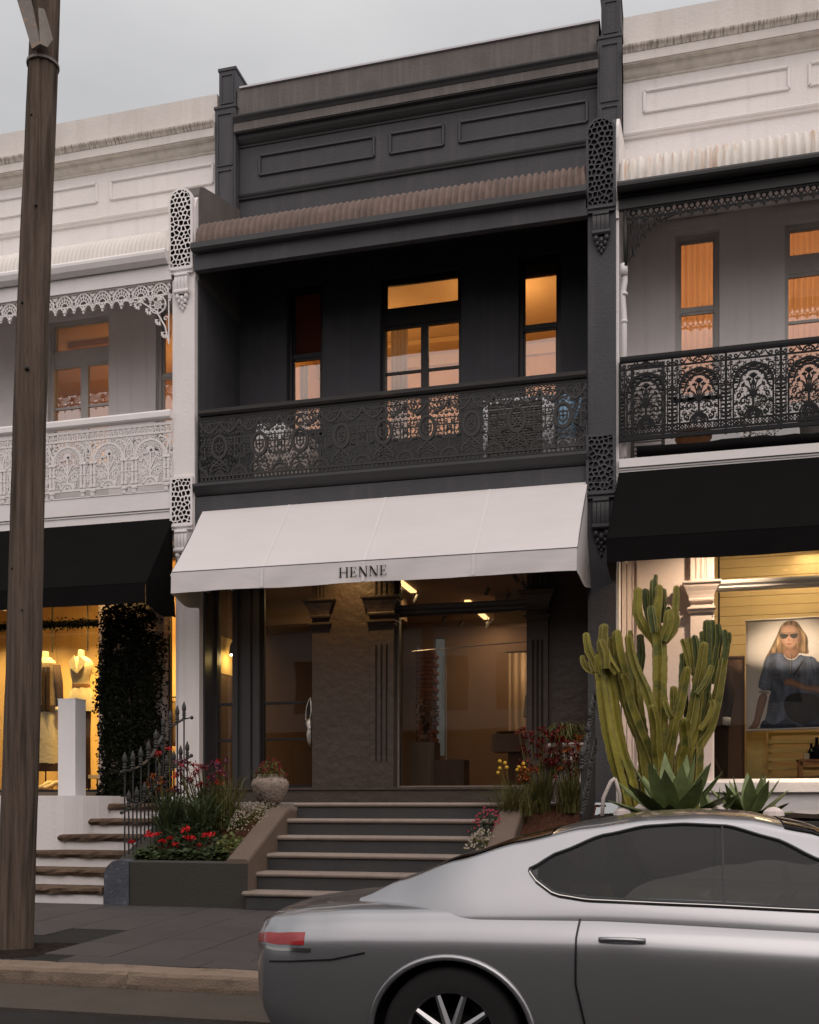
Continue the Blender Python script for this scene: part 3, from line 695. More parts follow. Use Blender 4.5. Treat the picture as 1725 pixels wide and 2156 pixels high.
def sash(house, x0, x1, z0, z1, mid, fm, y=1.69, t=.055):
    b = MB(); frame_rect(b, x0, x1, z0, z1, y, y + .13, t)
    b.box(x0 + t, x1 - t, y + .03, y + .09, mid - .03, mid + .03)
    frame_rect(b, x0 + t, x1 - t, mid + .03, z1 - t, y + .07, y + .10, .03); frame_rect(b, x0 + t, x1 - t, z0 + t, mid - .03, y + .045, y + .075, .035)
    for xx in (x0 + t + .012, x1 - t - .012): b.ball((xx, y + .03, mid - .05), .022, 6, 1.6)
    b.box(x0 - .04, x1 + .04, y - .09, y + .02, z0 - .07, z0)
    o = b.build('window', fm, house)
    p = B('pane', m_glass, o, (x0 + t, x1 - t, y + .083, y + .087, mid, z1 - t)); p2 = B('pane', m_glass, o, (x0 + t, x1 - t, y + .058, y + .062, z0 + t, mid))
    return o
def french(house, x0, x1, z0, z1, tb, tt, mx0, mx1, bar, fm, y=1.69, t=.055):
    b = MB(); frame_rect(b, x0, x1, z0, z1, y, y + .14, t)
    b.box(x0 + t, x1 - t, y + .02, y + .13, tb, tt)
    b.box(mx0, mx1, y + .035, y + .10, z0 + t, tb)
    for a, c in ((x0 + t, mx0), (mx1, x1 - t)):
        b.box(a, c, y + .045, y + .085, bar - .02, bar + .02); b.box(a, c, y + .04, y + .09, z0 + t, z0 + .95)
        b.box(a, c, y + .04, y + .09, tb - .045, tb)
    frame_rect(b, x0 + t, x1 - t, tt, z1 - t, y + .05, y + .09, .025)
    o = b.build('french_door', fm, house)
    B('pane', m_glass, o, (x0 + t, mx0, y + .063, y + .067, z0 + .95, tb - .045)); B('pane', m_glass, o, (mx1, x1 - t, y + .063, y + .067, z0 + .95, tb - .045))
    B('pane', m_glass, o, (x0 + t, x1 - t, y + .063, y + .067, tt, z1 - t))
    return o
def room(house, x0, x1, y0, y1, z0, z1, wm, cmx, fmx, back_holes=()):
    b = MB()
    b.face([(x0, y0, z0), (x0, y1, z0), (x0, y1, z1), (x0, y0, z1)]); b.face([(x1, y0, z0), (x1, y0, z1), (x1, y1, z1), (x1, y1, z0)])
    wall_grid(b, x0, x1, z0, z1, y1, y1 + .12, back_holes)
    b.build('room_wall', wm, house)
    b = MB(); b.box(x0, x1, y0, y1, z1, z1 + .05); b.build('room_ceiling', cmx, house)
    b = MB(); b.box(x0, x1, y0, y1, z0 - .05, z0); b.build('room_floor', fmx, house)
def balustrade(house, x0, x1, z, w, pat, mat, rail_mat, rail, y=-.02, bottom=None, fat=1.0):
    b = MB(); b.prism_x([(y + yy, z + zz) for yy, zz in rail], x0, x1)
    if bottom: b.box(x0, x1, y - .02, y + .02, z + bottom[0], z + bottom[1])
    o = b.build('balustrade', rail_mat, house)
    n = round((x1 - x0) / w); w2 = (x1 - x0) / n
    mb = MB(); draw(mb, pat(w2), w2, fat=fat)
    org = world_loc(o)
    src = None
    for i in range(n):
        if src is None:
            src = bpy.data.objects.new('iron_panel', None); me = bpy.data.meshes.new('iron_panel'); me.from_pydata(mb.v, [], mb.f); me.materials.append(mat); me.update()
            bpy.data.objects.remove(src); src = bpy.data.objects.new('iron_panel', me); col.objects.link(src); src.parent = o
            q = src
        else: q = inst(src, o)
        q.location = Vector((x0 + i * w2, y, z)) - org
    return o, w2
# ------------------------------------------------------------------ the three terraces
WING = [(0.0, 9.20), (1.62, 9.20), (1.62, 11.08), (1.2, 10.96), (.75, 10.83), (.45, 10.74), (.28, 10.69), (.15, 10.62), (.05, 10.48), (.0, 10.28)]
def curtain(house, name, x0, x1, y, z0, z1, mat, amp=.03, wl=.085, parent=None):
    b = MB(); n = int((x1 - x0) / .012); rr2 = random.Random(int(x0 * 100))
    ph = 0
    for i in range(n + 1):
        x = x0 + (x1 - x0) * i / n; ph += .012 / wl * 6.28 * rr2.uniform(.6, 1.5)
        b.v += [(x, y + amp * math.sin(ph), z0), (x + .006 * math.sin(ph * .7), y + amp * .9 * math.sin(ph + .3), (z0 + z1) / 2), (x, y + amp * .7 * math.sin(ph), z1)]
    for i in range(n):
        for k in range(2): q = i * 3 + k; b.f.append([q, q + 3, q + 4, q + 1]); b.m.append(0)
    return b.build(name, mat, house, True)
# ---- charcoal house in the middle
mid = thing('terrace_house', (-.4, .6, .25), 'charcoal painted terrace house in the middle, with a black iron balcony over the white awning', 'terrace house', 'terrace houses along the street')
HM = [(-2.472, -1.858, 7.315, 9.722), (-.902, .402, 6.195, 9.662), (1.288, 1.932, 7.315, 9.722)]
b = MB(); wall_grid(b, -3.285, 2.475, 9.0, 12.95, 1.60, 1.9, HM); b.build('parapet_wall', m_dark_weather if 0 else m_dark, mid)
b = MB(); wall_grid(b, -3.285, 2.475, 5.7, 9.0, 1.60, 1.9, HM); b.build('wall', m_dark, mid)
parapet(mid, -3.30, 2.50, [(-2.93, -1.0), (-.73, .12), (.38, 2.32)], (m_dark_trim, m_dark_weather, m_dark_trim, m_dark_trim), m_dark)
B('flashing', m_flashing, mid, (-3.25, 2.52, 1.50, 1.88, 12.987, 13.015))
parapet_pier(mid, -3.65, -3.29, m_dark, m_dark); parapet_pier(mid, 2.49, 2.84, m_dark, m_dark)
bullnose_roof(-3.27, 2.46, .0925, .024, m_roof_brown, mid)
b = MB(); b.prism_x([(-.06, 9.50), (-.15, 9.50), (-.185, 9.53), (-.185, 9.61), (-.17, 9.62), (-.16, 9.60), (-.06, 9.60)], -3.28, 2.47); b.build('gutter', m_dark_trim, mid)
B('fascia_beam', m_dark, mid, (-3.285, 2.475, -.05, .06, 9.27, 9.50))
b = MB(); b.face([(-3.285, .0, 9.49), (2.475, .0, 9.49), (2.475, 1.6, 10.05), (-3.285, 1.6, 10.05)]); b.build('verandah_ceiling', m_dark, mid)
# party wall faces inside the verandah
B('side_wall', m_dark, mid, (-3.50, -3.285, .10, 1.6, 5.7, 9.20)); b = MB(); b.prism_x([(max(y, .10), z) for y, z in WING], -3.50, -3.285); b.build('side_wall', m_dark_weather, mid)
b = MB(); b.prism_x(WING, 2.475, 2.84); b.box(2.475, 2.845, 0, 1.6, 1.4, 9.20); b.build('party_wall', m_dark, mid)
vermiculated('vermiculated_panel', 2.455, 2.845, 9.36, 10.56, -.05, m_dark, mid, True, 5, .028, m_dark_trim)
b = MB(); b.prism_y([(2.455, 9.37), (2.845, 9.37), (2.845, 10.37)] + [(2.65 + (x - 2.65) * 1.0, z) for x, z in arc(2.65, 10.37, .195, 10, 170, 10)] + [(2.455, 10.37)], -.0045, .02); b.build('pier_backing', m_dark, mid)
corbel(2.50, 2.81, 8.75, 9.36, 0, m_dark_trim, mid)
vermiculated('vermiculated_panel', 2.455, 2.845, 5.54, 6.33, -.05, m_dark, mid, False, 9, .028, m_dark_trim)
corbel(2.50, 2.81, 4.70, 5.54, 0, m_dark_trim, mid)
sash(mid, -2.47, -1.86, 7.32, 9.72, 8.62, m_black_frame); sash(mid, 1.29, 1.93, 7.32, 9.72, 8.66, m_black_frame)
french(mid, -.90, .40, 6.2, 9.66, 8.93, 9.20, -.27, -.15, 8.19, m_black_frame)
b = MB(); b.box(-2.43, -1.90, 1.86, 1.88, 8.60, 9.69); b.build('roller_blind', m_pane_board, mid)  # dark board added behind the upper sash to darken its pane
b = MB(); b.box(1.33, 1.89, 1.84, 1.87, 9.50, 9.68); b.tube([(1.33, 1.85, 9.50), (1.89, 1.85, 9.50)], .03, 8); b.build('roller_blind', m_tan, mid)
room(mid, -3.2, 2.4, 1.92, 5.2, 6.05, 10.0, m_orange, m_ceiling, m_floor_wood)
b = MB(); b.box(-3.19, 2.39, 5.1, 5.19, 9.70, 9.99); b.box(-3.19, 2.39, 4.6, 5.1, 9.90, 9.99); b.build('room_cornice', m_ceiling, mid)
curtain(mid, 'curtain', -.84, -.56, 2.0, 6.2, 9.2, m_curtain, .02, .07); curtain(mid, 'curtain', -2.40, -2.24, 2.0, 7.3, 8.6, m_curtain, .02, .07)
B('picture_rail', m_tan, mid, (-3.19, 2.39, 5.17, 5.195, 9.28, 9.33)); B('room_door', m_tan, mid, (-.05, .75, 5.15, 5.19, 6.06, 8.3))
# balcony slab, fascia, shopfront head
b = MB(); b.prism_x([(-.03, 6.12), (1.6, 6.12), (1.6, 5.93), (.04, 5.93), (.0, 5.96), (-.03, 5.98), (-.08, 6.02), (-.11, 6.06), (-.11, 6.10), (-.03, 6.12)][::-1], -3.285, 2.475); b.build('balcony_floor', m_dark_trim, mid)
B('shop_fascia', m_dark, mid, (-3.285, 2.475, .0, .25, 5.25, 5.928))
B('shop_soffit', m_dark_brown, mid, (-3.285, 2.475, .25, 1.4, 5.25, 5.33))
balustrade(mid, -3.2, 2.46, 6.13, .629, pat_medallion, m_iron_char, m_timber_rail, [(-.05, .97), (.05, .97), (.065, 1.0), (.06, 1.055), (-.06, 1.055), (-.07, 1.0)], -.02, None, 1.6)
# shopfront
def pil_cap(mb, x0, x1, y, z0=4.10, z1=4.37):
    def loft(rows):
        base = len(mb.v)
        for e, z in rows: mb.v += [(x0 - e, y - .02 - e, z), (x1 + e, y - .02 - e, z), (x1 + e, y + .12, z), (x0 - e, y + .12, z)]
        for i in range(len(rows) - 1):
            for k in range(4): q = base + i * 4; mb.f.append([q + k, q + (k + 1) % 4, q + 4 + (k + 1) % 4, q + 4 + k]); mb.m.append(mb.mi)
        mb.f.append([base + 3, base + 2, base + 1, base]); mb.m.append(mb.mi); q = base + 4 * (len(rows) - 1); mb.f.append([q, q + 1, q + 2, q + 3]); mb.m.append(mb.mi)
    loft([(.004, z0), (.02, z0 + .01), (.025, z0 + .03), (.02, z0 + .05), (.03, z0 + .09), (.05, z0 + .14), (.08, z1 - .075), (.085, z1 - .06), (.085, z1 - .045), (.11, z1 - .03), (.115, z1 - .015), (.115, z1)])
    loft([(.004, z0 - .14), (.02, z0 - .13), (.02, z0 - .11), (.045, z0 - .095), (.045, z0 - .075), (.004, z0 - .065)])
def pilaster(house, x0, x1, y, yb, z0, z1, mat, n=3, flute=(2.0, 3.68), up=(4.40, 5.24), m_dent=None):
    b = MB(); w = (x1 - x0)
    b.box(x0, x1, y, yb, z0, z1)
    o = b.build('pilaster', mat, house)
    for k in range(n):
        cx = x0 + w * (.28 + .44 * k / (n - 1))
        for za, zb in (flute, up):
            if zb - za < .1: continue
            b = MB(); b.mi = 0; b.box(cx - .009, cx + .009, y - .0015, y + .01, za, zb)
            b.mi = 1; b.add([(cx - .020, y, za - .01), (cx - .009, y - .012, za), (cx - .009, y - .012, zb), (cx - .020, y, zb + .01)], [(0, 1, 2, 3)]); b.add([(cx + .009, y - .012, za), (cx + .020, y, za - .01), (cx + .020, y, zb + .01), (cx + .009, y - .012, zb)], [(0, 1, 2, 3)])
            b.add([(cx - .009, y - .012, za), (cx - .009, y, za), (cx - .009, y, zb), (cx - .009, y - .012, zb)], [(0, 1, 2, 3)]); b.add([(cx + .009, y - .012, za), (cx + .009, y - .012, zb), (cx + .009, y, zb), (cx + .009, y, za)], [(0, 1, 2, 3)])
            b.build('flute', [m_hole if mat is not m_pinkwhite else m_pinkwhite, mat], o)  # groove floors coloured near black as shade, pink white ones left plain
    b = MB(); pil_cap(b, x0, x1, y); b.build('capital', mat, o)
    return o
B('shop_pier', m_dark_brown, mid, (-1.56, -.66, .30, .62, 1.62, 5.25))
pilaster(mid, -1.56, -1.30, .297, .6, 1.62, 5.25, m_dark_brown, 3, (1.7, 1.72))
pilaster(mid, -.67, -.315, .28, .6, 1.62, 5.25, m_dark_brown)
pilaster(mid, 1.60, 1.885, .42, .7, 1.62, 5.25, m_dark_brown)
B('shop_wall', m_dark_brown, mid, (1.887, 2.474, .50, .7, 1.40, 5.25))
b = MB()
for k, (a, c, y) in enumerate([(-2.885, -2.80, .42), (-2.80, -2.74, .47), (-2.74, -2.60, .44), (-2.60, -2.55, .48), (-2.55, -2.45, .43)]): b.box(a, c, y, .68, 1.62, 5.25)
b.build('door_post', m_dark_trim, mid)
B('shop_wall', m_dark_trim, mid, (-3.285, -3.20, .14, .70, 1.40, 5.25))
b = MB(); frame_rect(b, -.31, 1.60, 1.62, 4.14, .50, .60, .025); frame_rect(b, -.31, 1.60, 4.255, 5.25, .50, .60, .02)
b.prism_x([(.60, 4.14), (.46, 4.14), (.44, 4.17), (.44, 4.20), (.40, 4.24), (.40, 4.257), (.60, 4.257)], -.312, 1.602)
o = b.build('shop_window', m_dark_trim, mid)
b = MB(); b.box(-.31, -.285, .47, .498, 1.62, 4.14); b.box(-.28, 1.598, .48, .498, 1.625, 1.645); b.build('window_bead', m_nosing, o)
B('pane', m_glass_shop, o, (-.285, 1.575, .545, .551, 1.645, 4.115)); B('pane', m_glass_shop, o, (-.29, 1.58, .545, .551, 4.275, 5.23))
b = MB(); frame_rect(b, -3.20, -2.885, 1.62, 5.25, .50, .60, .03)
for z in (2.35, 2.90): b.box(-3.17, -2.915, .52, .58, z - .02, z + .02)
o = b.build('side_window', m_dark_trim, mid); B('pane', m_glass_shop, o, (-3.17, -2.915, .545, .551, 1.65, 5.22))
b = MB()
b.box(-2.45, -2.40, .50, .56, 1.62, 5.25); b.box(-2.40, -1.60, .505, .555, 5.18, 5.25); b.box(-2.40, -1.60, .505, .555, 1.62, 1.665)
b.box(-2.40, -1.65, .49, .56, 2.88, 2.915); b.box(-2.40, -1.65, .49, .56, 2.335, 2.365); b.box(-1.70, -1.65, .49, .56, 2.365, 2.88)
o = b.build('shop_door', m_black, mid)
B('pane', m_glass_shop, o, (-2.40, -1.60, .528, .534, 1.665, 5.18))
b = MB()
pts = [(-1.64, .45, 2.24), (-1.64, .43, 2.32), (-1.645, .42, 2.42), (-1.635, .42, 2.50), (-1.65, .42, 2.58), (-1.63, .43, 2.66)]
b.tube(pts, [.022, .045, .05, .042, .06, .02], 8); b.tube([(-1.63, .43, 2.62), (-1.615, .42, 2.75), (-1.62, .42, 2.88), (-1.635, .43, 2.96), (-1.66, .43, 2.93)], [.03, .018, .016, .014, .01], 7)
b.tube([(-1.66, .43, 2.93), (-1.70, .43, 2.80), (-1.71, .43, 2.66), (-1.68, .43, 2.50), (-1.65, .43, 2.42)], .007, 6)
b.build('door_handle', m_silver_cast, o, True)
b = MB(); b.prism_x([(.10, 1.40), (.10, 1.575), (.07, 1.585), (.07, 1.62), (.75, 1.62), (.75, 1.40)][::-1], -3.285, 2.475); b.build('shop_sill', m_dark_brown, mid)
# shop interior
room(mid, -3.26, 2.4, .75, 5.3, 1.60, 4.86, m_midwall, m_midceil, m_floor_wood, [(-1.27, -1.19, 2.3, 4.4), (-.90, -.70, 2.3, 4.55)])
B('rear_pane', m_glass_rear, mid, (-1.3, -.6, 5.36, 5.37, 2.2, 4.6))
b = MB(); b.box(-3.2, -.75, 2.4, 2.7, 4.42, 4.855); b.box(.70, 2.39, 2.9, 3.2, 4.35, 4.855); b.build('bulkhead', m_midceil, mid)
for q in ((-1.72, -1.62, .95, 2.3, 4.83, 4.858), (-.60, -.50, 1.2, 2.35, 4.83, 4.858), (.10, .20, 3.3, 5.1, 4.83, 4.858)): B('strip_light', m_lamp_warm, mid, q)
lamp('strip_glow', 'AREA', (-1.65, 1.6, 4.78), 16, (1, .66, .32), .15, None, None, .5, 1.4)
lamp('strip_glow', 'AREA', (-.5, 1.8, 4.78), 20, (1, .66, .32), .15, None, None, .5, 1.2)
lamp('strip_glow', 'AREA', (.3, 4.2, 4.75), 24, (1, .66, .34), .3, None, None, .5, 1.6)
lamp('room_glow', 'POINT', (.9, 3.0, 9.2), 72, (1, .56, .22), .25)
lamp('room_glow', 'POINT', (-1.6, 3.4, 9.0), 50, (1, .56, .22), .25)
# ---- white house at the left
lef = thing('terrace_house', (-6.2, .6, .25), 'white terrace house on the left with white lace balcony, behind the timber pole', 'terrace house', 'terrace houses along the street')
HL = [(-6.852, -5.678, 6.195, 9.682), (-4.802, -4.118, 7.315, 9.702)]
b = MB(); wall_grid(b, -9.6, -3.505, 9.0, 12.95, 1.60, 1.9, HL); b.build('parapet_wall', m_white, lef)
b = MB(); wall_grid(b, -9.6, -3.505, 5.7, 9.0, 1.60, 1.9, HL); b.build('wall', m_white, lef)
parapet(lef, -9.6, -3.652, [(-8.9, -7.1), (-6.75, -5.90), (-5.63, -3.76)], (m_white_dirty, m_white_parapet, m_white_trim, m_white_streaked), m_white)
bullnose_roof(-9.6, -3.68, .072, .009, m_white_roof, lef)
b = MB(); b.prism_x([(-.06, 9.42), (-.10, 9.42), (-.16, 9.46), (-.19, 9.53), (-.19, 9.57), (-.17, 9.60), (-.06, 9.58)], -9.6, -3.69); b.build('gutter', m_white_trim, lef)
B('fascia_beam', m_white_trim, lef, (-9.6, -3.66, -.04, .05, 9.20, 9.42))
b = MB(); b.face([(-9.6, 0, 9.40), (-3.5, 0, 9.40), (-3.5, 1.6, 9.95), (-9.6, 1.6, 9.95)]); b.build('verandah_ceiling', m_white, lef)
b = MB(); b.prism_x([(y, z) for y, z in WING], -3.69, -3.502); b.box(-3.66, -3.502, .10, 1.6, 1.4, 9.20); b.build('party_wall', m_white, lef)
b = MB(); b.box(-3.66, -3.30, 0, .098, 5.50, 9.30); b.box(-3.56, -3.225, .0, .13, 1.40, 5.15); b.box(-3.64, -3.30, .0, .13, 5.15, 5.50); b.build('pier', m_white, lef)
b = MB(); b.prism_x([(0.002, 9.20), (.098, 9.20), (.098, 10.44), (.06, 10.40), (.0, 10.26)], -3.50, -3.287); b.build('pier_head', m_white, lef)
vermiculated('vermiculated_panel', -3.70, -3.31, 9.33, 10.53, -.05, m_white, lef, True, 3)
b = MB(); b.prism_y([(-3.70, 9.34), (-3.31, 9.34), (-3.31, 10.34)] + arc(-3.505, 10.34, .195, 10, 170, 10) + [(-3.70, 10.34)], -.0045, .02); b.build('pier_backing', m_white, lef)
corbel(-3.64, -3.33, 8.72, 9.33, 0, m_white_trim, lef)
vermiculated('vermiculated_panel', -3.68, -3.31, 5.52, 6.24, -.05, m_white, lef, False, 4)
corbel(-3.64, -3.34, 4.85, 5.52, 0, m_white_trim, lef)
french(lef, -6.85, -5.68, 6.2, 9.68, 8.93, 9.17, -6.29, -6.15, 8.2, m_grey_frame); sash(lef, -4.80, -4.12, 7.32, 9.70, 8.56, m_grey_frame)
B('window_head', m_white, lef, (-6.9, -5.62, 1.575, 1.598, 9.76, 9.86)); B('window_head', m_white, lef, (-4.9, -4.05, 1.575, 1.598, 9.76, 9.86))
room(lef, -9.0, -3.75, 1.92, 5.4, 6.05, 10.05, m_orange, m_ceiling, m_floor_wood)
b = MB(); b.box(-7.5, -5.4, 3.2, 3.28, 9.95, 10.04); b.box(-5.48, -5.4, 2.2, 3.2, 9.95, 10.04); b.build('ceiling_moulding', m_tan, lef)
lamp('room_glow', 'POINT', (-5.5, 4.0, 9.0), 46, (1, .50, .16), .25); lamp('room_glow', 'POINT', (-7.4, 4.0, 8.2), 22, (1, .50, .14), .25)
b = MB(); b.prism_x([(-.03, 6.05), (1.6, 6.05), (1.6, 5.78), (.03, 5.78), (-.03, 5.79)][::-1], -9.6, -3.69); b.build('balcony_floor', m_white_trim, lef)
b = MB(); b.box(-9.6, -3.665, .0, .25, 5.30, 5.775); b.box(-9.6, -3.665, -.015, .0, 5.755, 5.775); b.build('shop_fascia', m_white_trim, lef)
balustrade(lef, -9.28, -3.66, 6.10, .70, pat_arches_white, m_iron_white, m_white_trim, [(-.055, 1.03), (.055, 1.03), (.07, 1.05), (.07, 1.12), (.05, 1.15), (-.05, 1.15), (-.07, 1.12), (-.07, 1.05)], -.02, (-.05, -.035), 1.85)
def fringe(house, x0, x1, z, w, pat, mat, br, y=.0, name='valance'):
    o = bpy.data.objects.new(name, None); col.objects.link(o); o.parent = house
    n = round((x1 - x0) / w); w2 = (x1 - x0) / n; src = None
    mb = MB(); draw(mb, pat(w2), w2, fat=1.6)
    for i in range(n):
        if src is None:
            me = bpy.data.meshes.new('fringe_panel'); me.from_pydata(mb.v, [], mb.f); me.materials.append(mat); me.update()
            src = bpy.data.objects.new('fringe_panel', me); col.objects.link(src); src.parent = o; q = src
        else: q = inst(src, o)
        q.location = Vector((x0 + i * w2, y, z)) - world_loc(o)
    mb = MB(); draw(mb, br, 99, False, y, 1.4); mb.build('corner_bracket', mat, o)
    return o
bx = -3.70
BR = [(.010, [(bx - .75, 8.99), (bx - .45, 8.92), (bx - .22, 8.76), (bx - .08, 8.52), (bx - .02, 8.28)]), (.009, arc(bx - .20, 8.86, .13, 0, 360, 14)[:-1], 'c'), (.007, arc(bx - .20, 8.86, .06, 0, 360, 8)[:-1], 'c')]
BR += leafy(bx - .20, 8.86, .13, range(0, 360, 45), .006) + [(.008, [(bx - .02, 9.0), (bx - .02, 8.25)]), (.007, spiral(bx - .45, 8.955, .04, .01, 0, 360, 8)), (.007, spiral(bx - .07, 8.64, .04, .01, 0, 360, 8))]
for (x, z) in ((bx - .52, 8.90), (bx - .33, 8.80), (bx - .17, 8.62), (bx - .07, 8.42)): BR += leafy(x, z, .075, (200, 235, 270, 170), .013)
fringe(lef, -9.2, -3.70, 9.0, .33, pat_fringe_white, m_iron_white, BR)
b = MB(); b.box(-7.33, -7.25, -.03, .03, 8.95, 9.2); b.lathe([(.02, -.28), (.04, -.24), (.03, -.2), (.055, -.14), (.03, -.06), (.05, 0)], (-7.29, 0, 8.95), 10); b.build('pendant_post', m_iron_white, lef)
# left shop front
B('shop_wall', m_white, lef, (-9.6, -8.95, .45, .7, 1.57, 5.3), (-4.20, -4.19, .5, .62, 1.57, 5.3))
B('shop_column', m_pinkwhite, lef, (-5.14, -4.20, .40, .62, 1.4, 5.3))
b = MB(); b.box(-4.19, -3.99, .36, .60, 1.57, 5.3); pil_cap(b, -4.19, -3.99, .36, 4.12, 4.36); b.build('pilaster', m_pinkwhite, lef)
b = MB(); frame_rect(b, -8.95, -5.15, 1.57, 5.3, .5, .58, .04); b.box(-8.91, -5.19, .49, .59, 4.19, 4.29); o = b.build('shop_window', m_black_frame, lef)
B('pane', m_glass_shop, o, (-8.91, -5.19, .538, .544, 1.61, 4.19)); B('pane', m_glass_shop, o, (-8.91, -5.19, .538, .544, 4.29, 5.26))
b = MB(); frame_rect(b, -3.99, -3.662, 1.57, 5.3, .5, .58, .025); o = b.build('shop_window', m_black_frame, lef); B('pane', m_glass_shop, o, (-3.965, -3.687, .538, .544, 1.6, 5.27))
b = MB(); b.box(-9.6, -3.665, .30, .70, 1.49, 1.568); b.build('shop_sill', m_taupe_plinth, lef)
b = MB()
pl = [(-9.6, .30), (-9.6, -3.0), (-4.7, -3.0), (-4.2, -2.98), (-3.92, -2.90), (-3.70, -2.76), (-3.55, -2.58), (-3.46, -2.36), (-3.42, -2.1), (-3.42, -1.9), (-4.3, -1.9), (-4.3, .30)]
b.prism_z(pl[::-1], .25, 1.487); b.build('front_plinth', m_white, lef)
room(lef, -9.0, -3.75, .75, 3.6, 1.58, 5.2, m_yellow, m_ceiling, m_floor_wood)
bw = bpy.data.objects.new('display_wall', None); col.objects.link(bw); bw.parent = lef
for k in range(11):
    x = -9.0 + .50 * k; b = MB(); b.box(x + .004, x + .496, 2.10, 2.13, 1.6, 5.1); b.build('panel', m_panel_yellow, bw)
b = MB(); b.box(-7.7, -4.2, .9, 1.0, 4.95, 5.03); b.build('strip_light', m_lamp_warm, lef)
for x in (-8.0, -7.0, -6.15, -5.5, -4.7): lamp('display_spot', 'SPOT', (x, .85, 4.95), 360, (1, .66, .22), .06, (R(22), 0, 0), 75, .7)
lamp('display_glow', 'AREA', (-5.2, 1.2, 5.0), 55, (1, .60, .20), .6, None, None, .5, 2.5)
lamp('display_glow', 'POINT', (-3.95, 1.6, 4.4), 22, (1, .58, .18), .1)
# ---- white house at the right
rig = thing('terrace_house', (5.4, .6, .25), 'white terrace house on the right with rusty roof sheets and thin black iron balcony', 'terrace house', 'terrace houses along the street')
HR = [(3.598, 4.222, 7.315, 9.722), (5.118, 6.452, 6.195, 9.682)]
b = MB(); wall_grid(b, 2.855, 9.2, 9.0, 12.95, 1.60, 1.9, HR); b.build('parapet_wall', m_white, rig)
b = MB(); wall_grid(b, 2.855, 9.2, 5.7, 9.0, 1.60, 1.9, HR); b.build('wall', m_white, rig)
parapet(rig, 2.86, 9.2, [(3.16, 5.17), (5.45, 6.3), (6.6, 8.6)], (m_white_dirty, m_white_parapet, m_white_trim, m_white_streaked), m_white)
b = MB(); b.prism_x(WING, 2.8455, 2.885); b.box(2.8465, 2.885, .03, 1.6, 1.4, 9.20); b.build('party_wall', m_white, rig)
bullnose_roof(2.89, 9.2, .107, .028, m_white_rust, rig)
b = MB(); b.tube([(2.87, -.13, 9.53), (9.2, -.13, 9.53)], .075, 12); b.box(2.87, 9.2, -.06, .02, 9.44, 9.60); b.build('gutter', m_black, rig)
B('fascia_beam', m_black, rig, (2.88, 9.2, -.02, .05, 9.30, 9.44))
b = MB(); b.face([(2.88, 0, 9.42), (9.2, 0, 9.42), (9.2, 1.6, 9.95), (2.88, 1.6, 9.95)]); b.build('verandah_ceiling', m_white, rig)
bx = 3.0
BR2 = [(.009, [(bx + .65, 9.16), (bx + .38, 9.08), (bx + .17, 8.92), (bx + .05, 8.66)]), (.008, [(bx + .02, 9.28), (bx + .02, 8.6)])]
for k in range(7):
    x = bx + .06 + .07 * k; zt = 8.72 + .42 * (1 - (1 - k / 6.5) ** 2)
    BR2 += [(.006, [(x, 9.17), (x, zt)]), (.006, [(x, zt), (x + .06, 9.17)]), (.009, [(x, zt - .02), (x + .03, zt - .05)])]
fringe(rig, 3.0, 9.0, 9.17, .15, pat_fringe_black, m_iron_black, BR2)
sash(rig, 3.60, 4.22, 7.32, 9.72, 8.64, m_grey_frame); french(rig, 5.12, 6.45, 6.2, 9.68, 8.99, 9.24, 5.72, 5.85, 8.3, m_grey_frame)
B('window_head', m_white, rig, (3.5, 4.30, 1.575, 1.598, 9.80, 9.90)); B('window_head', m_white, rig, (5.02, 6.55, 1.575, 1.598, 9.78, 9.88))
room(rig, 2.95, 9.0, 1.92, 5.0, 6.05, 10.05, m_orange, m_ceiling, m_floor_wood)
curtain(rig, 'curtain', 3.62, 4.22, 2.0, 6.9, 9.75, m_curtain_warm); curtain(rig, 'curtain', 5.12, 6.45, 2.0, 6.2, 9.75, m_curtain_warm)
lamp('room_glow', 'POINT', (3.9, 3.2, 8.9), 50, (1, .63, .35), .25); lamp('room_glow', 'POINT', (5.8, 3.2, 8.9), 60, (1, .63, .35), .25)
b = MB(); b.prism_x([(-.04, 5.97), (1.6, 5.97), (1.6, 5.85), (.02, 5.85), (-.04, 5.855)][::-1], 2.89, 9.2); b.build('balcony_floor', m_white_trim, rig)
b = MB(); b.box(2.89, 9.2, .0, .25, 5.3, 5.845); b.box(2.89, 9.2, -.015, 0, 5.825, 5.845); b.build('shop_fascia', m_white_trim, rig)
balustrade(rig, 2.90, 8.98, 6.25, .677, pat_arches_black, m_iron_black, m_iron_black, [(-.03, 1.0), (.03, 1.0), (.035, 1.03), (.03, 1.07), (-.03, 1.07), (-.035, 1.03)], -.02, (-.05, -.005), 1.75)
b = MB(); b.tube([(2.97, .02, 9.36), (2.97, .03, 8.56)], .03, 8); b.build('downpipe', m_iron_char, rig, True)
b = MB(); b.tube([(2.95, .05, 8.60), (2.95, .06, 8.45)], .05, 10); b.tube([(2.955, .06, 8.58), (2.96, .08, 8.38), (2.93, .1, 8.22), (2.95, .1, 7.9), (2.95, .1, 6.05)], .038, 10)
for z in (7.85, 8.22, 7.1): b.tube([(2.95, .1, z - .02), (2.95, .1, z + .02)], .046, 10)
b.build('downpipe', m_white_trim, rig, True)
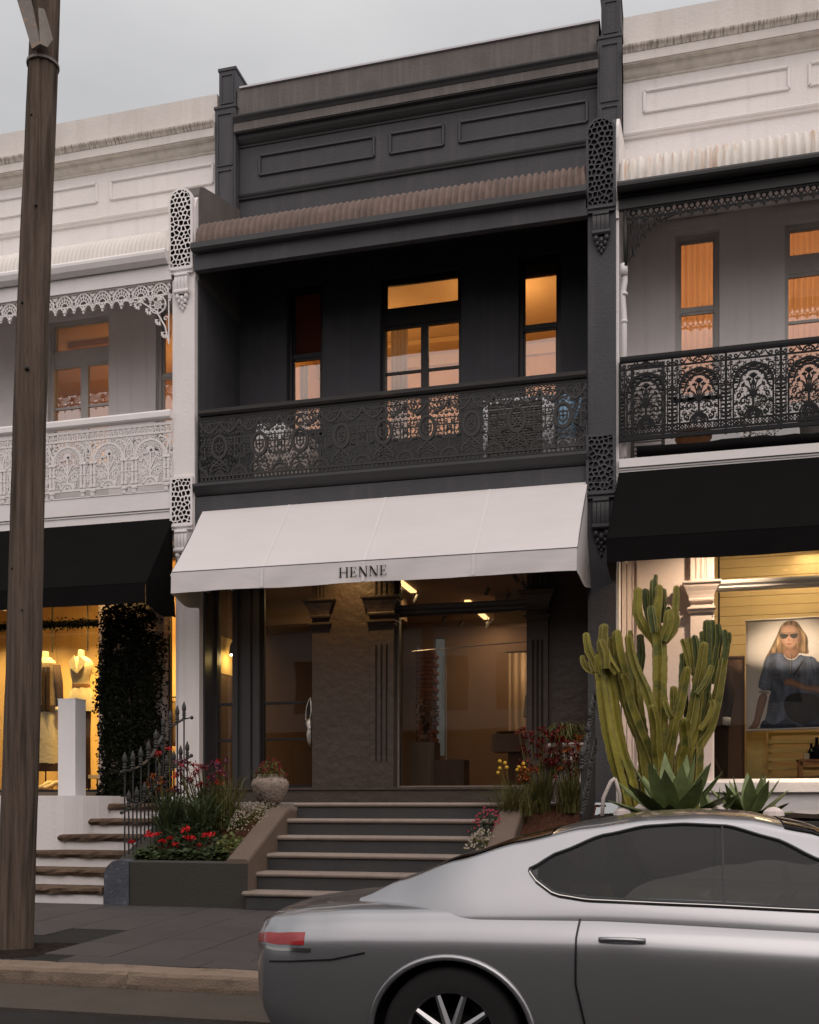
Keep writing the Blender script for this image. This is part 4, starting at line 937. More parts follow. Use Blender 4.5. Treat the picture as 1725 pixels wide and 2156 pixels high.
# right shop front
b = MB(); wall_grid(b, 2.89, 9.2, 1.70, 5.3, .50, .70, [(4.10, 8.6, 1.70, 5.26)]); b.build('shop_wall', m_pinkwhite, rig)
b = MB(); 
for a, c, y in ((2.90, 2.96, .42), (2.97, 3.03, .45), (3.04, 3.06, .47), (3.10, 3.14, .46)): b.box(a, c, y, .499, 1.70, 5.25)
b.build('door_moulding', m_pinkwhite, rig)
pilaster(rig, 3.81, 4.09, .40, .6, 1.70, 5.25, m_pinkwhite, 3, (1.8, 1.82), (4.42, 5.22))
b = MB(); frame_rect(b, 4.10, 8.6, 1.70, 5.26, .52, .60, .02); b.prism_x([(.60, 4.26), (.44, 4.26), (.42, 4.28), (.42, 4.30), (.39, 4.33), (.38, 4.36), (.38, 4.375), (.60, 4.375)], 4.10, 8.6); o = b.build('shop_window', m_white_trim, rig)
B('pane', m_glass_shop, o, (4.12, 8.58, .565, .571, 1.72, 4.26)); B('pane', m_glass_shop, o, (4.12, 8.58, .565, .571, 4.375, 5.24))
b = MB(); b.prism_x([(.30, 1.53), (.28, 1.54), (.28, 1.665), (.30, 1.695), (.72, 1.695), (.72, 1.53)][::-1], 2.89, 9.2); b.build('shop_sill', m_white, rig)
B('base_wall', m_white, rig, (2.89, 9.2, .36, .72, .25, 1.528))
room(rig, 2.95, 9.0, .75, 3.4, 1.66, 5.25, m_yellow, m_ceiling, m_floor_wood)
bw = bpy.data.objects.new('display_wall', None); col.objects.link(bw); bw.parent = rig
z = 1.68; k = 0
while z < 5.15:
    hgt = .30 if z < 3.6 else .145
    b = MB(); b.box(4.0, 8.9, 2.30 + .004 * (k % 2), 2.34, z + .003, z + hgt - .003); b.build('board', m_yellow, bw); z += hgt; k += 1
b = MB(); b.box(4.25, 4.53, 1.12, 1.16, 1.66, 3.43); o = b.build('display_screen', m_brownboard, rig); b = MB(); frame_rect(b, 4.24, 4.545, 1.66, 3.45, 1.10, 1.12, .03); b.build('screen_frame', m_plinth, o)
b = MB(); b.box(4.58, 4.85, 1.35, 1.40, 1.66, 2.41); b.build('display_panel', m_yellow_paint, rig)
b = MB(); b.box(4.2, 8.5, .76, .80, 5.20, 5.235); b.build('strip_light', m_lamp_warm, rig)  # added glowing strip, kept out of view above the window
lamp('display_glow', 'AREA', (5.6, .95, 5.1), 34, (1, .77, .45), .5, None, None, .5, 2.6)
lamp('display_glow', 'AREA', (4.9, .85, 5.12), 34, (1, .78, .48), .3, (R(28), 0, 0), None, .5, 1.2)
# downlights under the awnings, with extra ones added to brighten the poster
def downlight(x, y, z, e, c, size=.05, parent=None, rot=None, ang=110):
    b = MB(); b.lathe([(.05, 0), (.06, .02), (.06, .10), (.04, .12)], (x, y, z), 12); o = b.build('downlight', m_black, parent)
    b = MB(); b.lathe([(.038, -.004), (.038, -.001)], (x, y, z), 10); b.build('bulb', m_lamp_warm, o)
    lamp('downlight_beam', 'SPOT', (x, y, z - .03), e, c, size, rot, ang, .8)
downlight(4.5, -.45, 5.12, 240, (1, .74, .5), .06, rig, (R(28), 0, R(44)), 110); downlight(5.15, -.75, 4.78, 620, (1, .78, .56), .05, rig, (R(42), 0, 0), 52); downlight(5.3, -.75, 4.78, 560, (1, .78, .56), .05, rig, (R(33), 0, 0), 36); downlight(6.6, -.45, 5.15, 220, (1, .74, .5), .06, rig, (R(24), 0, 0), 90)  # all but the first beam are added to light the poster and display
downlight(-.95, -.35, 5.1, 75, (1, .58, .22), .06, mid, (R(26), 0, 0), 95); downlight(-2.3, -.4, 5.1, 12, (1, .60, .25), .05, mid, (R(20), 0, 0), 90)

# ------------------------------------------------------------------ awnings
def awning(label, x0, x1, xf0, xf1, za, zf, zb, canvas, seams, pip, lettering=False, seam_mat=None, yb=0.0, yf=-1.2):
    t = thing('awning', ((x0 + x1) / 2, yb, za), label, 'awning', 'shop awnings')
    b = MB(); nx, ny = 40, 8; rw = random.Random(len(label))
    def P(i, j):
        u, v = i / nx, j / ny
        xa = x0 + (x1 - x0) * u; xf = xf0 + (xf1 - xf0) * u
        sag = -.018 * math.sin(math.pi * v) * (1 + .3 * math.sin(u * 4 * math.pi))
        return (xa + (xf - xa) * v, yb + (yf - yb) * v - .004, za + (zf - za) * v + sag)
    for i in range(nx + 1):
        for j in range(ny + 1): b.v.append(P(i, j))
    for i in range(nx):
        for j in range(ny): q = i * (ny + 1) + j; b.f.append([q, q + 1, q + ny + 2, q + ny + 1]); b.m.append(0)
    b.build('canvas_top', canvas, t, True)
    b = MB(); n = 64; ph = rw.uniform(0, 6)
    for i in range(n + 1):
        u = i / n; x = xf0 + (xf1 - xf0) * u
        for k in range(5):
            v = k / 4
            b.v.append((x, yf - .012 - .018 * v + .010 * v * math.sin(u * 23 + ph + v * 1.5) + .006 * v * math.sin(u * 61 + v * 3), zf - .006 + (zb - zf) * v + .006 * v * math.sin(u * 17 + ph)))
    for i in range(n):
        for k in range(4): q = i * 5 + k; b.f.append([q, q + 1, q + 6, q + 5]); b.m.append(0)
    val = b.build('front_valance', canvas, t, True)
    for xa, xf, sgn in ((x0, xf0, -1), (x1, xf1, 1)):
        b = MB(); pts = []
        m = 10
        for i in range(m + 1):
            v = i / m; y = yb + (yf - yb) * v; x = xa + (xf - xa) * v
            topz = za + (zf - za) * v - .02; 
            lo = zf - .02 + (zb - zf) * (.9 + .1 * v) - .07 * math.sin(math.pi * (1 - v)) ** 2
            b.v += [(x, y, topz), (x + sgn * .03 * math.sin(3.1 * v), y, (topz + lo) / 2), (x + sgn * .05 * (1 - v), y, lo)]
        for i in range(m):
            for k in range(2): q = i * 3 + k; b.f.append([q, q + 3, q + 4, q + 1]); b.m.append(0)
        b.build('side_flap', canvas, t, True)
    b = MB(); b.tube([(xf0, yf - .006, zf), (xf1, yf - .006, zf)], .009, 6)
    for xa, xf in ((x0, xf0), (x1, xf1)): b.tube([(xa, yb, za - .015), (xf, yf, zf - .012)], .008, 6)
    b.build('piping', pip, t)
    b = MB(); b.tube([(xf0 + .03, yf + .03, zf - .03), (xf1 - .03, yf + .03, zf - .03)], .02, 6)
    for x in (x0 + .1, (x0 + x1) / 2, x1 - .1): b.tube([(x, yb, zf - .03), (x, yf + .03, zf - .03)], .018, 6)
    b.build('awning_frame', m_steel, t)
    for sx in seams:
        u = (sx - x0) / (x1 - x0); b = MB(); pts = []
        for j in range(ny + 1): p = P(u * nx, j); pts.append((p[0], p[1] - .001, p[2] + .004))
        b.blade(pts, [.035] * len(pts), (1, 0, 0)); xf = xf0 + (xf1 - xf0) * u
        b.face([(xf - .022, yf - .022, zf - .01), (xf + .022, yf - .022, zf - .01), (xf + .022, yf - .045, zb + .005), (xf - .022, yf - .045, zb + .005)])
        b.build('seam', seam_mat, t)
    if lettering:
        # HENNE in serif capitals, printed on the valance
        b = MB(); H_ = .128; x = lettering[0]; z0 = lettering[1]; y = yf - .0455
        def R_(xa, xb, za_, zb_): b.box(x + xa, x + xb, y, y + .004, z0 + za_ * H_, z0 + zb_ * H_)
        def serif(xa, xb, zz): R_(xa, xb, zz, zz + .045)
        def stem(xa, w): R_(xa, xa + w, 0, 1); serif(xa - .011, xa + w + .011, 0); serif(xa - .011, xa + w + .011, .955)
        def diag(xa, xb, w): b.prism_y([(x + xa, z0 + H_), (x + xa + w, z0 + H_), (x + xb, z0), (x + xb - w, z0)], y - .0006, y + .0046)
        for ch in 'HENNE':
            if ch == 'H': stem(.012, .019); stem(.102, .019); R_(.031, .102, .47, .53); x += .150
            elif ch == 'E':
                stem(.012, .019); R_(.031, .083, .955, 1); R_(.031, .089, 0, .045); R_(.031, .070, .47, .53)
                R_(.077, .085, .80, .955); R_(.082, .091, .045, .21); R_(.066, .072, .40, .60); x += .117
            else:
                R_(.014, .022, 0, .93); serif(.002, .034, 0); R_(.107, .115, .07, 1); serif(.095, .127, .955); diag(.006, .115, .027); serif(-.004, .02, .955); x += .144
        b.build('lettering', m_ink, t)
    return t
awning('off white canvas shop awning lettered HENNE below the charcoal balcony', -3.17, 2.47, -3.05, 2.45, 5.71, 4.545, 4.265, m_canvas_white, [-1.80, -.35, 1.14], m_piping, (-.63, 4.335), m_seam)
awning('black canvas shop awning on the left, behind the timber pole', -9.4, -3.66, -9.4, -3.44, 5.645, 4.43, 4.155, m_canvas_black, [], m_canvas_black)
awning('black canvas shop awning on the right, above the cactus and poster', 2.89, 9.1, 2.81, 9.1, 5.80, 4.63, 4.335, m_canvas_black, [], m_canvas_black)

# ------------------------------------------------------------------ steps, planters, fences
def steps(label, x0, x1, n, y0, tread, z0, rise, m_r, m_t, rough, lip, group=None):
    t = thing('front_steps', ((x0 + x1) / 2, y0, z0), label, 'steps')
    r_ = random.Random(n + int(x0 * 10))
    for k in range(n):
        y = y0 + tread * k; z = z0 + rise * k; th = .08 if rough else .055
        e = .012
        b = MB(); b.box(x0, x1, y + lip, y + tread + lip + .3 - .001 * k, z0 + .0 if k == 0 else z, z + rise - th); o = b.build('step', m_r, t)
        b = MB(); nseg = 44 if rough else 6; a = .016 if rough else .001; off = .0 if rough else .0
        xa, xb = x0 - (0 if rough else .035), x1 + (0 if rough else .035)
        if rough and k > 2: pass
        for s_ in range(nseg + 1):
            x = xa + (xb - xa) * s_ / nseg; q = [r_.uniform(-a, a) for _ in range(5)]
            zt = z + rise
            b.v += [(x, y + lip + .05, zt - th), (x, y + .012 + q[0], zt - th + .004 + q[3] * .5), (x, y - .004 + q[1] * .9, zt - th * .5), (x, y + .008 + q[2] * .8, zt - .012 + q[4] * .2), (x, y + .035, zt + q[4] * .25), (x, y + tread + .12, zt)]
        for s_ in range(nseg):
            for j in range(5): w_ = s_ * 6 + j; b.f.append([w_, w_ + 6, w_ + 7, w_ + 1]); b.m.append(0)
        b.f.append([5, 4, 3, 2, 1, 0]); b.m.append(0); b.f.append([nseg * 6 + j for j in range(6)]); b.m.append(0)
        b.build('tread', m_t, o, not rough)
    return t
st = steps('dark grey entrance steps with pale stone treads, under the white awning', -.85, 1.70, 6, -3.76, .31, .25, .192, m_riser, m_nosing, False, .03)
b = MB(); b.box(-2.3, 2.3, -1.92, .12, 1.2, 1.396); b.build('landing', m_nosing, st)
st2 = steps('white painted steps with rough brown stone treads, behind the timber pole', -6.6, -2.62, 6, -3.70, .30, .25, .190, m_white, m_sandstone, True, .05)
b = MB(); b.box(-4.28, -2.62, -1.75, .28, 1.2, 1.386); b.build('landing', m_sandstone, st2)
# white freestanding pillar on the plinth
t = thing('display_pillar', (-5.12, -.4, 1.487), 'plain white square pillar in front of the dressed window mannequins', 'pillar')
b = MB(); b.box(-5.27, -4.98, -.5, -.22, 1.487, 2.93); b.box(-5.275, -4.975, -.505, -.215, 2.93, 2.945); b.build('shaft', m_white_lam, t)
# left planter
def soilz(y): return .70 + (y + 3.45) * .46
pt = thing('garden_planter', (-1.6, -3.6, .25), 'dark olive grey planter wall beside the entrance steps, full of flowers', 'planter', 'planters either side of the entrance steps')
b = MB(); b.prism_x([(-3.66, .25), (-3.66, .735), (-3.645, .75), (-3.46, .75), (-3.45, .74), (-3.45, .25)][::-1], -2.285, -.86); b.build('front_wall', m_plantergrey, pt)
def string_wall(x0, x1, parent):
    b = MB(); prof = [(-3.655, .25), (-3.655, .75), (-3.60, .775), (-2.55, 1.265), (-2.42, 1.305), (-2.3, 1.30), (-2.22, 1.27), (-2.0, 1.27), (-2.0, .25)]
    n = len(prof); e = .035
    rings = [(x0, 0), (x0 + .012, e * .7), (x0 + .04, e), (x1 - .04, e), (x1 - .012, e * .7), (x1, 0)]
    for x, dz in rings:
        for i, (y, z) in enumerate(prof): b.v.append((x, y, z + (dz if 1 <= i <= 7 else 0)))
    for i in range(len(rings) - 1):
        for j in range(n - 1): q = i * n + j; b.f.append([q, q + n, q + n + 1, q + 1]); b.m.append(0)
    b.f.append(list(range(n))); b.m.append(0); b.f.append([5 * n + j for j in range(n - 1, -1, -1)]); b.m.append(0)
    return b.build('sloping_coping', m_string, parent)
string_wall(-1.12, -.853, pt)
def soil(x0, x1, y0, y1, fz, mat, parent, seed):
    r_ = random.Random(seed); b = MB(); nx, ny = 24, 24
    for i in range(nx + 1):
        for j in range(ny + 1):
            x = x0 + (x1 - x0) * i / nx; y = y0 + (y1 - y0) * j / ny; b.v.append((x, y, fz(y) + r_.uniform(-.02, .02)))
    for i in range(nx):
        for j in range(ny): q = i * (ny + 1) + j; b.f.append([q, q + ny + 1, q + ny + 2, q + 1]); b.m.append(0)
    return b.build('soil', mat, parent)
soil(-2.28, -1.12, -3.45, -.3, lambda y: min(soilz(y), 1.30), m_redmulch, pt, 1)
b = MB(); b.prism_x([(-3.40, .25), (-3.40, .72), (-2.2, 1.26), (-.2, 1.26), (-.2, .25)], -2.60, -2.29); b.build('side_wall', m_plantergrey, pt)
sb = thing('stone_block', (-2.45, -3.6, .25), 'blue grey round shouldered stone block at the corner of the planter', 'stone block')
b = MB(); b.prism_y([(-2.605, .25), (-2.292, .25), (-2.292, .74), (-2.34, .755), (-2.42, .758), (-2.50, .735), (-2.565, .68), (-2.598, .60)], -3.675, -3.405); b.build('block', m_bluestone, sb)
# right planter
pt2 = thing('garden_planter', (2.25, -3.6, .25), 'planter on the right of the entrance steps, with kangaroo paws behind the car', 'planter', 'planters either side of the entrance steps')
b = MB(); b.box(1.70, 2.75, -3.66, -3.45, .25, .75); b.build('front_wall', m_plantergrey, pt2)
string_wall(1.703, 1.97, pt2); soil(1.97, 2.75, -3.45, -.3, lambda y: min(soilz(y), 1.36), m_redmulch, pt2, 2)
pt3 = thing('garden_bed', (4.2, -3.0, .25), 'raised front garden bed of the right hand house holding the tall cactus', 'garden bed')
b = MB(); b.box(2.76, 9.0, -3.66, -3.45, .25, 1.22); b.build('front_wall', m_plantergrey, pt3); soil(2.76, 9.0, -3.45, .35, lambda y: 1.25, m_soil, pt3, 3)
# fences
def finial_mesh():
    b = MB(); b.lathe([(.016, 0), (.03, .012), (.016, .03), (.03, .045), (.018, .06), (.026, .075), (.018, .09), (.03, .125), (.026, .165), (.012, .20), (.004, .225)], (0, 0, 0), 8); return b
def interp(tbl, y):
    for (a, za), (c, zc) in zip(tbl, tbl[1:]):
        if a <= y <= c: return za + (zc - za) * (y - a) / (c - a)
    return tbl[0][1] if y < tbl[0][0] else tbl[-1][1]
UP = [(-3.55, 1.745), (-3.27, 1.786), (-3.03, 1.861), (-2.82, 1.988), (-2.70, 2.115), (-2.54, 2.257), (-2.30, 2.368), (-2.03, 2.467), (-1.80, 2.502)]
LO = [(-3.55, 1.287), (-3.27, 1.345), (-2.98, 1.439), (-2.79, 1.572), (-2.58, 1.72), (-2.18, 1.879), (-1.81, 2.009)]
def fence(x, label, mirror=False):
    t = thing('iron_fence', (x, -2.7, 1.0), label, 'fence', 'iron fences at the sides of the entrance garden')
    for tbl in (UP, LO):
        b = MB(); pts = [(x, y, z) for y, z in tbl]
        pts = [(x, a, interp(tbl, a)) for a in [tbl[0][0] + (tbl[-1][0] - tbl[0][0]) * i / 22 for i in range(23)]]
        # flat bar
        for p, q in zip(pts, pts[1:]):
            for s_ in (0,):
                b.add([(x - .02, p[1], p[2] - .006), (x + .02, p[1], p[2] - .006), (x + .02, p[1], p[2] + .006), (x - .02, p[1], p[2] + .006), (x - .02, q[1], q[2] - .006), (x + .02, q[1], q[2] - .006), (x + .02, q[1], q[2] + .006), (x - .02, q[1], q[2] + .006)],
                      [(0, 4, 5, 1), (1, 5, 6, 2), (2, 6, 7, 3), (3, 7, 4, 0)])
        b.ball((x, tbl[0][0], tbl[0][1]), .022, 8); b.ball((x, tbl[-1][0], tbl[-1][1]), .025, 8)
        b.build('rail', m_iron_char, t)
    fm = None
    ys = [-3.48 + .183 * i for i in range(9)]; ys2 = [-3.39 + .183 * i for i in range(9)]
    for lst, tbl in ((ys, UP), (ys2, LO)):
        for y in lst:
            z = interp(tbl, y); b = MB(); b.tube([(x, y, .78 + max(0, (y + 3.45) * .40)), (x, y, z)], .011, 6); o = b.build('bar', m_iron_char, t)
            if fm is None:
                fm = finial_mesh().build('finial', m_iron_char, None); q = fm; q.parent = o
            else: q = inst(fm, o)
            q.location = Vector((x, y, z)) - world_loc(o)
    return t
fence(-2.45, 'charcoal spearhead fence climbing beside the planter to the white pier')
fence(2.72, 'charcoal spearhead fence climbing between the kangaroo paws and cactus')
# ------------------------------------------------------------------ timber pole
def pc(z): return -1.755 + (z - .2) * .0375 + .012 * math.sin(z * .9)
def pr(z): return .150 - .0047 * (z - .2) + .02 * max(0, .5 - z)
pole = thing('utility_pole', (-1.75, -6.5, .19), 'leaning weathered timber utility pole at the kerb, with a steel strut bracket', 'utility pole')
b = MB(); n = 30; sd = 28; rp = random.Random(11)
off = [rp.uniform(-.006, .006) for _ in range(sd)]
for i in range(n + 1):
    z = .10 + 8.9 * i / n; cx = pc(z); r = pr(z)
    for k in range(sd):
        t = 6.2832 * k / sd; rr_ = r + off[k] + rp.uniform(-.0022, .0022) - (.012 if k in (5, 17, 23) else 0)
        b.v.append((cx + rr_ * math.cos(t), -6.5 + rr_ * math.sin(t), z))
for i in range(n):
    for k in range(sd):
        k2 = (k + 1) % sd; b.f.append([i * sd + k, i * sd + k2, (i + 1) * sd + k2, (i + 1) * sd + k]); b.m.append(0)
b.f.append([n * sd + k for k in range(sd)]); b.m.append(0)
b.build('shaft', m_pole, pole, True)
b = MB()
for z in (7.575,): b.tube([(pc(z) + (pr(7.6) + .006) * math.cos(t), -6.5 + (pr(7.6) + .006) * math.sin(t), z) for t in [6.283 * k / 20 for k in range(20)]], .016, 4, True)
b.build('band', m_galv, pole)
b = MB()
def plate(pts, y0, y1, xo=0):
    b.prism_y(pts, y0, y1)
plate([(-1.452, 7.585), (-1.375, 7.612), (-1.49, 8.06), (-1.515, 8.45), (-1.66, 8.45), (-1.614, 8.08)], -6.685, -6.655)
b.add([(-1.452, -6.655, 7.585), (-1.452, -6.56, 7.62), (-1.64, -6.60, 8.45), (-1.66, -6.655, 8.45)], [(0, 1, 2, 3)])
b.add([(-1.375, -6.685, 7.612), (-1.33, -6.65, 7.60), (-1.289, -6.64, 7.66), (-1.359, -6.66, 7.915), (-1.395, -6.68, 7.915), (-1.375, -6.67, 7.612), (-1.33, -6.635, 7.60), (-1.289, -6.625, 7.66), (-1.359, -6.645, 7.915), (-1.395, -6.665, 7.915)], [(0, 1, 2, 3, 4), (9, 8, 7, 6, 5), (1, 6, 7, 2), (2, 7, 8, 3), (0, 5, 6, 1), (3, 8, 9, 4)])
b.build('strut_bracket', m_galv, pole)
b = MB()
for (a, z, r) in ((-60, 6.35, .012), (-100, 5.55, .012), (-70, 5.0, .02), (-110, 3.35, .011), (-65, 3.0, .009), (-95, 7.1, .01)):
    rad = pr(z); x = pc(z) + rad * math.cos(R(a)); y = -6.5 + rad * math.sin(R(a)); b.ball((x, y, z), r, 8)
b.build('bolt', m_black, pole)

# ------------------------------------------------------------------ the car
CX0, CYC = 1.86, -8.68
car = thing('car', (CX0 + 2.1, CYC, 0), 'silver white two door coupe on the road in front of the entrance steps', 'car')
def lerp_tab(tab, x):
    if x <= tab[0][0]: return tab[0][1]
    for (a, va), (c, vc) in zip(tab, tab[1:]):
        if x <= c:
            t = (x - a) / (c - a); t = t * t * (3 - 2 * t) * .4 + t * .6; return va + (vc - va) * t
    return tab[-1][1]
WID = [(-.27, .42), (-.22, .60), (-.12, .73), (.06, .80), (.3, .842), (.7, .865), (1.3, .872), (2.6, .870), (3.3, .862), (3.7, .82), (4.0, .70), (4.12, .55), (4.18, .38)]
DECK = [(-.27, .74), (-.23, .82), (-.12, .868), (.06, .895), (.35, .925), (.9, .945), (1.5, .955), (2.6, .925), (3.1, .87), (3.7, .76), (4.0, .67), (4.18, .56)]
LOW = [(-.27, .46), (-.2, .36), (-.05, .27), (.3, .22), (3.7, .2), (4.0, .24), (4.18, .36)]
WX = (.83, 3.33); WR = .325
def arch(x):
    z = 0
    for c in WX:
        d = abs(x - c)
        if d < .385: z = max(z, .325 + math.sqrt(.385 ** 2 - d * d) * .96)
    return z
PROF = [(.93, .0), (.975, .16), (.995, .40), (1.0, .58), (.992, .70), (.975, .78), (.945, .845), (.90, .90), (.85, .945), (.70, .985), (.35, 1.01), (0, 1.02)]
def _dense(P_, m_):
    out = []
    for i in range(len(P_) - 1):
        p0, p1, p2, p3 = P_[max(i - 1, 0)], P_[i], P_[i + 1], P_[min(i + 2, len(P_) - 1)]
        for q in range(m_):
            u = q / m_; out.append(tuple(.5 * (2 * b_ + (c_ - a_) * u + (2 * a_ - 5 * b_ + 4 * c_ - d_) * u * u + (3 * b_ - a_ - 3 * c_ + d_) * u ** 3) for a_, b_, c_, d_ in zip(p0, p1, p2, p3)))
    return out + [P_[-1]]
PROF = _dense(PROF, 4)
def surf(x, k, side=-1, out=0.0):
    w = lerp_tab(WID, x); lo = lerp_tab(LOW, x); hi = lerp_tab(DECK, x); f_, t = PROF[k]
    z = lo + (hi - lo) * t
    return (CX0 + x, CYC + side * (w * f_ + out), z)
xs = sorted(set([-.27, -.25, -.22, -.18, -.12, -.06, 0, .06, .12, .2, .3, .4] + [round(.4 + .05 * i, 3) for i in range(76) if .4 + .05 * i < 4.18] + [4.1, 4.15, 4.18] + [round(c - .386 + .0193 * i, 4) for c in WX for i in range(41)]))
b = MB(); m = len(PROF)
for side in (-1, 1):
    base = len(b.v)
    for x in xs:
        for k in range(m): b.v.append(surf(x, k, side))
    for i in range(len(xs) - 1):
        for k in range(m - 1):
            q = base + i * m + k; fc = [q, q + m, q + m + 1, q + 1]
            mx_ = sum(b.v[v_][0] for v_ in fc) / 4 - CX0; mz_ = sum(b.v[v_][2] for v_ in fc) / 4
            if mz_ < arch(mx_) - .004: continue
            b.f.append(fc if side < 0 else fc[::-1]); b.m.append(0)
    for i, fl in ((0, False), (len(xs) - 1, True)):
        fc = [base + i * m + k for k in range(m)] 
        b.f.append(fc); b.m.append(0)
body = b.build('body', m_carpaint, car, True)
ROOF = [(.30, .935), (.5, 1.03), (.8, 1.145), (1.1, 1.24), (1.4, 1.315), (1.7, 1.36), (1.95, 1.372), (2.15, 1.362), (2.4, 1.31), (2.7, 1.18), (3.0, 1.01), (3.12, .92)]
def gzb(x): return lerp_tab(LOW, x) + (lerp_tab(DECK, x) - lerp_tab(LOW, x)) * .885
def gh(x, t, side=-1, out=0.0):
    """greenhouse surface: t 0 at the belt, 1 at the roof edge, 2 at the roof centre"""
    zr = lerp_tab(ROOF, x); zb = gzb(x); h = max(0, zr - zb)
    e_ = max(0, min(1, (x - .3) / .65)) * max(0, min(1, (3.15 - x) / .35)); e_ = e_ * e_ * (3 - 2 * e_)
    yb = lerp_tab(WID, x) * (.74 + .172 * e_); yr = yb - .05 - .44 * h
    if t <= 1:
        q = math.sin(t * 1.5708); y = yb + (yr - yb) * (t ** 1.35); z = zb + (h * .88) * t
    else:
        s = t - 1; y = yr * math.cos(s * 1.5708) ; z = zb + h * (.88 + .12 * math.sin(s * 1.5708))
    return (CX0 + x, CYC + side * (y + out), z + out * .25)
TOPW = [(1.17, 1.09), (1.3, 1.165), (1.5, 1.245), (1.7, 1.288), (1.86, 1.298), (2.05, 1.29), (2.25, 1.235), (2.45, 1.14), (2.65, 1.02), (2.78, .945)]
BOTW = [(1.17, 1.085), (1.22, 1.03), (1.3, .985), (1.45, .967), (1.9, .958), (2.4, .945), (2.78, .935)]
gx = [.30 + (3.12 - .30) * i / 112 for i in range(113)]; gt = [k / 24 for k in range(25)] + [1.08, 1.18, 1.35, 1.6, 1.8, 2.0]
b = MB(); m = len(gt)
for side in (-1, 1):
    base = len(b.v)
    for x in gx:
        for t in gt: b.v.append(gh(x, t, side))
    for i in range(len(gx) - 1):
        for k in range(m - 1):
            q = base + i * m + k; fc = [q, q + m, q + m + 1, q + 1]
            cx_ = sum(b.v[v_][0] for v_ in fc) / 4 - CX0; cz_ = sum(b.v[v_][2] for v_ in fc) / 4
            if 1.2 < cx_ < 2.74 and lerp_tab(BOTW, cx_) + .006 < cz_ < lerp_tab(TOPW, cx_) - .006 and gt[k] < 1: continue
            b.f.append(fc if side < 0 else fc[::-1]); b.m.append(0)
b.build('roof', m_carpaint, car, True)
def t_of(x, z):
    zr = lerp_tab(ROOF, x); zb = gzb(x); return (z - zb) / max(.001, (zr - zb) * .88)
for side in (-1, 1):
    for (nm, xa, xc) in (('side_window', 1.17, 2.78),):
        b = MB(); nn = 44; rows = 7
        for i in range(nn + 1):
            x = xa + (xc - xa) * i / nn; za, zc = lerp_tab(BOTW, x), max(lerp_tab(TOPW, x), lerp_tab(BOTW, x) + .003)
            for k in range(rows): z = za + (zc - za) * k / (rows - 1); b.v.append(gh(x, max(0.02, min(.99, t_of(x, z))), side, .005))
        for i in range(nn):
            for k in range(rows - 1):
                q = i * rows + k; fc = [q, q + rows, q + rows + 1, q + 1]; b.f.append(fc if side < 0 else fc[::-1]); b.m.append(0)
        w = b.build('side_window', m_glass_car, car, True)
        ol = [(xa + (xc - xa) * i / nn, lerp_tab(BOTW, xa + (xc - xa) * i / nn)) for i in range(nn + 1)] + [(xa + (xc - xa) * i / nn, lerp_tab(TOPW, xa + (xc - xa) * i / nn)) for i in range(nn, -1, -1)]
        b = MB(); b.tube([gh(x, max(.02, min(.99, t_of(x, z))), side, .003) for x, z in ol], .011, 5, True); b.build('window_seal', m_trimblack, w)
        b = MB(); b.tube([gh(xa + (xc - xa) * i / nn, max(.02, min(.99, t_of(xa + (xc - xa) * i / nn, lerp_tab(BOTW, xa + (xc - xa) * i / nn) - .006))), side, .008) for i in range(nn + 1)], .007, 5); b.build('window_strip', m_chrome, w)
        b = MB(); b.tube([gh(2.03, t_of(2.03, .955 + (1.29 - .955) * k / 8), side, .007) for k in range(9)], .006, 4); b.build('window_divider', m_trimblack, w)
for (nm, xa, xc, tb) in (('rear_window', .70, 1.25, 1.28), ('windscreen', 2.30, 2.95, 1.12)):
    b = MB(); nn = 16; ts = [tb + (2 - tb) * k / 6 for k in range(7)]; full = []
    for i in range(nn + 1):
        x = xa + (xc - xa) * i / nn; row = [gh(x, t, -1, .004) for t in ts] + [gh(x, t, 1, .004) for t in ts[::-1][1:]]
        full.append([(p[0], p[1], p[2] + .004) for p in row])
    L_ = len(full[0])
    for r_ in full: b.v += r_
    for i in range(nn):
        for k in range(L_ - 1): q = i * L_ + k; b.f.append([q, q + L_, q + L_ + 1, q + 1]); b.m.append(0)
    b.build(nm, m_darkglass, car, True)
def patch(name, mat, x0, x1, k0, k1, out, parent, side=-1, nn=10):
    b = MB(); rows = k1 - k0 + 1
    for i in range(nn + 1):
        x = x0 + (x1 - x0) * i / nn
        for k in range(k0, k1 + 1): b.v.append(surf(x, k, side, out * (1 if 0 < i < nn else .2)))
    for i in range(nn):
        for k in range(rows - 1):
            q = i * rows + k; fc = [q, q + rows, q + rows + 1, q + 1]; b.f.append(fc if side < 0 else fc[::-1]); b.m.append(0)
    return b.build(name, mat, parent, True)
def surf_line(name, mat, pts, r, parent, side=-1, out=.002):
    b = MB(); b.tube([sline(pts[0][0] + 0, pts[0][1], side, out)] + [sline(a[0] + (c[0] - a[0]) * q / 6, a[1] + (c[1] - a[1]) * q / 6, side, out) for a, c in zip(pts, pts[1:]) for q in range(1, 7)], r, 4); return b.build(name, mat, parent)
def sline(x, z, side, out):
    P_ = [surf(x, k, side, out) for k in range(len(PROF))]
    for a, c in zip(P_, P_[1:]):
        if a[2] <= z <= c[2]:
            t = (z - a[2]) / max(1e-6, c[2] - a[2]); return (a[0], a[1] + (c[1] - a[1]) * t, z)
    return P_[0] if z < P_[0][2] else P_[-1]
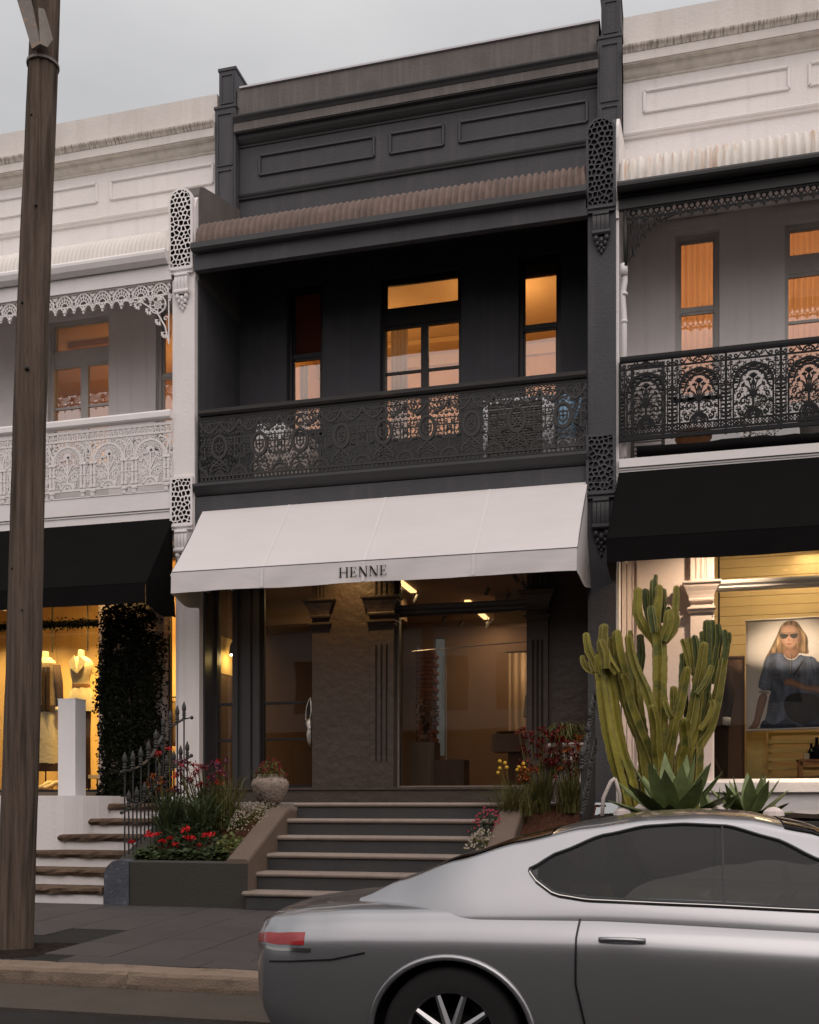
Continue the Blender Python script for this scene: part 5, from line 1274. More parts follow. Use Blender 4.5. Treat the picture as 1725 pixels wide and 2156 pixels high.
for side in (-1, 1):
    patch('tail_lamp', m_taillight, -.22, .10, 17, 22, .006, car, side); patch('tail_lamp_strip', m_chrome, -.22, .14, 15, 16, .007, car, side)
    surf_line('door_gap', m_trimblack, [(1.42, .93), (1.40, .80), (1.40, .6), (1.44, .42), (1.52, .30)], .006, car, side)
    surf_line('door_gap', m_trimblack, [(2.66, .90), (2.68, .75), (2.67, .5), (2.64, .30)], .006, car, side)
    surf_line('bumper_gap', m_trimblack, [(.42, .70), (.25, .66), (.05, .64), (-.1, .625)], .005, car, side)
    b = MB(); b.tube([sline(1.50, .80, side, .018), sline(1.56, .803, side, .032), sline(1.64, .803, side, .032), sline(1.70, .80, side, .018)], .011, 6); b.build('door_handle', m_carpaint, car, True)
    patch('sill_trim', m_trimblack, 1.26, 2.9, 0, 3, .008, car, side, 20)
    b = MB(); p = sline(2.62, .93, side, .05); b.lathe([(.02, -.05), (.06, -.03), (.075, .02), (.05, .06), (.02, .07)], (p[0], p[1] + side * .06, p[2] + .05), 10, 1.1, 1.5); b.build('wing_mirror', m_carpaint, car, True)
    for c in WX:
        b = MB(); b.tube([sline(c + .385 * math.cos(R(a_)), max(.24, .325 + .37 * math.sin(R(a_))), side, .004) for a_ in range(-14, 195, 6)], .016, 6); b.build('wheel_arch_lip', m_carpaint, car, True)
        w = bpy.data.objects.new('wheel', None)
        y0 = CYC + side * .845
        b = MB(); prof = [(.21, -.10), (.30, -.105), (.322, -.085), (.325, -.04), (.325, .04), (.322, .085), (.30, .105), (.21, .10)]
        nn = 36; base = 0
        for r_, d in prof:
            for k in range(nn): t = 6.2832 * k / nn; b.v.append((CX0 + c + r_ * math.cos(t), y0 - side * .10 + d, .325 + r_ * math.sin(t)))
        for i in range(len(prof) - 1):
            for k in range(nn): k2 = (k + 1) % nn; b.f.append([i * nn + k, i * nn + k2, (i + 1) * nn + k2, (i + 1) * nn + k]); b.m.append(0)
        wo = b.build('wheel', m_rubber, car, True)
        b = MB(); yy = y0 - side * .02
        b.tube([(CX0 + c + .212 * math.cos(6.2832 * k / 30), yy, .325 + .212 * math.sin(6.2832 * k / 30)) for k in range(30)], .014, 6, True)
        for k in range(10):
            t = 6.2832 * k / 10; b.tube([(CX0 + c + .03 * math.cos(t), yy, .325 + .03 * math.sin(t)), (CX0 + c + .2 * math.cos(t), yy + side * .012, .325 + .2 * math.sin(t))], [.022, .014], 5)
        b.ball((CX0 + c, yy, .325), .045, 10); b.build('rim', m_alloy, wo)
        b = MB(); nn = 20
        for d in (-.02, -.24):
            for k in range(nn + 1): t = math.pi * (-.1 + 1.2 * k / nn); b.v.append((CX0 + c + .384 * math.cos(t), y0 + side * d, .325 + .372 * math.sin(t)))
        for k in range(nn): b.f.append([k, k + 1, nn + 1 + k + 1, nn + 1 + k]); b.m.append(0)
        b.f.append([nn + 1 + k for k in range(nn + 1)]); b.m.append(0)
        b.build('wheel_arch', m_rubber, car)
b = MB(); b.box(CX0 + .9, CX0 + 3.0, CYC - .70, CYC + .70, .41, .72); b.box(CX0 + 2.62, CX0 + 3.05, CYC - .68, CYC + .68, .72, .90); b.build('cabin_trim', m_seat, car)
for sy in (-.36, .36):
    b = MB(); x = CX0 + 1.72; y = CYC + sy
    b.prism_y([(x - .10, .72), (x + .42, .72), (x + .42, .84), (x + .08, .80), (x - .12, 1.14), (x - .22, 1.12)], y - .24, y + .24)
    b.prism_y([(x - .13, 1.15), (x - .20, 1.15), (x - .225, 1.25), (x - .15, 1.26)], y - .13, y + .13); b.build('seat', m_seat, car)
b = MB(); b.tube([(CX0 + 2.42 - .06 * math.cos(a_), CYC + .36 + .17 * math.sin(a_), .93 + .15 * math.cos(a_)) for a_ in [6.2832 * k / 18 for k in range(18)]], .014, 6, True); b.build('steering_wheel', m_trimblack, car)
b = MB(); b.box(CX0 + .3, CX0 + 3.9, CYC - .68, CYC + .68, .17, .40); b.build('underbody', m_rubber, car)
b = MB(); b.box(CX0 - .285, CX0 - .2, CYC - .26, CYC + .26, .52, .64); b.build('number_plate_recess', m_trimblack, car)

# ------------------------------------------------------------------ left shop display
def dummy(name, loc, label, parts, neckz, group):
    t = thing(name, loc, label, 'mannequin', group); x, y, _ = loc
    b = MB()
    rows = [(.9, .06, .05), (1.05, .13, .09), (1.2, .16, .10), (1.32, .12, .085), (1.42, .135, .09), (1.55, .165, .105), (1.66, .19, .095), (1.72, .16, .08), (1.77, .075, .06), (1.80, .055, .055), (1.88, .052, .052), (1.90, .045, .045)]
    zo = neckz - 1.90; n = 18; base = len(b.v)
    for z, rx, ry in rows:
        for k in range(n): a = 6.2832 * k / n; b.v.append((x + rx * math.cos(a), y + ry * math.sin(a), z + zo))
    for i in range(len(rows) - 1):
        for k in range(n): k2 = (k + 1) % n; b.f.append([i * n + k, i * n + k2, (i + 1) * n + k2, (i + 1) * n + k]); b.m.append(0)
    b.f.append([(len(rows) - 1) * n + k for k in range(n)]); b.m.append(0)
    b.build('torso', m_mannequin, t, True)
    b = MB(); b.tube([(x, y, 1.6), (x, y, .95 + zo)], .012, 8); b.lathe([(.16, 0), (.16, .012), (.02, .02)], (x, y, 1.6), 18); b.build('stand', m_black, t)
    b = MB(); b.tube([(x + .06, y + .1, neckz), (x + .06, y + .1, 5.15)], .014, 6); b.build('hanging_rod', m_black, t)
    for nm, rws, mat, wob in parts:
        b = MB(); n = 36; rp = random.Random(len(nm) + int(neckz * 10) + len(label))
        for i, (z, rx, ry) in enumerate(rws):
            for k in range(n):
                a = 6.2832 * k / n; w = 1 + wob * math.sin(a * 7 + i * .4) * (i / len(rws)) + .02 * math.sin(a * 3 + i); b.v.append((x + rx * w * math.cos(a), y + ry * w * math.sin(a), z + zo))
        for i in range(len(rws) - 1):
            for k in range(n): k2 = (k + 1) % n; b.f.append([i * n + k2, i * n + k, (i + 1) * n + k, (i + 1) * n + k2]); b.m.append(0)
        b.build(nm, mat, t, True)
    return t, zo
t, zo = dummy('mannequin', (-5.95, 1.2, 1.6), 'mannequin in a sleeveless cream jacket and belted peplum, right of the white pillar', [
    ('jacket', [(1.79, .085, .07), (1.74, .17, .09), (1.68, .215, .11), (1.56, .20, .125), (1.44, .165, .115), (1.33, .145, .105), (1.28, .15, .11), (1.2, .20, .13), (1.05, .235, .145), (.88, .245, .15)], m_cream, .05)], 3.93, 'window mannequins of the left shop')
x, y = -5.95, 1.2
b = MB(); b.prism_y([(x - .05, 1.80 + zo), (x - .15, 1.70 + zo), (x - .13, 1.60 + zo), (x - .0, 1.50 + zo), (x + .0, 1.545 + zo)], y - .135, y - .115); b.prism_y([(x + .05, 1.80 + zo), (x + .15, 1.70 + zo), (x + .13, 1.62 + zo), (x + .012, 1.50 + zo), (x + .012, 1.545 + zo)], y - .137, y - .117); b.build('lapel', m_cream, t)
b = MB(); b.lathe([(.155, 1.27), (.157, 1.33)], (x, y, zo), 24, 1, .76); b.build('belt', m_tan, t)
b = MB()
for s_ in (-1, 1): b.tube([(x + s_ * .09, y, .9 + zo), (x + s_ * .085, y, .45 + zo), (x + s_ * .10, y, 1.63)], [.085, .075, .07], 10)
b.build('trousers', m_brown_cloth, t, True)
t, zo = dummy('mannequin', (-6.62, 1.2, 1.6), 'mannequin in a dark bordered cardigan and tweed skirt, half behind the timber pole', [
    ('blouse', [(1.80, .08, .065), (1.74, .165, .088), (1.68, .205, .105), (1.5, .17, .12), (1.3, .15, .105)], m_cream, .02),
    ('cardigan', [(1.70, .20, .11), (1.66, .222, .122), (1.5, .205, .132), (1.3, .185, .125), (1.1, .225, .145), (.98, .24, .15)], m_check, .03),
    ('cardigan_hem', [(.99, .243, .153), (.93, .248, .156), (.88, .25, .157)], m_brown_cloth, .03),
    ('skirt', [(.9, .235, .15), (.6, .25, .16), (.3, .27, .17), (.02, .285, .18)], m_cream, .06), ('skirt_hem', [(.03, .288, .183), (-.02, .291, .185), (-.10, .294, .187)], m_brown_cloth, .06)], 3.93, 'window mannequins of the left shop')
x = -6.62
b = MB()
for s_ in (-1, 1): b.tube([(x + s_ * .20, y, 1.66 + zo), (x + s_ * .26, y - .01, 1.35 + zo), (x + s_ * .285, y - .03, 1.05 + zo), (x + s_ * .285, y - .04, .95 + zo)], [.07, .065, .06, .055], 10)
b.build('sleeve', m_brown_cloth, t, True)
b = MB()
for s_ in (-1, 1): b.tube([(x + s_ * .285, y - .04, .96 + zo), (x + s_ * .285, y - .045, .86 + zo)], [.062, .068], 10)
b.build('cuff', m_cream, t, True)
b = MB()
for xx in (x + .04, x + .12): b.box(xx, xx + .05, y - .165, y - .13, .9 + zo, 1.62 + zo)
b.build('border', m_brown_cloth, t)
for k in range(2):
    xx = -6.50 + k * .13; sh = thing('shoe', (xx, 1.0, 1.60), ['pale yellow pump shoe beside the white pillar, the left one', 'pale yellow pump shoe beside the white pillar, the right one'][k], 'shoe', 'pair of pale shoes in the left window')
    b = MB(); b.tube([(xx - .10, .90, 1.63), (xx - .06, .93, 1.64), (xx, .98, 1.68), (xx + .05, 1.03, 1.73), (xx + .08, 1.07, 1.74)], [.03, .045, .04, .042, .03], 10); b.build('upper', m_cream, sh, True)
    b = MB(); b.tube([(xx + .08, 1.07, 1.72), (xx + .085, 1.08, 1.60)], [.028, .016], 8); b.build('heel', m_cream, sh)
t = thing('stool', (-5.66, 1.3, 1.6), 'low black framed stool with cream seat beside the ivy column', 'stool')
b = MB(); b.box(-5.8, -5.5, 1.16, 1.44, 1.80, 1.86); b.build('seat', m_cream, t)
for sx in (-5.79, -5.51):
    for sy in (1.17, 1.43): b = MB(); b.tube([(sx, sy, 1.6), (sx, sy, 1.80)], .014, 6); b.build('leg', m_black, t)
def rack(x0, x1, y, z, zf, label, items, group=None):
    t = thing('clothes_rack', ((x0 + x1) / 2, y, zf), label, 'clothes rack')
    b = MB(); b.tube([(x0, y, z), (x1, y, z)], .014, 8); b.build('rail', m_black, t)
    for x in (x0 + .02, x1 - .02): b = MB(); b.tube([(x, y, zf), (x, y, z)], .014, 8); b.build('post', m_black, t)
    k = 0; x = x0 + .06; rp = random.Random(4)
    while x < x1 - .05:
        mat, ln, lab = items[k % len(items)]; g = thing('garment', (x, y, z - .02), lab.format(['first', 'second', 'third', 'fourth', 'fifth', 'sixth', 'seventh', 'eighth', 'ninth'][k]), 'garment', group)
        b = MB(); b.tube([(x, y, z + .012), (x, y, z - .05), (x, y - .2, z - .11)], .004, 4); b.tube([(x, y, z - .05), (x, y + .2, z - .11)], .004, 4); b.build('hanger', m_black, g)
        b = MB(); n = 10
        for sgn in (-1, 1):
            for i in range(n + 1):
                v = -1 + 2 * i / n; zz = z - .06 - .07 * abs(v); b.v += [(x + sgn * .018, y + v * .21, zz), (x + sgn * (.03 + .012 * math.sin(v * 9)), y + v * .20, z - ln / 2), (x + sgn * (.03 + .018 * math.sin(v * 11)), y + v * .22, z - ln)]
            off_ = 0 if sgn < 0 else 3 * (n + 1)
            for i in range(n):
                for q in range(2): w_ = off_ + i * 3 + q; b.f.append([w_, w_ + 3, w_ + 4, w_ + 1]); b.m.append(0)
        b.build('cloth', mat, g, True)
        x += rp.uniform(.075, .10); k += 1
        if k > 8: break
rack(-4.75, -4.0, 1.4, 3.13, 1.6, 'black clothes rail with cream and tan garments, seen right of the ivy column', [(m_cream, .75, '{} garment from the left on the rail behind the white pier, cream'), (m_tan, .8, '{} garment from the left on the rail behind the white pier, tan'), (m_cream, .7, '{} garment from the left on the rail behind the white pier, pale')], 'garments on the rail behind the white pier')

# ------------------------------------------------------------------ middle shop interior
t = thing('pendant_lamp', (-3.08, .95, 3.72), 'small black bell shaped lamp with two lit bulbs behind the narrow side window', 'lamp')
b = MB(); b.lathe([(.095, 0), (.092, .03), (.075, .14), (.055, .19), (.02, .205)], (-3.08, .95, 3.72), 18); b.build('lamp_shade', m_black, t)
b = MB(); b.tube([(-3.08, .95, 3.92), (-3.09, .98, 4.02), (-3.10, 1.05, 4.1)], .025, 8); b.build('bracket', m_black, t)
b = MB(); b.lathe([(.03, 0), (.03, .02)], (-3.12, .93, 3.703), 10); b.lathe([(.03, 0), (.03, .02)], (-3.035, .95, 3.703), 10); b.build('bulb', m_lamp_bulb, t)
lamp('pendant_glow', 'POINT', (-3.07, 1.0, 3.64), 5, (1, .68, .2), .05)
b = MB(); b.box(-3.258, -3.25, .80, 1.5, 3.42, 4.0); b.build('lit_niche', m_yellow, mid)
for k, (px, py, pz, rot) in enumerate([(-.57, 1.6, 4.70, 25), (-.47, 2.2, 4.70, 30), (1.33, 1.1, 4.70, -30), (1.37, 1.6, 4.70, -25), (-.43, 4.1, 4.70, 30), (-.25, 4.7, 4.70, 25), (.58, 4.1, 4.70, 5), (.2, 4.9, 4.70, 20), (1.0, 2.4, 4.70, 20), (.75, 1.9, 4.70, 25)]):
    t = thing('track_spotlight', (px, py, pz), ['first', 'second', 'third', 'fourth', 'fifth', 'sixth', 'seventh', 'eighth', 'ninth', 'tenth'][k] + ' small black spotlight hanging under the shop ceiling, counted from the window pier', 'spotlight', 'spotlights under the ceiling of the middle shop')
    b = MB(); dx = math.sin(R(rot)) * .13; dz = math.cos(R(rot)) * .13; b.tube([(px - dx / 2, py, pz - dz / 2), (px + dx / 2, py, pz + dz / 2)], .034, 10); b.build('lamp_head', m_black, t)
    b = MB(); b.tube([(px, py, pz), (px + dx * .3, py, 4.86)], .006, 5); b.build('stem', m_black, t)
t = thing('brick_column', (-.92, 4.85, 1.6), 'dark red brick column in front of the bright rear windows', 'column')
brk = None
for k in range(34):
    z = 1.6 + .078 * k
    for q in range(2):
        if brk is None: b = MB(); b.box(0, .17, 0, .3, 0, .066); brk = b.build('brick', m_brick); brk.parent = t; o = brk
        else: o = inst(brk, t)
        o.location = Vector((-1.09 + .178 * q - (.04 if k % 2 else 0), 4.7, z)) - world_loc(t)
def plinth(x0, x1, y0, y1, z1, mat, label):
    t = thing('display_plinth', ((x0 + x1) / 2, (y0 + y1) / 2, 1.6), label, 'plinth')
    b = MB(); b.box(x0, x1, y0, y1, 1.6, z1 - .02); b.build('box', mat, t); b = MB(); b.box(x0 - .004, x1 + .004, y0 - .004, y1 + .004, z1 - .02, z1); b.build('top', mat, t)
plinth(-.31, .07, 1.2, 1.6, 2.32, m_taupe_plinth, 'tall taupe display plinth under the dried plant'); plinth(.11, .57, 1.0, 1.4, 2.04, m_plinth, 'low walnut display plinth under the steel pole')
t = thing('steel_pole', (.268, 1.15, 2.04), 'thin brushed steel display pole standing on the walnut plinth', 'pole')
b = MB(); b.tube([(.268, 1.15, 2.04), (.268, 1.15, 3.72)], .012, 8); b.build('upright', m_steel, t); b = MB(); b.tube([(-.28, 1.2, 3.70), (.268, 1.15, 3.72), (1.6, 1.1, 3.77)], .008, 6); b.build('arm', m_steel, t)
t = thing('counter', (1.5, 2.3, 1.6), 'taupe shop counter with a dark base, below the lamp', 'counter')
b = MB(); b.box(.80, 2.3, 2.0, 2.6, 2.20, 2.48); b.build('top', m_taupe_plinth, t); b = MB(); b.box(1.05, 2.3, 2.1, 2.5, 1.6, 2.20); b.build('base', m_plinth, t)
t = thing('dish', (1.0, 2.2, 2.48), 'small dark dish lying on the counter', 'dish'); b = MB(); b.lathe([(.05, 0), (.12, .02), (.14, .045), (.13, .045), (.05, .015)], (1.02, 2.2, 2.48), 16, 1.4, .9); b.build('bowl', m_plinth, t)
t = thing('table_lamp', (1.42, 2.35, 2.48), 'table lamp with a grey drum shade at the end of the counter', 'lamp')
b = MB(); b.lathe([(.17, 0), (.14, .34)], (1.42, 2.35, 2.76), 20); b.build('lamp_shade', m_shade, t); b = MB(); b.lathe([(.08, 0), (.08, .015), (.012, .03), (.012, .28)], (1.42, 2.35, 2.48), 12); b.build('base', m_black, t)
t = thing('fitting_room_curtain', (1.25, 3.5, 1.6), 'pale linen fitting room curtain glowing behind the counter', 'curtain')
curtain(t, 'cloth', .82, 1.60, 3.5, 1.62, 3.95, m_curtain, .035, .11); b = MB(); b.tube([(.78, 3.5, 3.97), (1.7, 3.5, 3.97)], .012, 6); b.build('rod', m_black, t)
lamp('fitting_glow', 'POINT', (1.3, 3.85, 3.7), 14, (1, .62, .3), .1)
t = thing('potted_orchid', (-.12, 1.4, 2.32), 'dark leaved plant with tiny pale blossoms on the taupe plinth', 'plant')
b = MB(); b.lathe([(.05, 0), (.09, .06), (.08, .12)], (-.12, 1.4, 2.32), 14); b.build('pot', m_plinth, t)
rp = random.Random(5); b = MB(); c_ = MB()
for _ in range(26):
    a = rp.uniform(0, 6.28); h = rp.uniform(.25, .75); s_ = rp.uniform(.05, .28); p0 = Vector((-.12, 1.4, 2.42)); p1 = p0 + Vector((math.cos(a) * s_ * .4, math.sin(a) * s_ * .4, h * .7)); p2 = p0 + Vector((math.cos(a) * s_, math.sin(a) * s_, h)); b.tube([p0, p1, p2], .004, 4)
    for _ in range(5):
        q = p1.lerp(p2, rp.random()) + Vector((rp.uniform(-.03, .03), rp.uniform(-.03, .03), rp.uniform(-.03, .03))); c_.ball(q, rp.uniform(.010, .022), 5)
b.build('stem', m_leaf_dark, t); o = c_.build('blossom', m_plinth, t); o['kind'] = 'stuff'

# ------------------------------------------------------------------ right shop display
POLY = {'hair':[(5.155,3.902),(5.073,3.888),(5.015,3.834),(4.982,3.757),(4.949,3.671),(4.9,3.569),(4.859,3.483),(4.817,3.415),(4.8,3.363),(4.817,3.301),(4.85,3.239),(4.883,3.299),(4.949,3.358),(5.007,3.425),(5.261,3.451),(5.384,3.42),(5.359,3.525),(5.367,3.603),(5.351,3.681),(5.294,3.762),(5.245,3.85),(5.204,3.887)],'hairlight':[(5.057,3.867),(5.015,3.799),(4.991,3.722),(4.949,3.619),(4.883,3.508),(4.916,3.446),(4.974,3.548),(5.007,3.652),(5.02,3.756),(5.048,3.824)],'hairlightb':[(5.237,3.807),(5.278,3.719),(5.302,3.623),(5.261,3.537),(5.27,3.468),(5.335,3.457),(5.327,3.57),(5.335,3.656),(5.294,3.744)],'neck':[(5.044,3.511),(5.245,3.521),(5.249,3.434),(5.196,3.375),(5.139,3.364),(5.081,3.388),(5.044,3.441)],'face':[(5.032,3.816),(5.081,3.84),(5.163,3.837),(5.212,3.808),(5.237,3.729),(5.237,3.643),(5.212,3.565),(5.163,3.515),(5.122,3.504),(5.073,3.536),(5.024,3.607),(5.007,3.686),(5.015,3.756)],'lensl':[(4.991,3.713),(5.032,3.729),(5.106,3.709),(5.122,3.704),(5.094,3.666),(5.057,3.645),(5.015,3.656)],'lensr':[(5.114,3.707),(5.188,3.723),(5.241,3.716),(5.229,3.669),(5.188,3.644),(5.147,3.659)],'noses':[(5.102,3.63),(5.114,3.66),(5.135,3.625),(5.122,3.604)],'lips':[(5.077,3.578),(5.106,3.587),(5.139,3.586),(5.159,3.574),(5.122,3.558)],'jacket':[(5.024,3.459),(5.081,3.379),(5.139,3.351),(5.204,3.366),(5.253,3.434),(5.318,3.405),(5.44,3.392),(5.489,3.313),(5.554,3.302),(5.554,2.396),(4.734,2.402),(4.751,2.507),(4.817,2.558),(4.859,2.872),(4.9,2.94),(4.717,2.954),(4.726,3.103),(4.784,3.241),(4.8,3.363),(4.867,3.448),(4.966,3.462)],'shade':[(4.859,3.238),(4.9,2.94),(4.867,2.889),(4.834,2.628),(4.883,2.627),(4.916,2.975)],'jeans':[(4.738,2.402),(4.751,2.507),(4.8,2.541),(4.916,2.451),(5.057,2.553),(5.163,2.508),(5.261,2.419),(5.375,2.512),(5.554,2.543),(5.554,2.388)],'bag':[(5.044,2.919),(5.554,2.884),(5.554,2.534),(5.4,2.512),(5.31,2.444),(5.065,2.562)],'arml':[(4.734,2.91),(4.85,2.898),(4.8,2.716),(4.751,2.559),(4.726,2.437),(4.617,2.422),(4.592,2.431),(4.659,2.518),(4.692,2.718)],'cuff':[(4.726,2.954),(4.85,2.933),(4.859,2.893),(4.726,2.906)],'hand':[(5.044,3.058),(5.073,3.105),(5.163,3.107),(5.237,3.053),(5.359,2.997),(5.554,2.992),(5.554,2.879),(5.359,2.924),(5.237,2.957),(5.155,2.999),(5.044,3.015)],'strap':[(5.306,3.363),(5.327,3.353),(5.188,3.137),(5.155,3.133)],'zip':[(5.139,3.351),(5.151,3.351),(5.143,3.134),(5.13,3.134)],'pockl':[(4.871,3.194),(5.032,3.189),(5.015,3.124),(4.991,3.112),(4.9,3.128),(4.871,3.151)],'pockr':[(5.204,3.158),(5.384,3.165),(5.375,3.092),(5.237,3.092),(5.204,3.114)],'pockb':[(4.859,2.762),(5.007,2.733),(4.991,2.65),(4.85,2.68)]}
pos = thing('poster', (5.1, 1.0, 2.4), 'large fabric poster of a woman in sunglasses and denim jacket in a shop window', 'poster')
b = MB(); nx = 24
for i in range(nx + 1):
    for j in range(13):
        x = 4.558 + 1.5 * i / nx; z = 2.42 + 1.49 * j / 12; b.v.append((x, 1.002 + .004 * math.sin(x * 5 + z * 2), z + .01 * i / nx))
for i in range(nx):
    for j in range(12): q = i * 13 + j; b.f.append([q, q + 13, q + 14, q + 1]); b.m.append(0)
b.build('fabric', m_banner, pos, True)
b = MB(); b.tube([(4.54, 1.0, 3.915), (6.08, 1.0, 3.94)], .014, 8); b.tube([(4.55, 1.0, 2.40), (6.08, 1.0, 2.43)], .016, 8); b.build('batten', m_banner, pos)
b = MB(); b.tube([(4.62, 1.0, 3.92), (4.62, 1.0, 5.2)], .0025, 4); b.tube([(6.0, 1.0, 3.92), (6.0, 1.0, 5.2)], .0025, 4); b.build('cord', m_stitch, pos)
# the printed picture: one flat sheet whose colours are evaluated from soft outlines, like a printed photograph
import numpy as np
NX, NZ = 280, 300; px0, px1, pz0, pz1 = 4.575, 5.90, 2.43, 3.90
gx_ = np.linspace(px0, px1, NX); gz_ = np.linspace(pz0, pz1, NZ); XX, ZZ = np.meshgrid(gx_, gz_, indexing='ij'); xf, zf = XX.ravel(), ZZ.ravel()
nr = np.random.RandomState(4)
def smooth_noise(sx, sz):
    kx, kz = max(2, int((px1 - px0) / sx)), max(2, int((pz1 - pz0) / sz)); g = nr.rand(kx + 2, kz + 2)
    u = (XX - px0) / (px1 - px0) * kx; v = (ZZ - pz0) / (pz1 - pz0) * kz; iu = np.clip(u.astype(int), 0, kx); iv = np.clip(v.astype(int), 0, kz); fu, fv = u - iu, v - iv
    fu = fu * fu * (3 - 2 * fu); fv = fv * fv * (3 - 2 * fv)
    return ((g[iu, iv] * (1 - fu) + g[iu + 1, iv] * fu) * (1 - fv) + (g[iu, iv + 1] * (1 - fu) + g[iu + 1, iv + 1] * fu) * fv).ravel() - .5
def chaikin(P_, n=2):
    for _ in range(n):
        q = []
        for a, c in zip(P_, P_[1:] + P_[:1]): q += [(a[0] * .75 + c[0] * .25, a[1] * .75 + c[1] * .25), (a[0] * .25 + c[0] * .75, a[1] * .25 + c[1] * .75)]
        P_ = q
    return P_
def sdist(P_):
    inside = np.zeros(xf.shape, bool); best = np.full(xf.shape, 1e9)
    for (ax, az), (bx_, bz) in zip(P_, P_[1:] + P_[:1]):
        ex, ez = bx_ - ax, bz - az; t = np.clip(((xf - ax) * ex + (zf - az) * ez) / (ex * ex + ez * ez + 1e-12), 0, 1)
        best = np.minimum(best, (xf - ax - t * ex) ** 2 + (zf - az - t * ez) ** 2)
        cnd = ((az > zf) != (bz > zf)) & (xf < (bx_ - ax) * (zf - az) / (bz - az + 1e-12) + ax); inside ^= cnd
    dd = np.sqrt(best); return np.where(inside, dd, -dd)
img = np.ones((xf.size, 3)) * np.array([.74, .67, .63]) * (1 + .10 * smooth_noise(.5, .5) + .04 * smooth_noise(.12, .12))[:, None]
fine = smooth_noise(.012, .012); strand = smooth_noise(.014, .16); fold = smooth_noise(.05, .14); blotch = smooth_noise(.10, .10)
def lay(P_, colr, soft=.006, rnd=.0, rw=.04, tex=None, ta=.0, sm=2, amt=1.0, lr=0.0):
    D = sdist(chaikin(P_, sm) if sm else P_); m_ = np.clip(D / soft + .5, 0, 1) * amt
    sh = 1 - rnd * (1 - np.clip(D / rw, 0, 1)) ** 1.5
    if lr: cx_ = sum(p[0] for p in P_) / len(P_); sh = sh * (1 - lr * np.clip((xf - cx_) / .12, -1, 1))
    if tex is not None: sh = sh * (1 + ta * tex)
    global img
    img = img * (1 - m_[:, None]) + (np.array(colr)[None, :] * sh[:, None]) * m_[:, None]
def line(pts, w, colr, amt=1.0):
    for a, c in zip(pts, pts[1:]):
        ex, ez = c[0] - a[0], c[1] - a[1]; t = np.clip(((xf - a[0]) * ex + (zf - a[1]) * ez) / (ex * ex + ez * ez + 1e-12), 0, 1)
        dd = np.sqrt((xf - a[0] - t * ex) ** 2 + (zf - a[1] - t * ez) ** 2); m_ = np.clip(1.2 - dd / w, 0, 1) * amt
        global img
        img = img * (1 - m_[:, None]) + np.array(colr)[None, :] * m_[:, None]
PO = {k: [tuple(p) for p in v] for k, v in POLY.items()}
lay(PO['hair'], (.20, .115, .058), .014, .35, .06, strand, 1.3)
lay(PO['neck'], (.30, .155, .10), .006, .35, .05, None, 0, 2, 1, .25)
lay(PO['jacket'], (.115, .14, .215), .006, .45, .07, fold + .6 * blotch + .5 * fine, .9, 1)
lay(PO['shade'], (.065, .08, .13), .03, 0, .04, None, 0, 2, .7)
lay(PO['hairlight'], (.50, .33, .17), .02, .2, .03, strand, 1.3, 2, .9); lay(PO['hairlightb'], (.40, .26, .13), .02, .2, .03, strand, 1.3, 2, .85)
lay(PO['face'], (.52, .30, .205), .008, .42, .05, blotch, .12, 2, 1, .16)
lay([(5.02, 3.655), (5.06, 3.63), (5.05, 3.585), (5.025, 3.60)], (.40, .20, .13), .03, 0, .04, None, 0, 2, .5); lay([(5.17, 3.66), (5.215, 3.65), (5.19, 3.58), (5.15, 3.60)], (.30, .15, .10), .03, 0, .04, None, 0, 2, .6)
lay([(5.06, 3.545), (5.17, 3.545), (5.15, 3.50), (5.09, 3.495)], (.28, .14, .09), .02, 0, .04, None, 0, 2, .6)
lay(PO['noses'], (.34, .17, .11), .012, 0, .04, None, 0, 2, .7)
lay(PO['lensl'], (.030, .024, .022), .004, -.8, .03, None, 0, 2); lay(PO['lensr'], (.030, .024, .022), .004, -.8, .03, None, 0, 2)
line([(5.10, 3.718), (5.135, 3.718)], .006, (.025, .02, .02)); line([(5.0, 3.735), (5.24, 3.735)], .004, (.03, .022, .02), .8)
lay(PO['lips'], (.36, .13, .11), .004, .2, .01, None, 0, 2)
lay(PO['jeans'], (.040, .050, .095), .008, .3, .08, fold + fine, .7, 1); lay(PO['bag'], (.020, .020, .021), .010, .2, .1, fold + blotch, .8, 2)
lay(PO['arml'], (.34, .185, .125), .006, .5, .035, blotch, .2, 2, 1, .2); lay(PO['cuff'], (.30, .27, .24), .006, .4, .02, fold, .6, 1)
lay(PO['strap'], (.028, .024, .022), .004, .2, .01, None, 0, 1); lay(PO['hand'], (.42, .225, .15), .006, .5, .04, blotch, .2, 2)
for k in range(4): line([(5.095 + .004 * k, 3.36 - .014 * k), (5.06 + .006 * k, 3.345 - .016 * k)], .0035, (.22, .11, .075), .7)
line([(5.14, 3.44), (5.142, 3.16)], .004, (.30, .25, .20), .9); line([(5.152, 3.44), (5.152, 3.16)], .006, (.03, .035, .055), .8)
for nm in ('pockl', 'pockr', 'pockb'):
    q = PO[nm]; line(q + q[:1], .003, (.24, .20, .17), .75)
for (a, c) in (((4.80, 3.36), (4.72, 3.0)), ((4.86, 3.35), (4.84, 3.02)), ((5.40, 3.38), (5.44, 3.08)), ((4.77, 3.12), (4.83, 3.08)), ((4.75, 3.05), (4.84, 3.0)), ((5.33, 3.38), (5.32, 3.0)), ((4.90, 2.85), (4.98, 2.78))): line([a, c], .010, (.045, .055, .09), .7)
for (x, z) in ((4.955, 3.18), (5.115, 3.185), (5.28, 3.15), (4.925, 2.72)): line([(x, z), (x + .004, z)], .008, (.40, .24, .10), .9)
img = np.clip(img * (1 + .10 * fine)[:, None], .004, 1)
me = bpy.data.meshes.new('print'); o_ = world_loc(pos)
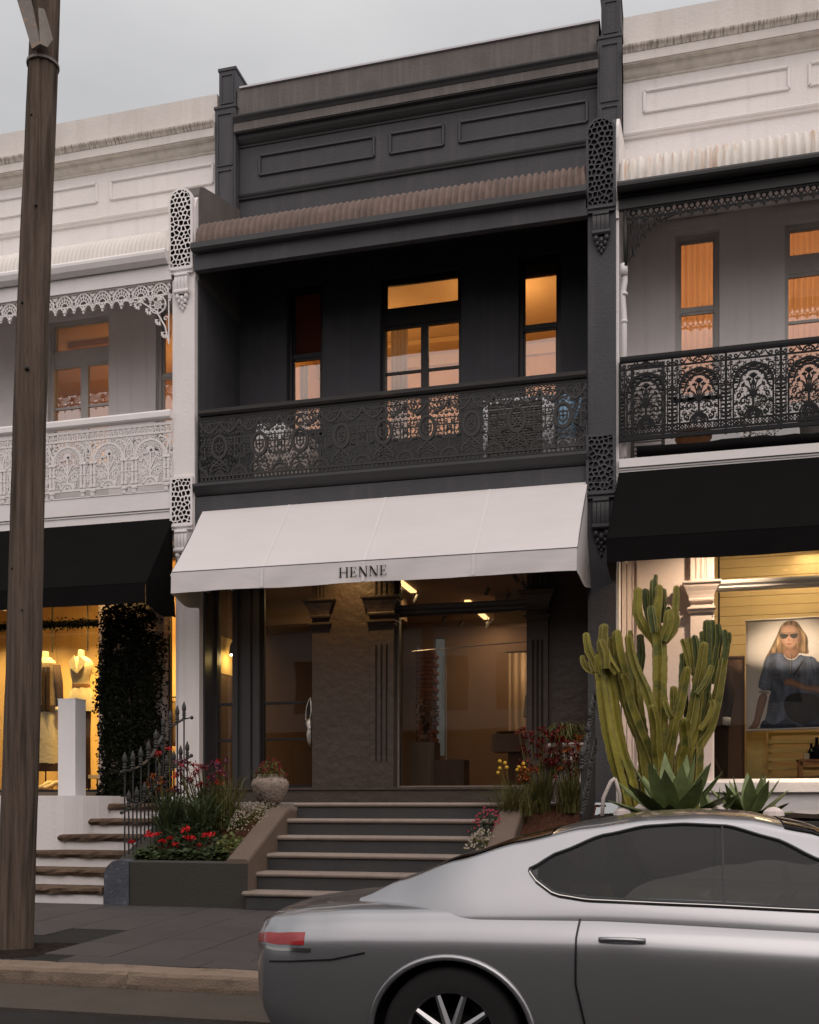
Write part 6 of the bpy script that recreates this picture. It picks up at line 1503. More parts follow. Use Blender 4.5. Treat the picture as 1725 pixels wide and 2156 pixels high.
vv = [(x - o_.x, .988 - o_.y + .004 * math.sin(x * 5 + z * 2), z - o_.z) for x in gx_ for z in gz_]
ff = [(i * NZ + k, (i + 1) * NZ + k, (i + 1) * NZ + k + 1, i * NZ + k + 1) for i in range(NX - 1) for k in range(NZ - 1)]
me.from_pydata(vv, [], ff); ca = me.color_attributes.new('ink', 'FLOAT_COLOR', 'POINT'); ca.data.foreach_set('color', np.concatenate([img, np.ones((img.shape[0], 1))], 1).astype(np.float32).ravel())
m_print, n_, l_ = new_mat('printed photograph'); po_ = n_.new('ShaderNodeOutputMaterial'); pb_ = n_.new('ShaderNodeBsdfPrincipled'); at_ = n_.new('ShaderNodeVertexColor'); at_.layer_name = 'ink'
pb_.inputs['Roughness'].default_value = .7; l_.new(at_.outputs[0], pb_.inputs['Base Color']); l_.new(pb_.outputs[0], po_.inputs[0])
me.materials.append(m_print); pr_o = bpy.data.objects.new('print', me); col.objects.link(pr_o); pr_o.parent = pos
t = thing('slatted_bench', (5.1, 1.2, 1.66), 'yellow painted bench of horizontal slats below the poster', 'bench')
for z in (1.75, 1.875, 2.0, 2.125, 2.25, 2.355):
    b = MB(); b.box(4.86, 5.62, 1.18, 1.24, z - .022, z + .022); b.build('slat', m_yellow_paint, t)
for x in (4.87, 5.58): b = MB(); b.box(x, x + .04, 1.24, 1.30, 1.66, 2.40); b.build('leg', m_yellow_paint, t)
t = thing('wooden_stool', (5.45, .93, 1.66), 'orange pine stool in front of the yellow slats', 'stool')
b = MB(); b.box(5.22, 5.70, .80, 1.06, 1.955, 1.985); b.box(5.25, 5.67, .82, .84, 1.90, 1.955); b.build('seat', m_pine, t)
for x in (5.23, 5.64):
    for y in (.82, 1.0): b = MB(); b.box(x, x + .045, y, y + .045, 1.66, 1.955); b.build('leg', m_pine, t)
t = thing('candle_box', (5.33, .88, 1.985), 'small cream candle box on the pine stool', 'box'); b = MB(); b.box(5.295, 5.365, .85, .91, 1.986, 2.07); b.build('box', m_cream, t)
for k, (x, h, r) in enumerate([(5.40, .22, .05), (5.47, .30, .06)]):
    t = thing('bottle', (x, .95, 1.985), ['shorter dark glass bottle on the pine stool', 'taller dark glass bottle on the pine stool'][k], 'bottle', 'dark bottles on the pine stool')
    b = MB(); b.lathe([(r * .9, 0), (r, .02), (r, h * .5), (r * .4, h * .7), (r * .35, h * .95), (r * .42, h)], (x, .95, 1.986), 14); b.build('glass', m_darkglass, t)
t, zo = dummy('mannequin', (4.14, 1.05, 1.66), 'mannequin in a dark jacket with white cuffs, mostly hidden behind the cactus', [
    ('jacket', [(1.78, .09, .07), (1.72, .18, .09), (1.6, .19, .11), (1.3, .16, .11), (1.0, .2, .13), (.86, .21, .14)], m_brown_cloth, .04), ('trousers', [(.88, .19, .13), (.5, .18, .12), (.15, .17, .12)], m_brown_cloth, .03)], 3.50, None)
b = MB(); b.tube([(4.32, 1.0, 3.25), (4.35, .97, 2.9), (4.30, .93, 2.56)], [.06, .055, .05], 10); b.build('sleeve', m_brown_cloth, t, True)
b = MB(); b.tube([(4.30, .93, 2.58), (4.29, .92, 2.47)], [.055, .06], 10); b.build('cuff', m_white_lam, t, True)
t = thing('leaning_stick', (4.18, .92, 1.66), 'dark wooden stick leaning beside the brown screen', 'stick'); b = MB(); b.tube([(4.05, .98, 2.25), (4.27, .88, 1.68)], .02, 8); b.build('shaft', m_plinth, t)

# ------------------------------------------------------------------ things on the balconies
t = thing('air_conditioner', (1.35, .8, 6.12), 'white air conditioning unit with grey grille behind the charcoal balcony', 'air conditioner')
b = MB(); b.box(.93, 1.95, .62, .98, 6.18, 7.18); b.build('casing', m_ac, t)
for k in range(22): b = MB(); b.box(1.02, 1.76, .605, .615, 6.30 + .036 * k, 6.318 + .036 * k); b.build('grille_bar', m_wicker, t)
b = MB(); b.box(1.0, 1.78, .616, .619, 6.27, 7.12); b.build('grille_back', m_hole, t)
for x in (1.0, 1.8): b = MB(); b.box(x, x + .08, .65, .95, 6.12, 6.18); b.build('foot', m_black, t)
t = thing('watering_can', (2.12, .75, 6.12), 'light blue watering can right of the air conditioner', 'watering can')
b = MB(); b.lathe([(.13, 0), (.14, .3), (.12, .55), (.10, .62)], (2.12, .75, 6.55), 16); b.build('body', m_blue, t); b = MB(); b.tube([(2.2, .72, 6.75), (2.3, .68, 6.98), (2.33, .66, 7.1)], [.03, .02, .03], 8); b.build('spout', m_blue, t); b = MB(); b.box(1.99, 2.26, .62, .88, 6.13, 6.55); b.build('stand', m_ac, t)
t = thing('storage_box', (-2.2, .8, 6.12), 'stack of pale storage crates behind the left end of the charcoal balcony', 'crate')
b = MB(); b.box(-2.65, -1.75, .7, 1.1, 6.13, 6.95); b.build('crate', m_pot_white, t); b = MB(); b.box(-2.62, -2.15, .72, 1.08, 6.955, 7.2); b.build('lid', m_ac, t)
def pot_shrub(x, y, z, r, h, pm_, label, n=320, crown=.30, seed=1, lm=None, group=None):
    t = thing('potted_shrub', (x, y, z), label, 'potted plant', group)
    b = MB(); b.lathe([(r * .7, 0), (r * .95, h * .8), (r * 1.05, h * .85), (r, h), (r * .85, h), (r * .8, h * .9)], (x, y, z), 18); b.build('pot', pm_, t)
    rp = random.Random(seed); b = MB()
    for _ in range(n):
        a = rp.uniform(0, 6.28); e = math.acos(rp.uniform(-1, 1)); q = crown * rp.uniform(.4, 1) ** .5
        c = Vector((x + q * math.sin(e) * math.cos(a), y + q * math.sin(e) * math.sin(a), z + h + crown * .8 + q * math.cos(e))); s_ = rp.uniform(.02, .04); d = Vector((rp.uniform(-1, 1), rp.uniform(-1, 1), rp.uniform(-.3, 1))).normalized(); u = d.orthogonal().normalized()
        b.face([c - d * s_, c + u * s_ * .4, c + d * s_, c - u * s_ * .4])
    b.build('foliage', lm or m_leaf, t)
pot_shrub(3.85, .75, 5.98, .24, .52, m_terracotta, 'terracotta pot standing behind the thin black balcony railing', 60, .16, 2, m_leaf_olive, 'pots on the right hand balcony')
pot_shrub(4.72, .75, 5.98, .22, .34, m_black, 'round leafy shrub in a black pot on the right balcony', 500, .34, 3, None, 'pots on the right hand balcony')
pot_shrub(5.42, .72, 5.98, .21, .62, m_wicker, 'slim plant in a tall grey cone pot at the right end of the balcony', 220, .24, 4, None, 'pots on the right hand balcony')
t = thing('louvred_screen', (3.2, 1.2, 5.98), 'dark louvred shutter leaning on the wall behind the left end of the thin black balcony', 'shutter')
b = MB(); frame_rect(b, 2.98, 3.46, 6.0, 7.72, 1.20, 1.25, .05); b.build('frame', m_iron_char, t)
for k in range(26): b = MB(); b.prism_x([(1.20, 6.08 + .062 * k), (1.25, 6.11 + .062 * k), (1.25, 6.118 + .062 * k), (1.20, 6.088 + .062 * k)], 3.03, 3.41); b.build('slat', m_iron_char, t)
t = thing('rolled_mat', (5.8, -.02, 6.0), 'black rolled mat lying along the balcony edge under the railing', 'rolled mat')
b = MB(); rp = random.Random(8); pts = [(3.12 + .22 * i, .02 + rp.uniform(-.01, .01), 6.05 + rp.uniform(-.006, .012)) for i in range(27)]; b.tube(pts, [.075 + rp.uniform(-.012, .012) for _ in pts], 12); b.build('roll', m_canvas_black, t, True)
for k, (x, s_) in enumerate(((4.3, 1), (5.05, 1))):
    t = thing('garden_chair', (x, 1.1, 5.98), ['white garden chair behind the terracotta pot', 'white garden chair beside the cone pot'][k], 'chair', 'white chairs on the right hand balcony')
    b = MB(); b.box(x - .22, x + .22, .95, 1.35, 6.40, 6.43); b.build('seat', m_ac, t); b = MB(); b.box(x - .2, x + .2, 1.33, 1.36, 6.5, 6.9); b.build('backrest', m_ac, t)
    for sx in (-.2, .2):
        for sy in (.97, 1.32): b = MB(); b.tube([(x + sx, sy, 5.98), (x + sx * .9, sy, 6.41)], .014, 6); b.build('leg', m_ac, t)
# ------------------------------------------------------------------ plants
def quad_leaf(b, c, s_, rp, flat=.6, asp=.5):
    d = Vector((rp.uniform(-1, 1), rp.uniform(-1, 1), rp.uniform(-flat, flat))).normalized(); u = d.orthogonal().normalized(); u = (u * math.cos(rp.uniform(0, 6.28)) + d.cross(u) * math.sin(rp.uniform(0, 6.28)))
    b.face([c - d * s_, c + u * s_ * asp, c + d * s_, c - u * s_ * asp])
# ivy
ivy = thing('ivy_column', (-4.7, .1, 1.4), 'dark clipped ivy grown thickly up the column of the left shop', 'ivy', None)
rp = random.Random(21); b = MB(); core = MB()
core.tube([(-4.5, .36, 1.4), (-4.45, .37, 2.4), (-4.6, .37, 3.4), (-4.5, .37, 4.2)], .03, 6); core.build('trunk', m_hole, ivy)
def ivy_prof(z):
    t = (z - 1.4) / 3.0
    xl = -4.95 + .05 * math.sin(t * 9) - .10 * max(0, .35 - t) ; xr = -3.93 + .04 * math.sin(t * 7 + 1) - .22 * max(0, t - .82) / .18 * (1 if t > .82 else 0)
    return xl, xr
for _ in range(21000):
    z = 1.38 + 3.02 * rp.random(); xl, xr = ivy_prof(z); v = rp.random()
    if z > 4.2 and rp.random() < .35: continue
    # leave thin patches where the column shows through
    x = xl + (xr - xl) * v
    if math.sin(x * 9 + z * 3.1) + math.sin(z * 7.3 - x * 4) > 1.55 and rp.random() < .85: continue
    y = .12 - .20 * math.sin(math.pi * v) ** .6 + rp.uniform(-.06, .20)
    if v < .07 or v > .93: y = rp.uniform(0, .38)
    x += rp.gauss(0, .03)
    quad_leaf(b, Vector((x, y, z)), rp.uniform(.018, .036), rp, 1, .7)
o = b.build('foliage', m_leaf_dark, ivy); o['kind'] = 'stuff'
gar = thing('ivy_garland', (-6.4, .42, 4.2), 'dark ivy garland along the transom of the left shop window', 'garland')
b = MB()
for _ in range(2200):
    x = rp.uniform(-7.75, -5.2); quad_leaf(b, Vector((x, .44 + rp.gauss(0, .03), 4.235 + rp.gauss(0, .035) - (.06 * rp.random() if rp.random() < .3 else 0))), rp.uniform(.012, .026), rp, 1, .7)
b.build('foliage', m_leaf_dark, gar)['kind'] = 'stuff'; b = MB(); b.tube([(-7.75, .45, 4.24), (-5.2, .45, 4.24)], .025, 6); b.build('vine', m_hole, gar)
# geraniums
def geranium(x, y, z, r, heads, label, seed):
    t = thing('geranium', (x, y, z), label, 'geranium', 'red geraniums along the front of the left planter'); rp = random.Random(seed); b = MB()
    for _ in range(int(420 * r / .2)):
        a = rp.uniform(0, 6.28); q = r * rp.random() ** .5; h = rp.uniform(.02, .20) * (1 - .5 * q / r)
        c = Vector((x + q * math.cos(a), y + q * .8 * math.sin(a), z + h)); s_ = rp.uniform(.018, .034); n_ = Vector((rp.uniform(-.6, .6), rp.uniform(-.9, .2), 1)).normalized(); u = n_.orthogonal().normalized(); w = n_.cross(u)
        b.face([c + (u * math.cos(k * 1.0472) + w * math.sin(k * 1.0472)) * s_ * (1 if k % 2 else .85) for k in range(6)])
    b.build('foliage', m_leaf, t)['kind'] = 'stuff'
    for (hx, hy, hz, s_) in heads:
        b = MB()
        for _ in range(26): quad_leaf(b, Vector((hx + rp.gauss(0, s_ * .42), hy + rp.gauss(0, s_ * .4), hz + rp.gauss(0, s_ * .26))), s_ * .36, rp, .6, .85)
        o = b.build('flower', m_red, t); b = MB(); b.tube([(hx, hy, hz), (hx * .7 + x * .3, hy * .7 + y * .3, z + .1), (x + (hx - x) * .4, y, z)], .004, 4); b.build('stalk', m_leaf, o)
geranium(-2.18, -3.34, .74, .22, [(-2.40, -3.42, .955, .045), (-2.18, -3.38, 1.04, .055), (-2.09, -3.36, 1.045, .04), (-2.02, -3.40, .965, .05)], 'red geranium at the fence end of the planter front', 31)
geranium(-1.80, -3.30, .75, .24, [(-1.94, -3.36, 1.00, .035), (-1.77, -3.32, 1.10, .06), (-1.68, -3.36, 1.0, .055), (-1.86, -3.40, .93, .045), (-1.74, -3.34, 1.01, .04)], 'red geranium in the middle of the planter front', 32)
geranium(-1.46, -3.28, .75, .20, [(-1.52, -3.32, 1.035, .05), (-1.45, -3.34, 1.04, .05), (-1.55, -3.42, .93, .02)], 'red geranium of the planter nearest the sloping coping', 33)
# strap leaved clumps with kangaroo-paw like flowers
def strap_clump(name, x, y, z, n, h, spread, label, seed, cat='plant', mat=None, w=.018, flowers=(), fmat=None, group=None, droop=.5):
    t = thing(name, (x, y, z), label, cat, group); rp = random.Random(seed); b = MB()
    for _ in range(n):
        a = rp.uniform(0, 6.28); hh = h * rp.uniform(.45, 1.05); s_ = spread * rp.uniform(.2, 1); px, py = x + rp.gauss(0, .07), y + rp.gauss(0, .06); ca, sa = math.cos(a), math.sin(a)
        pts = [(px + ca * s_ * u ** 1.7, py + sa * s_ * u ** 1.7, z + hh * (u - droop * .55 * u ** 3)) for u in (0, .25, .5, .75, 1.0)]
        ww = w * rp.uniform(.7, 1.3); b.blade(pts, [ww * .7, ww, ww * .95, ww * .6, .002], None, .25)
    b.build('foliage', mat or m_leaf_strap, t)
    for (fx, fy, fz, s_, fm) in flowers:
        b = MB(); b.tube([(x + (fx - x) * .2, y + (fy - y) * .2, z), (x + (fx - x) * .7, y + (fy - y) * .7, z + (fz - z) * .6), (fx, fy, fz)], .0045, 4); o = b.build('stalk', m_leaf_olive, t)
        b = MB()
        for _ in range(20):
            a = rp.uniform(0, 6.28); e = rp.uniform(-.4, 1.2); d = Vector((math.cos(a) * math.cos(e), math.sin(a) * math.cos(e), math.sin(e))); c = Vector((fx, fy, fz)) + Vector((rp.gauss(0, s_ * .35), rp.gauss(0, s_ * .35), rp.gauss(0, s_ * .3)))
            b.blade([c, c + d * s_ * .5, c + d * s_ * .9 - Vector((0, 0, s_ * .2))], [.009, .022, .004], None, .3)
        b.build('flower', fm, o)
    return t
strap_clump('kangaroo_paw', -2.15, -2.95, .93, 130, .85, .42, 'tall strap leaved clump with orange flowers beside the spearhead fence', 41, 'flower', None, .022,
            [(-2.47, -2.95, 1.62, .06, m_orangeflower), (-2.40, -2.92, 1.70, .07, m_orangeflower), (-2.30, -2.9, 1.66, .06, m_orangeflower), (-2.34, -2.85, 1.56, .05, m_orangeflower), (-2.30, -2.7, 2.05, .045, m_red), (-2.36, -2.88, 1.98, .05, m_red), (-2.22, -2.8, 1.55, .06, m_orangeflower)])
strap_clump('iris_clump', -1.80, -2.95, .93, 130, .82, .45, 'green strap leaved clump in the middle of the left planter', 42, 'plant', None, .026)
strap_clump('mauve_flower_clump', -1.85, -2.55, 1.05, 130, .85, .42, 'tall red and mauve flowering clump in front of the white pier', 43, 'flower', None, .014,
            [(-1.95 + .27 * math.sin(k * 2.4), -2.55 + .14 * math.cos(k * 1.7), 1.62 + .30 * ((k * 37) % 17) / 17, .055, [m_purple, m_darkred, m_red, m_purple][k % 4]) for k in range(40)])
strap_clump('mauve_flower_clump', -2.25, -2.62, 1.04, 60, .65, .3, 'small clump with one mauve flower head against the spearhead fence', 44, 'flower', None, .014, [(-2.27, -2.62, 1.55, .07, m_purple), (-2.22, -2.6, 1.53, .06, m_purple), (-2.24, -2.66, 1.57, .05, m_purple)])
strap_clump('grass_tuft', -1.60, -2.6, 1.08, 130, .98, .55, 'arching olive grass tuft between the mauve flowers and the urn', 45, 'grass', m_leaf_olive, .009)
def mound(name, x, y, z, r, h, n, mat, label, seed, cat, s0=.012, s1=.024, fl=None, nf=0, fs=.010, group=None, asp=.6):
    t = thing(name, (x, y, z), label, cat, group); rp = random.Random(seed); b = MB()
    for _ in range(n):
        a = rp.uniform(0, 6.28); q = r * rp.random() ** .5; hh = h * (1 - (q / r) ** 2) * rp.uniform(.5, 1.1)
        quad_leaf(b, Vector((x + q * math.cos(a), y + q * math.sin(a), z + hh)), rp.uniform(s0, s1), rp, .7, asp)
    b.build('foliage', mat, t)['kind'] = 'stuff'
    if fl:
        b = MB()
        for _ in range(nf):
            a = rp.uniform(0, 6.28); q = r * 1.05 * rp.random() ** .5; hh = h * (1 - (q / r) ** 2 * .9) * rp.uniform(.85, 1.25) + .01
            c = Vector((x + q * math.cos(a), y + q * math.sin(a), z + hh)); b.face([c + Vector((fs * math.cos(k * 1.2566), -fs * .35 * math.sin(k * 2), fs * math.sin(k * 1.2566))) for k in range(5)])
        b.build('blossoms', fl, t)['kind'] = 'stuff'
    return t
mound('lime_shrub', -1.26, -3.15, .84, .24, .20, 420, m_leaf_lime, 'lime green leafy shrub beside the sloping coping', 51, 'shrub', .018, .034)
mound('white_flower_shrub', -1.25, -2.62, 1.06, .30, .30, 900, m_leaf_olive, 'bushy shrub of tiny white flowers beside the sloping coping', 52, 'shrub', .008, .018, m_whiteflower, 420, .009)
mound('white_flower_shrub', -1.25, -2.2, 1.22, .24, .16, 600, m_leaf_olive, 'low shrub of tiny white flowers below the stone urn', 53, 'shrub', .008, .016, m_whiteflower, 160, .008)
mound('groundcover_shrub', -1.9, -2.2, 1.2, .35, .22, 700, m_leaf, 'dark green leafy shrub at the back of the left planter', 54, 'shrub', .016, .03)
mound('groundcover_shrub', -1.85, -3.0, .92, .42, .30, 1300, m_leaf, 'dense dark green leafy shrub behind the red geraniums', 56, 'shrub', .016, .032)
mound('groundcover_shrub', -1.75, -2.5, 1.12, .40, .34, 1100, m_leaf_strap, 'dense green shrub under the mauve flower heads', 57, 'shrub', .014, .03)
# urn and its plant
t = thing('stone_urn', (-1.32, -1.9, 1.397), 'round lichen spotted stone urn on the top step', 'urn')
b = MB(); b.lathe([(.13, 0), (.15, .01), (.185, .08), (.222, .16), (.238, .225), (.232, .265), (.205, .30), (.17, .315), (.165, .345), (.172, .36), (.155, .362), (.15, .33), (.02, .32)], (-1.32, -1.9, 1.397), 32); b.build('vessel', m_urn, t, True)
mound('flowering_pot_plant', -1.32, -1.9, 1.73, .20, .20, 420, m_leaf_olive, 'low plant with small red flowers growing in the stone urn', 55, 'plant', .014, .026, m_darkred, 60, .016)
# right planter
strap_clump('grass_tuft', 1.85, -2.45, 1.18, 200, .66, .52, 'arching grass tuft with yellow button flowers right of the entrance steps', 61, 'grass', m_leaf_olive, .009)
t = thing('billy_buttons', (1.88, -2.42, 1.2), 'yellow ball flowers on thin stems above the grass tuft', 'flower')
for (x, z) in ((1.70, 1.87), (1.76, 1.85), (1.78, 1.80), (1.70, 1.79), (1.97, 1.84), (1.92, 1.80), (1.98, 1.79), (1.90, 1.77), (1.68, 1.74)):
    b = MB(); b.tube([(1.86, -2.42, 1.22), ((1.86 + x) / 2, -2.44, 1.55), (x, -2.45, z)], .003, 4); o = b.build('stalk', m_leaf_olive, t); b = MB(); b.ball((x, -2.45, z), .022, 9); b.build('flower', m_yellowball, o, True)
K = random.Random(77)
strap_clump('kangaroo_paw', 2.12, -2.15, 1.28, 120, .62, .30, 'dark red kangaroo paw in front of the pale banded pot', 62, 'flower', m_leaf_olive, .014,
            [(2.12 + K.uniform(-.24, .26), -2.15 + K.uniform(-.12, .12), 1.75 + K.uniform(0, .50), .055, m_darkred) for _ in range(60)], None, 'kangaroo paws in the right planter')
strap_clump('kangaroo_paw', 2.48, -2.2, 1.28, 110, .6, .26, 'rust red kangaroo paw beside the iron fence on the right', 63, 'flower', m_leaf_olive, .014,
            [(2.46 + K.uniform(-.18, .16), -2.2 + K.uniform(-.1, .1), 1.68 + K.uniform(0, .48), .05, [m_darkred, m_darkred, m_orangeflower][k % 3]) for k in range(48)], None, 'kangaroo paws in the right planter')
strap_clump('kangaroo_paw', 1.98, -2.5, 1.25, 30, .4, .2, 'small orange kangaroo paw beside the yellow ball flowers', 64, 'flower', m_leaf_olive, .012,
            [(2.02 + K.uniform(-.1, .1), -2.5, 1.58 + K.uniform(0, .24), .05, m_orangeflower) for _ in range(9)], None, 'kangaroo paws in the right planter')
t = thing('banded_pot', (2.40, -1.72, 1.36), 'pale banded tall pot behind the kangaroo paws', 'pot')
b = MB(); b.lathe([(.15, 0), (.16, .03), (.185, .25), (.20, .26), (.20, .30), (.185, .31), (.205, .50), (.222, .51), (.222, .55), (.205, .56), (.22, .68), (.245, .69), (.245, .74), (.21, .74), (.2, .66)], (2.40, -1.72, 1.36), 28); b.build('vessel', m_pot_white, t, True)
strap_clump('grass_tuft', 2.38, -1.72, 2.05, 190, .72, .50, 'drooping strap leaved plant growing in the pale banded pot', 65, 'plant', m_leaf_olive, .018, (), None, None, 1.5)
mound('pink_flower_patch', 1.62, -2.75, 1.05, .22, .26, 300, m_leaf, 'small patch of pink flowers at the right edge of the steps', 66, 'flower', .012, .022, m_pinkflower, 60, .013)
mound('white_flower_shrub', 1.62, -3.1, .88, .2, .2, 300, m_leaf_olive, 'low white flowers on the right hand coping of the steps', 67, 'shrub', .01, .018, m_whiteflower, 110, .012)
# cactus
STEMS = [(0.08,[(3.47,-1.9,1.83),(3.46,-1.9,2.3),(3.45,-1.9,2.69),(3.45,-1.9,3.09),(3.43,-1.9,3.3),(3.39,-1.9,3.43)]),(0.041,[(3.42,-1.9,3.27),(3.42,-1.9,3.55),(3.45,-1.9,3.75),(3.45,-1.9,3.86)]),(0.036,[(3.4,-2.02,3.33),(3.37,-2.02,3.53),(3.36,-2.02,3.61)]),(0.044,[(3.4,-1.9,3.25),(3.27,-1.9,3.44),(3.21,-1.9,3.58),(3.21,-1.9,3.72),(3.21,-1.9,3.84)]),(0.036,[(3.37,-1.8,3.42),(3.31,-1.8,3.67),(3.3,-1.8,3.79),(3.29,-1.8,3.85)]),(0.042,[(3.41,-1.8,3.5),(3.39,-1.8,3.83),(3.39,-1.8,3.95)]),(0.019,[(3.4,-1.8,3.92),(3.41,-1.8,4.02)]),(0.026,[(3.48,-1.78,3.48),(3.5,-1.78,3.73),(3.5,-1.78,3.85)]),(0.051,[(3.46,-1.9,3.22),(3.56,-1.9,3.32),(3.62,-1.9,3.44),(3.62,-1.9,3.54)]),(0.032,[(3.61,-1.9,3.4),(3.63,-1.9,3.6),(3.64,-1.9,3.76),(3.64,-1.9,3.85)]),(0.032,[(3.55,-1.8,3.42),(3.55,-1.8,3.52),(3.55,-1.8,3.63)]),(0.046,[(3.49,-1.95,3.24),(3.55,-1.95,3.39),(3.56,-1.95,3.56)]),(0.054,[(3.02,-1.96,1.65),(2.95,-1.99,1.91),(2.88,-2.02,2.2),(2.83,-2.04,2.5),(2.79,-2.07,2.83),(2.77,-2.1,3.05)]),(0.051,[(3.13,-1.91,1.71),(3.04,-1.92,1.98),(2.97,-1.93,2.31),(2.93,-1.94,2.64),(2.89,-1.94,2.86),(2.84,-1.95,3.1)]),(0.049,[(2.82,-2.05,2.98),(2.83,-2.05,3.25),(2.84,-2.05,3.41)]),(0.036,[(2.79,-2.1,2.85),(2.74,-2.1,3.0),(2.67,-2.1,3.14),(2.64,-2.1,3.32)]),(0.028,[(2.78,-2.1,2.88),(2.66,-2.1,2.93),(2.61,-2.1,3.02),(2.6,-2.1,3.07)]),(0.023,[(2.73,-2.12,2.89),(2.69,-2.12,3.01)]),(0.045,[(2.87,-2.15,2.92),(2.86,-2.15,3.08),(2.81,-2.15,3.22)]),(0.039,[(2.9,-1.9,2.92),(2.91,-1.9,3.16),(2.9,-1.9,3.29)]),(0.049,[(3.08,-1.95,2.84),(3.01,-1.95,3.1),(2.98,-1.95,3.35)]),(0.036,[(2.99,-2.05,2.88),(2.91,-2.05,3.0),(2.86,-2.05,3.14)]),(0.054,[(3.38,-1.93,1.85),(3.24,-1.95,2.23),(3.14,-1.96,2.5),(3.08,-1.98,2.76),(3.05,-2.0,2.84)]),(0.051,[(3.32,-1.87,1.88),(3.16,-1.85,2.31),(3.07,-1.83,2.55),(3.0,-1.82,2.74),(2.95,-1.8,2.91)]),(0.062,[(3.29,-1.84,1.86),(3.2,-1.8,2.44),(3.18,-1.77,2.71),(3.16,-1.73,2.92),(3.1,-1.7,3.13)]),(0.046,[(3.44,-1.97,1.85),(3.4,-2.0,2.29),(3.37,-2.03,2.46),(3.3,-2.06,2.68),(3.2,-2.09,2.9),(3.14,-2.12,3.1),(3.12,-2.15,3.26)]),(0.036,[(3.18,-1.7,2.75),(3.22,-1.7,2.94),(3.24,-1.7,3.12),(3.23,-1.7,3.34)]),(0.026,[(3.12,-1.75,3.09),(3.12,-1.75,3.39)]),(0.044,[(3.45,-1.99,1.82),(3.43,-2.06,2.03),(3.42,-2.13,2.28),(3.38,-2.2,2.46)]),(0.049,[(3.55,-1.94,1.82),(3.62,-1.97,2.23),(3.68,-2.0,2.48),(3.73,-2.02,2.74),(3.76,-2.05,2.89)]),(0.046,[(3.68,-1.93,1.85),(3.8,-1.95,2.29),(3.85,-1.96,2.61),(3.91,-1.98,2.93),(3.94,-2.0,3.17)]),(0.054,[(3.69,-1.99,1.8),(3.74,-2.06,2.02),(3.73,-2.13,2.21),(3.73,-2.2,2.3)]),(0.036,[(3.57,-1.93,1.9),(3.61,-1.95,2.36),(3.61,-1.98,2.55),(3.61,-2.0,2.69)]),(0.026,[(3.59,-2.0,2.37),(3.56,-2.0,2.42),(3.52,-2.0,2.54)]),(0.058,[(3.75,-1.89,1.85),(3.85,-1.87,2.29),(3.88,-1.86,2.62),(3.87,-1.85,2.82)]),(0.051,[(3.8,-1.87,1.85),(4.0,-1.85,2.23),(4.07,-1.83,2.49),(4.12,-1.82,2.75),(4.16,-1.8,3.01)]),(0.033,[(3.76,-1.8,2.37),(3.71,-1.8,2.72),(3.71,-1.8,2.9),(3.71,-1.8,3.09)]),(0.026,[(3.8,-1.8,2.88),(3.75,-1.8,3.12),(3.71,-1.8,3.26)]),(0.031,[(3.84,-1.78,2.85),(3.8,-1.78,3.15),(3.78,-1.78,3.27)]),(0.033,[(3.87,-1.8,2.8),(3.86,-1.8,3.18),(3.84,-1.8,3.29)]),(0.041,[(3.94,-1.75,2.37),(3.98,-1.75,2.76),(3.99,-1.75,3.09),(3.98,-1.75,3.46)]),(0.031,[(3.99,-1.72,2.9),(4.05,-1.72,3.22),(4.04,-1.72,3.47)]),(0.031,[(4.04,-1.75,2.89),(4.11,-1.75,3.24),(4.1,-1.75,3.42)]),(0.023,[(3.99,-1.75,3.12),(3.93,-1.75,3.22),(3.92,-1.75,3.35)]),(0.033,[(4.15,-1.8,2.95),(4.19,-1.8,3.18),(4.17,-1.8,3.34)]),(0.018,[(4.17,-1.8,3.15),(4.22,-1.8,3.23),(4.22,-1.8,3.32)]),(0.026,[(3.9,-1.95,2.22),(3.99,-1.95,2.35),(4.04,-1.95,2.48),(4.03,-1.95,2.54)]),(0.026,[(3.89,-1.85,2.29),(3.95,-1.85,2.44),(3.99,-1.85,2.59),(3.99,-1.85,2.65)]),(0.028,[(3.86,-2.02,2.62),(3.94,-2.02,2.72),(4.0,-2.02,2.85),(4.02,-2.02,2.92)]),(0.033,[(4.03,-1.75,2.76),(4.08,-1.75,2.96),(4.09,-1.75,3.17)]),(0.051,[(3.88,-1.87,1.85),(3.87,-1.83,2.3),(3.86,-1.8,2.56)])]
cac = thing('cactus', (3.6, -1.9, 1.25), 'tall many armed candelabra cactus in the right garden bed', 'cactus')
rp = random.Random(14)
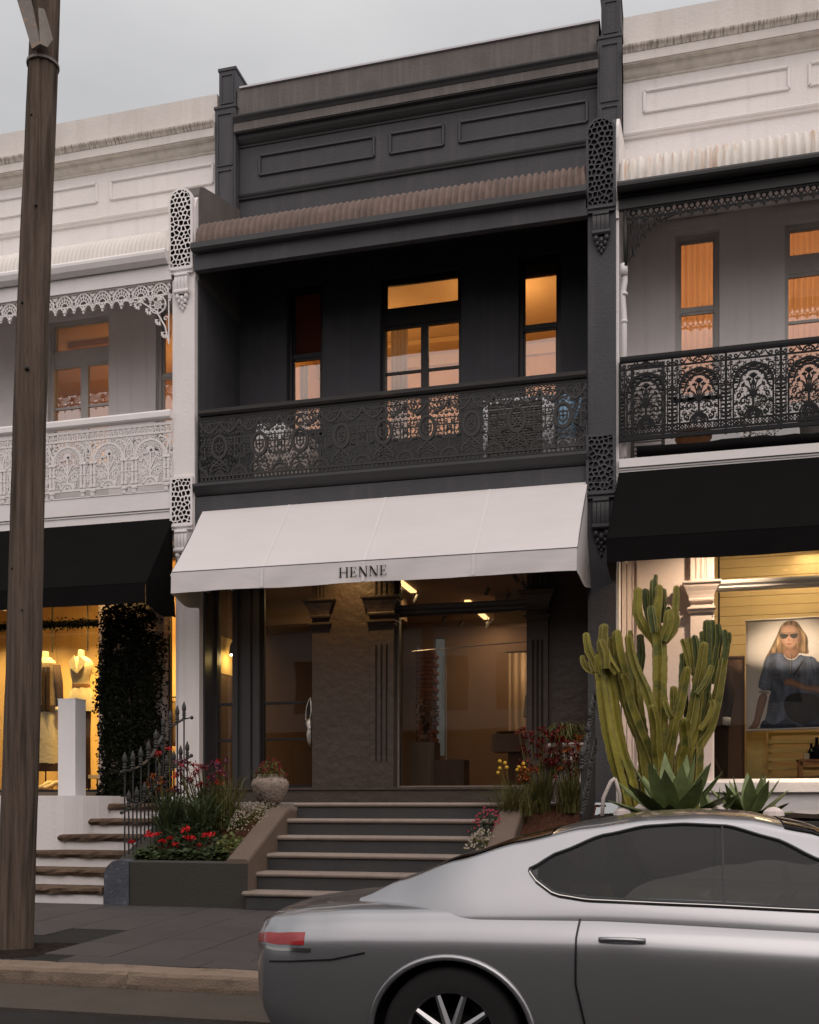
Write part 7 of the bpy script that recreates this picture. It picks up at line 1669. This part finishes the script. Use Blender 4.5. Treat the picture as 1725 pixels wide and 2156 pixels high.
for k, (r, pts) in enumerate(STEMS):
    P_ = [Vector(p) for p in pts]
    if P_[0].z < 2.0:
        if P_[0].z < 1.6: P_[0].z = 1.22
        else: P_.insert(0, Vector((P_[0].x * .8 + 3.6 * .2, P_[0].y, 1.22)))
    r *= 1.1
    # resample with a smooth curve
    fine = []
    for i in range(len(P_) - 1):
        a, c = P_[i], P_[i + 1]; p0 = P_[i - 1] if i else a * 2 - c; p3 = P_[i + 2] if i + 2 < len(P_) else c * 2 - a
        m_ = max(2, int((c - a).length / .055))
        for q in range(m_):
            u = q / m_; fine.append(.5 * ((2 * a) + (c - p0) * u + (2 * p0 - 5 * a + 4 * c - p3) * u * u + (3 * a - p0 - 3 * c + p3) * u ** 3))
    fine.append(P_[-1]); d = (P_[-1] - P_[-2]).normalized(); n = len(fine)
    fine += [P_[-1] + d * r * .45, P_[-1] + d * r * .75]
    rs = []; ph = rp.uniform(0, 6)
    for i in range(n):
        u = i / (n - 1); base = r * (1.08 - .12 * u) if k == 0 else r * (.80 + .42 * math.sin(math.pi * min(1, .15 + u * .72)))
        seg = 1 - .09 * max(0, math.sin(u * (n * .055) * 9 + ph)) ** 8
        rs.append(base * seg * (1 + rp.uniform(-.035, .035)))
    rs += [rs[-1] * .78, rs[-1] * .30]
    b = MB(); sides = 10 if k == 0 else (10 if r > .04 else 8); tw = rp.uniform(-.03, .03)
    b.tube(fine, rs, sides, False, True, .54, tw)
    for i in range(len(fine)):      # scalloped rib edges
        for s_ in range(0, sides, 2):
            v = Vector(b.v[i * sides + s_]); ctr = Vector(fine[i]); b.v[i * sides + s_] = tuple(ctr + (v - ctr) * (1 + (.045 if (i + s_ // 2) % 2 else -.035)))
    dark = P_[0].y > -1.86 and k > 0 and P_[0].y > -1.87 and rp.random() < .75  # most rear stems take a darker skin, shade put into the colour
    st_ = b.build('stem', m_cactus_shaded if dark or k in (2, 5, 6, 7) else m_cactus, cac, False)
    # areoles: tiny pale studs along the ribs
    b2 = MB()
    for i in range(1, len(fine) - 1):
        for s_ in range(0, sides, 2):
            v = Vector(b.v[i * sides + s_]); dv = (v - Vector(fine[i])).normalized()
            for q in (0, .5):
                w_ = v.lerp(Vector(b.v[min(i + 1, len(fine) - 1) * sides + s_]), q); e = .0055
                b2.face([w_ + dv * .009, w_ + Vector((e, 0, -e)), w_ + Vector((-e, 0, -e))]); b2.face([w_ + dv * .009, w_ + Vector((0, e, e)), w_ + Vector((0, -e, e))])
    o = b2.build('spines', m_whiteflower, st_); o['kind'] = 'stuff'
    b3 = MB()
    for s_ in range(0, sides, 2): b3.tube([Vector(b.v[i * sides + s_]) for i in range(len(fine) - 1)], .0042, 4)
    o = b3.build('rib_margin', m_ribmargin if not dark else m_cactus, st_); o['kind'] = 'stuff'
# agaves
def agave(x, y, z, n, L, label, seed):
    t = thing('agave', (x, y, z), label, 'agave', 'agaves in the right garden bed'); rp = random.Random(seed)
    for k in range(n):
        u = k / n; a = k * 2.39996 + rp.uniform(-.15, .15); el = R(14 + 66 * u) + rp.uniform(-.08, .08); l = L * (1.0 - .18 * abs(u - .45)) * rp.uniform(.9, 1.08); ca, sa = math.cos(a), math.sin(a)
        pts = []; wd = []
        for i in range(8):
            s_ = i / 7; rr_ = l * s_; h = math.sin(el) * rr_ + (-.10 * L * s_ ** 2 * (1 - u)) ; o_ = math.cos(el) * rr_
            pts.append((x + ca * (o_ + .02), y + sa * (o_ + .02), z + h)); wd.append(.245 * L * [.55, .62, .85, 1.0, .98, .78, .42, .03][i])
        b = MB(); b.blade(pts, wd, (-sa, ca, 0), .30)
        # thickness: a second skin a little below
        b.blade([(p[0], p[1], p[2] - .012) for p in pts], wd, (-sa, ca, 0), .30)
        b.build('leaf', m_agave, t, True)
agave(3.62, -2.75, 1.20, 28, .78, 'larger grey green agave directly in front of the tall cactus', 3)
agave(4.40, -2.4, 1.22, 20, .56, 'smaller agave right of the big one, below the brown screen', 8)
agave(3.98, -2.85, 1.20, 9, .42, 'young agave with few leaves between the two big ones', 12)
mound('shade_shrub', 3.45, -1.2, 1.25, .45, .75, 900, m_leaf_dark, 'dark twiggy shrub behind the cactus', 71, 'shrub', .014, .03)
strap_clump('grass_tuft', 3.2, -1.4, 1.25, 60, .8, .35, 'dark strap leaved plant behind the left arms of the cactus', 72, 'plant', m_leaf, .02)
t = thing('pipe_rail', (2.95, -2.7, 1.0), 'short bent white pipe rail at the foot of the cactus', 'rail')
b = MB(); b.tube([(2.86, -2.75, 1.1), (2.88, -2.74, 1.45), (2.96, -2.7, 1.63), (3.0, -2.68, 1.66)], .022, 8); b.build('pipe', m_pot_white, t, True); b = MB(); b.tube([(3.0, -2.68, 1.66), (3.05, -2.66, 1.5), (3.06, -2.66, 1.1)], .02, 8); b.build('pipe', m_pot_white, t, True)
for k, (x, y, r) in enumerate([(3.1, -2.9, .09), (4.05, -2.95, .10), (3.3, -2.3, .12), (4.6, -3.0, .09)]):
    t = thing('garden_rock', (x, y, 1.25), ['pinkish garden rock by the white pipe rail', 'pinkish garden rock between the agaves', 'pinkish garden rock behind the large agave', 'pinkish garden rock right of the small agave'][k], 'rock', 'pinkish rocks in the right garden bed')
    b = MB(); b.lathe([(r * .7, 0), (r * 1.05, r * .3), (r * .95, r * .8), (r * .5, r * 1.2), (r * .1, r * 1.3)], (x, y, 1.24), 9, 1.15, .9); b.build('stone', m_pinkwhite, t)
# ------------------------------------------------------------------ the far side of the street, seen only as reflections
op = thing('terrace_row', (0, -27, 0), 'plain white terrace row across the street, mirrored in the shop glass', 'terrace house')
b = MB(); hs = []
for k in range(8):
    x = -26 + 6.4 * k; hs += [(x + .8, x + 2.4, 1.2, 3.6), (x + 3.2, x + 4.4, .4, 3.4), (x + .9, x + 2.0, 5.2, 7.4), (x + 3.2, x + 4.3, 5.2, 7.4)]
wall_grid(b, -27, 26, 4.4, 9.2, -26.8, -26.5, hs); b.build('wall', m_opposite, op); b = MB(); wall_grid(b, -27, 26, 0, 4.398, -26.8, -26.5, hs); b.build('shopfront', m_oppdark, op)
for h in hs: b = MB(); b.box(h[0], h[1], -26.7, -26.65, h[2], h[3]); b.build('window', m_darkglass, op)
b = MB(); b.prism_x([(-26.5, 8.6), (-26.2, 8.75), (-26.2, 8.95), (-26.5, 9.0)], -27, 26); b.box(-27, 26, -26.48, -25.2, 4.3, 4.45); b.build('cornice', m_opposite, op)
b = MB(); b.box(-27, 26, -36, -26.8, 0, 9.0); b.build('roof', m_roof_brown, op)
b = MB(); b.box(-70, 70, -25.0, -20.2, 0, .15); tag(b.build('far_pavement', m_concrete), kind='structure')
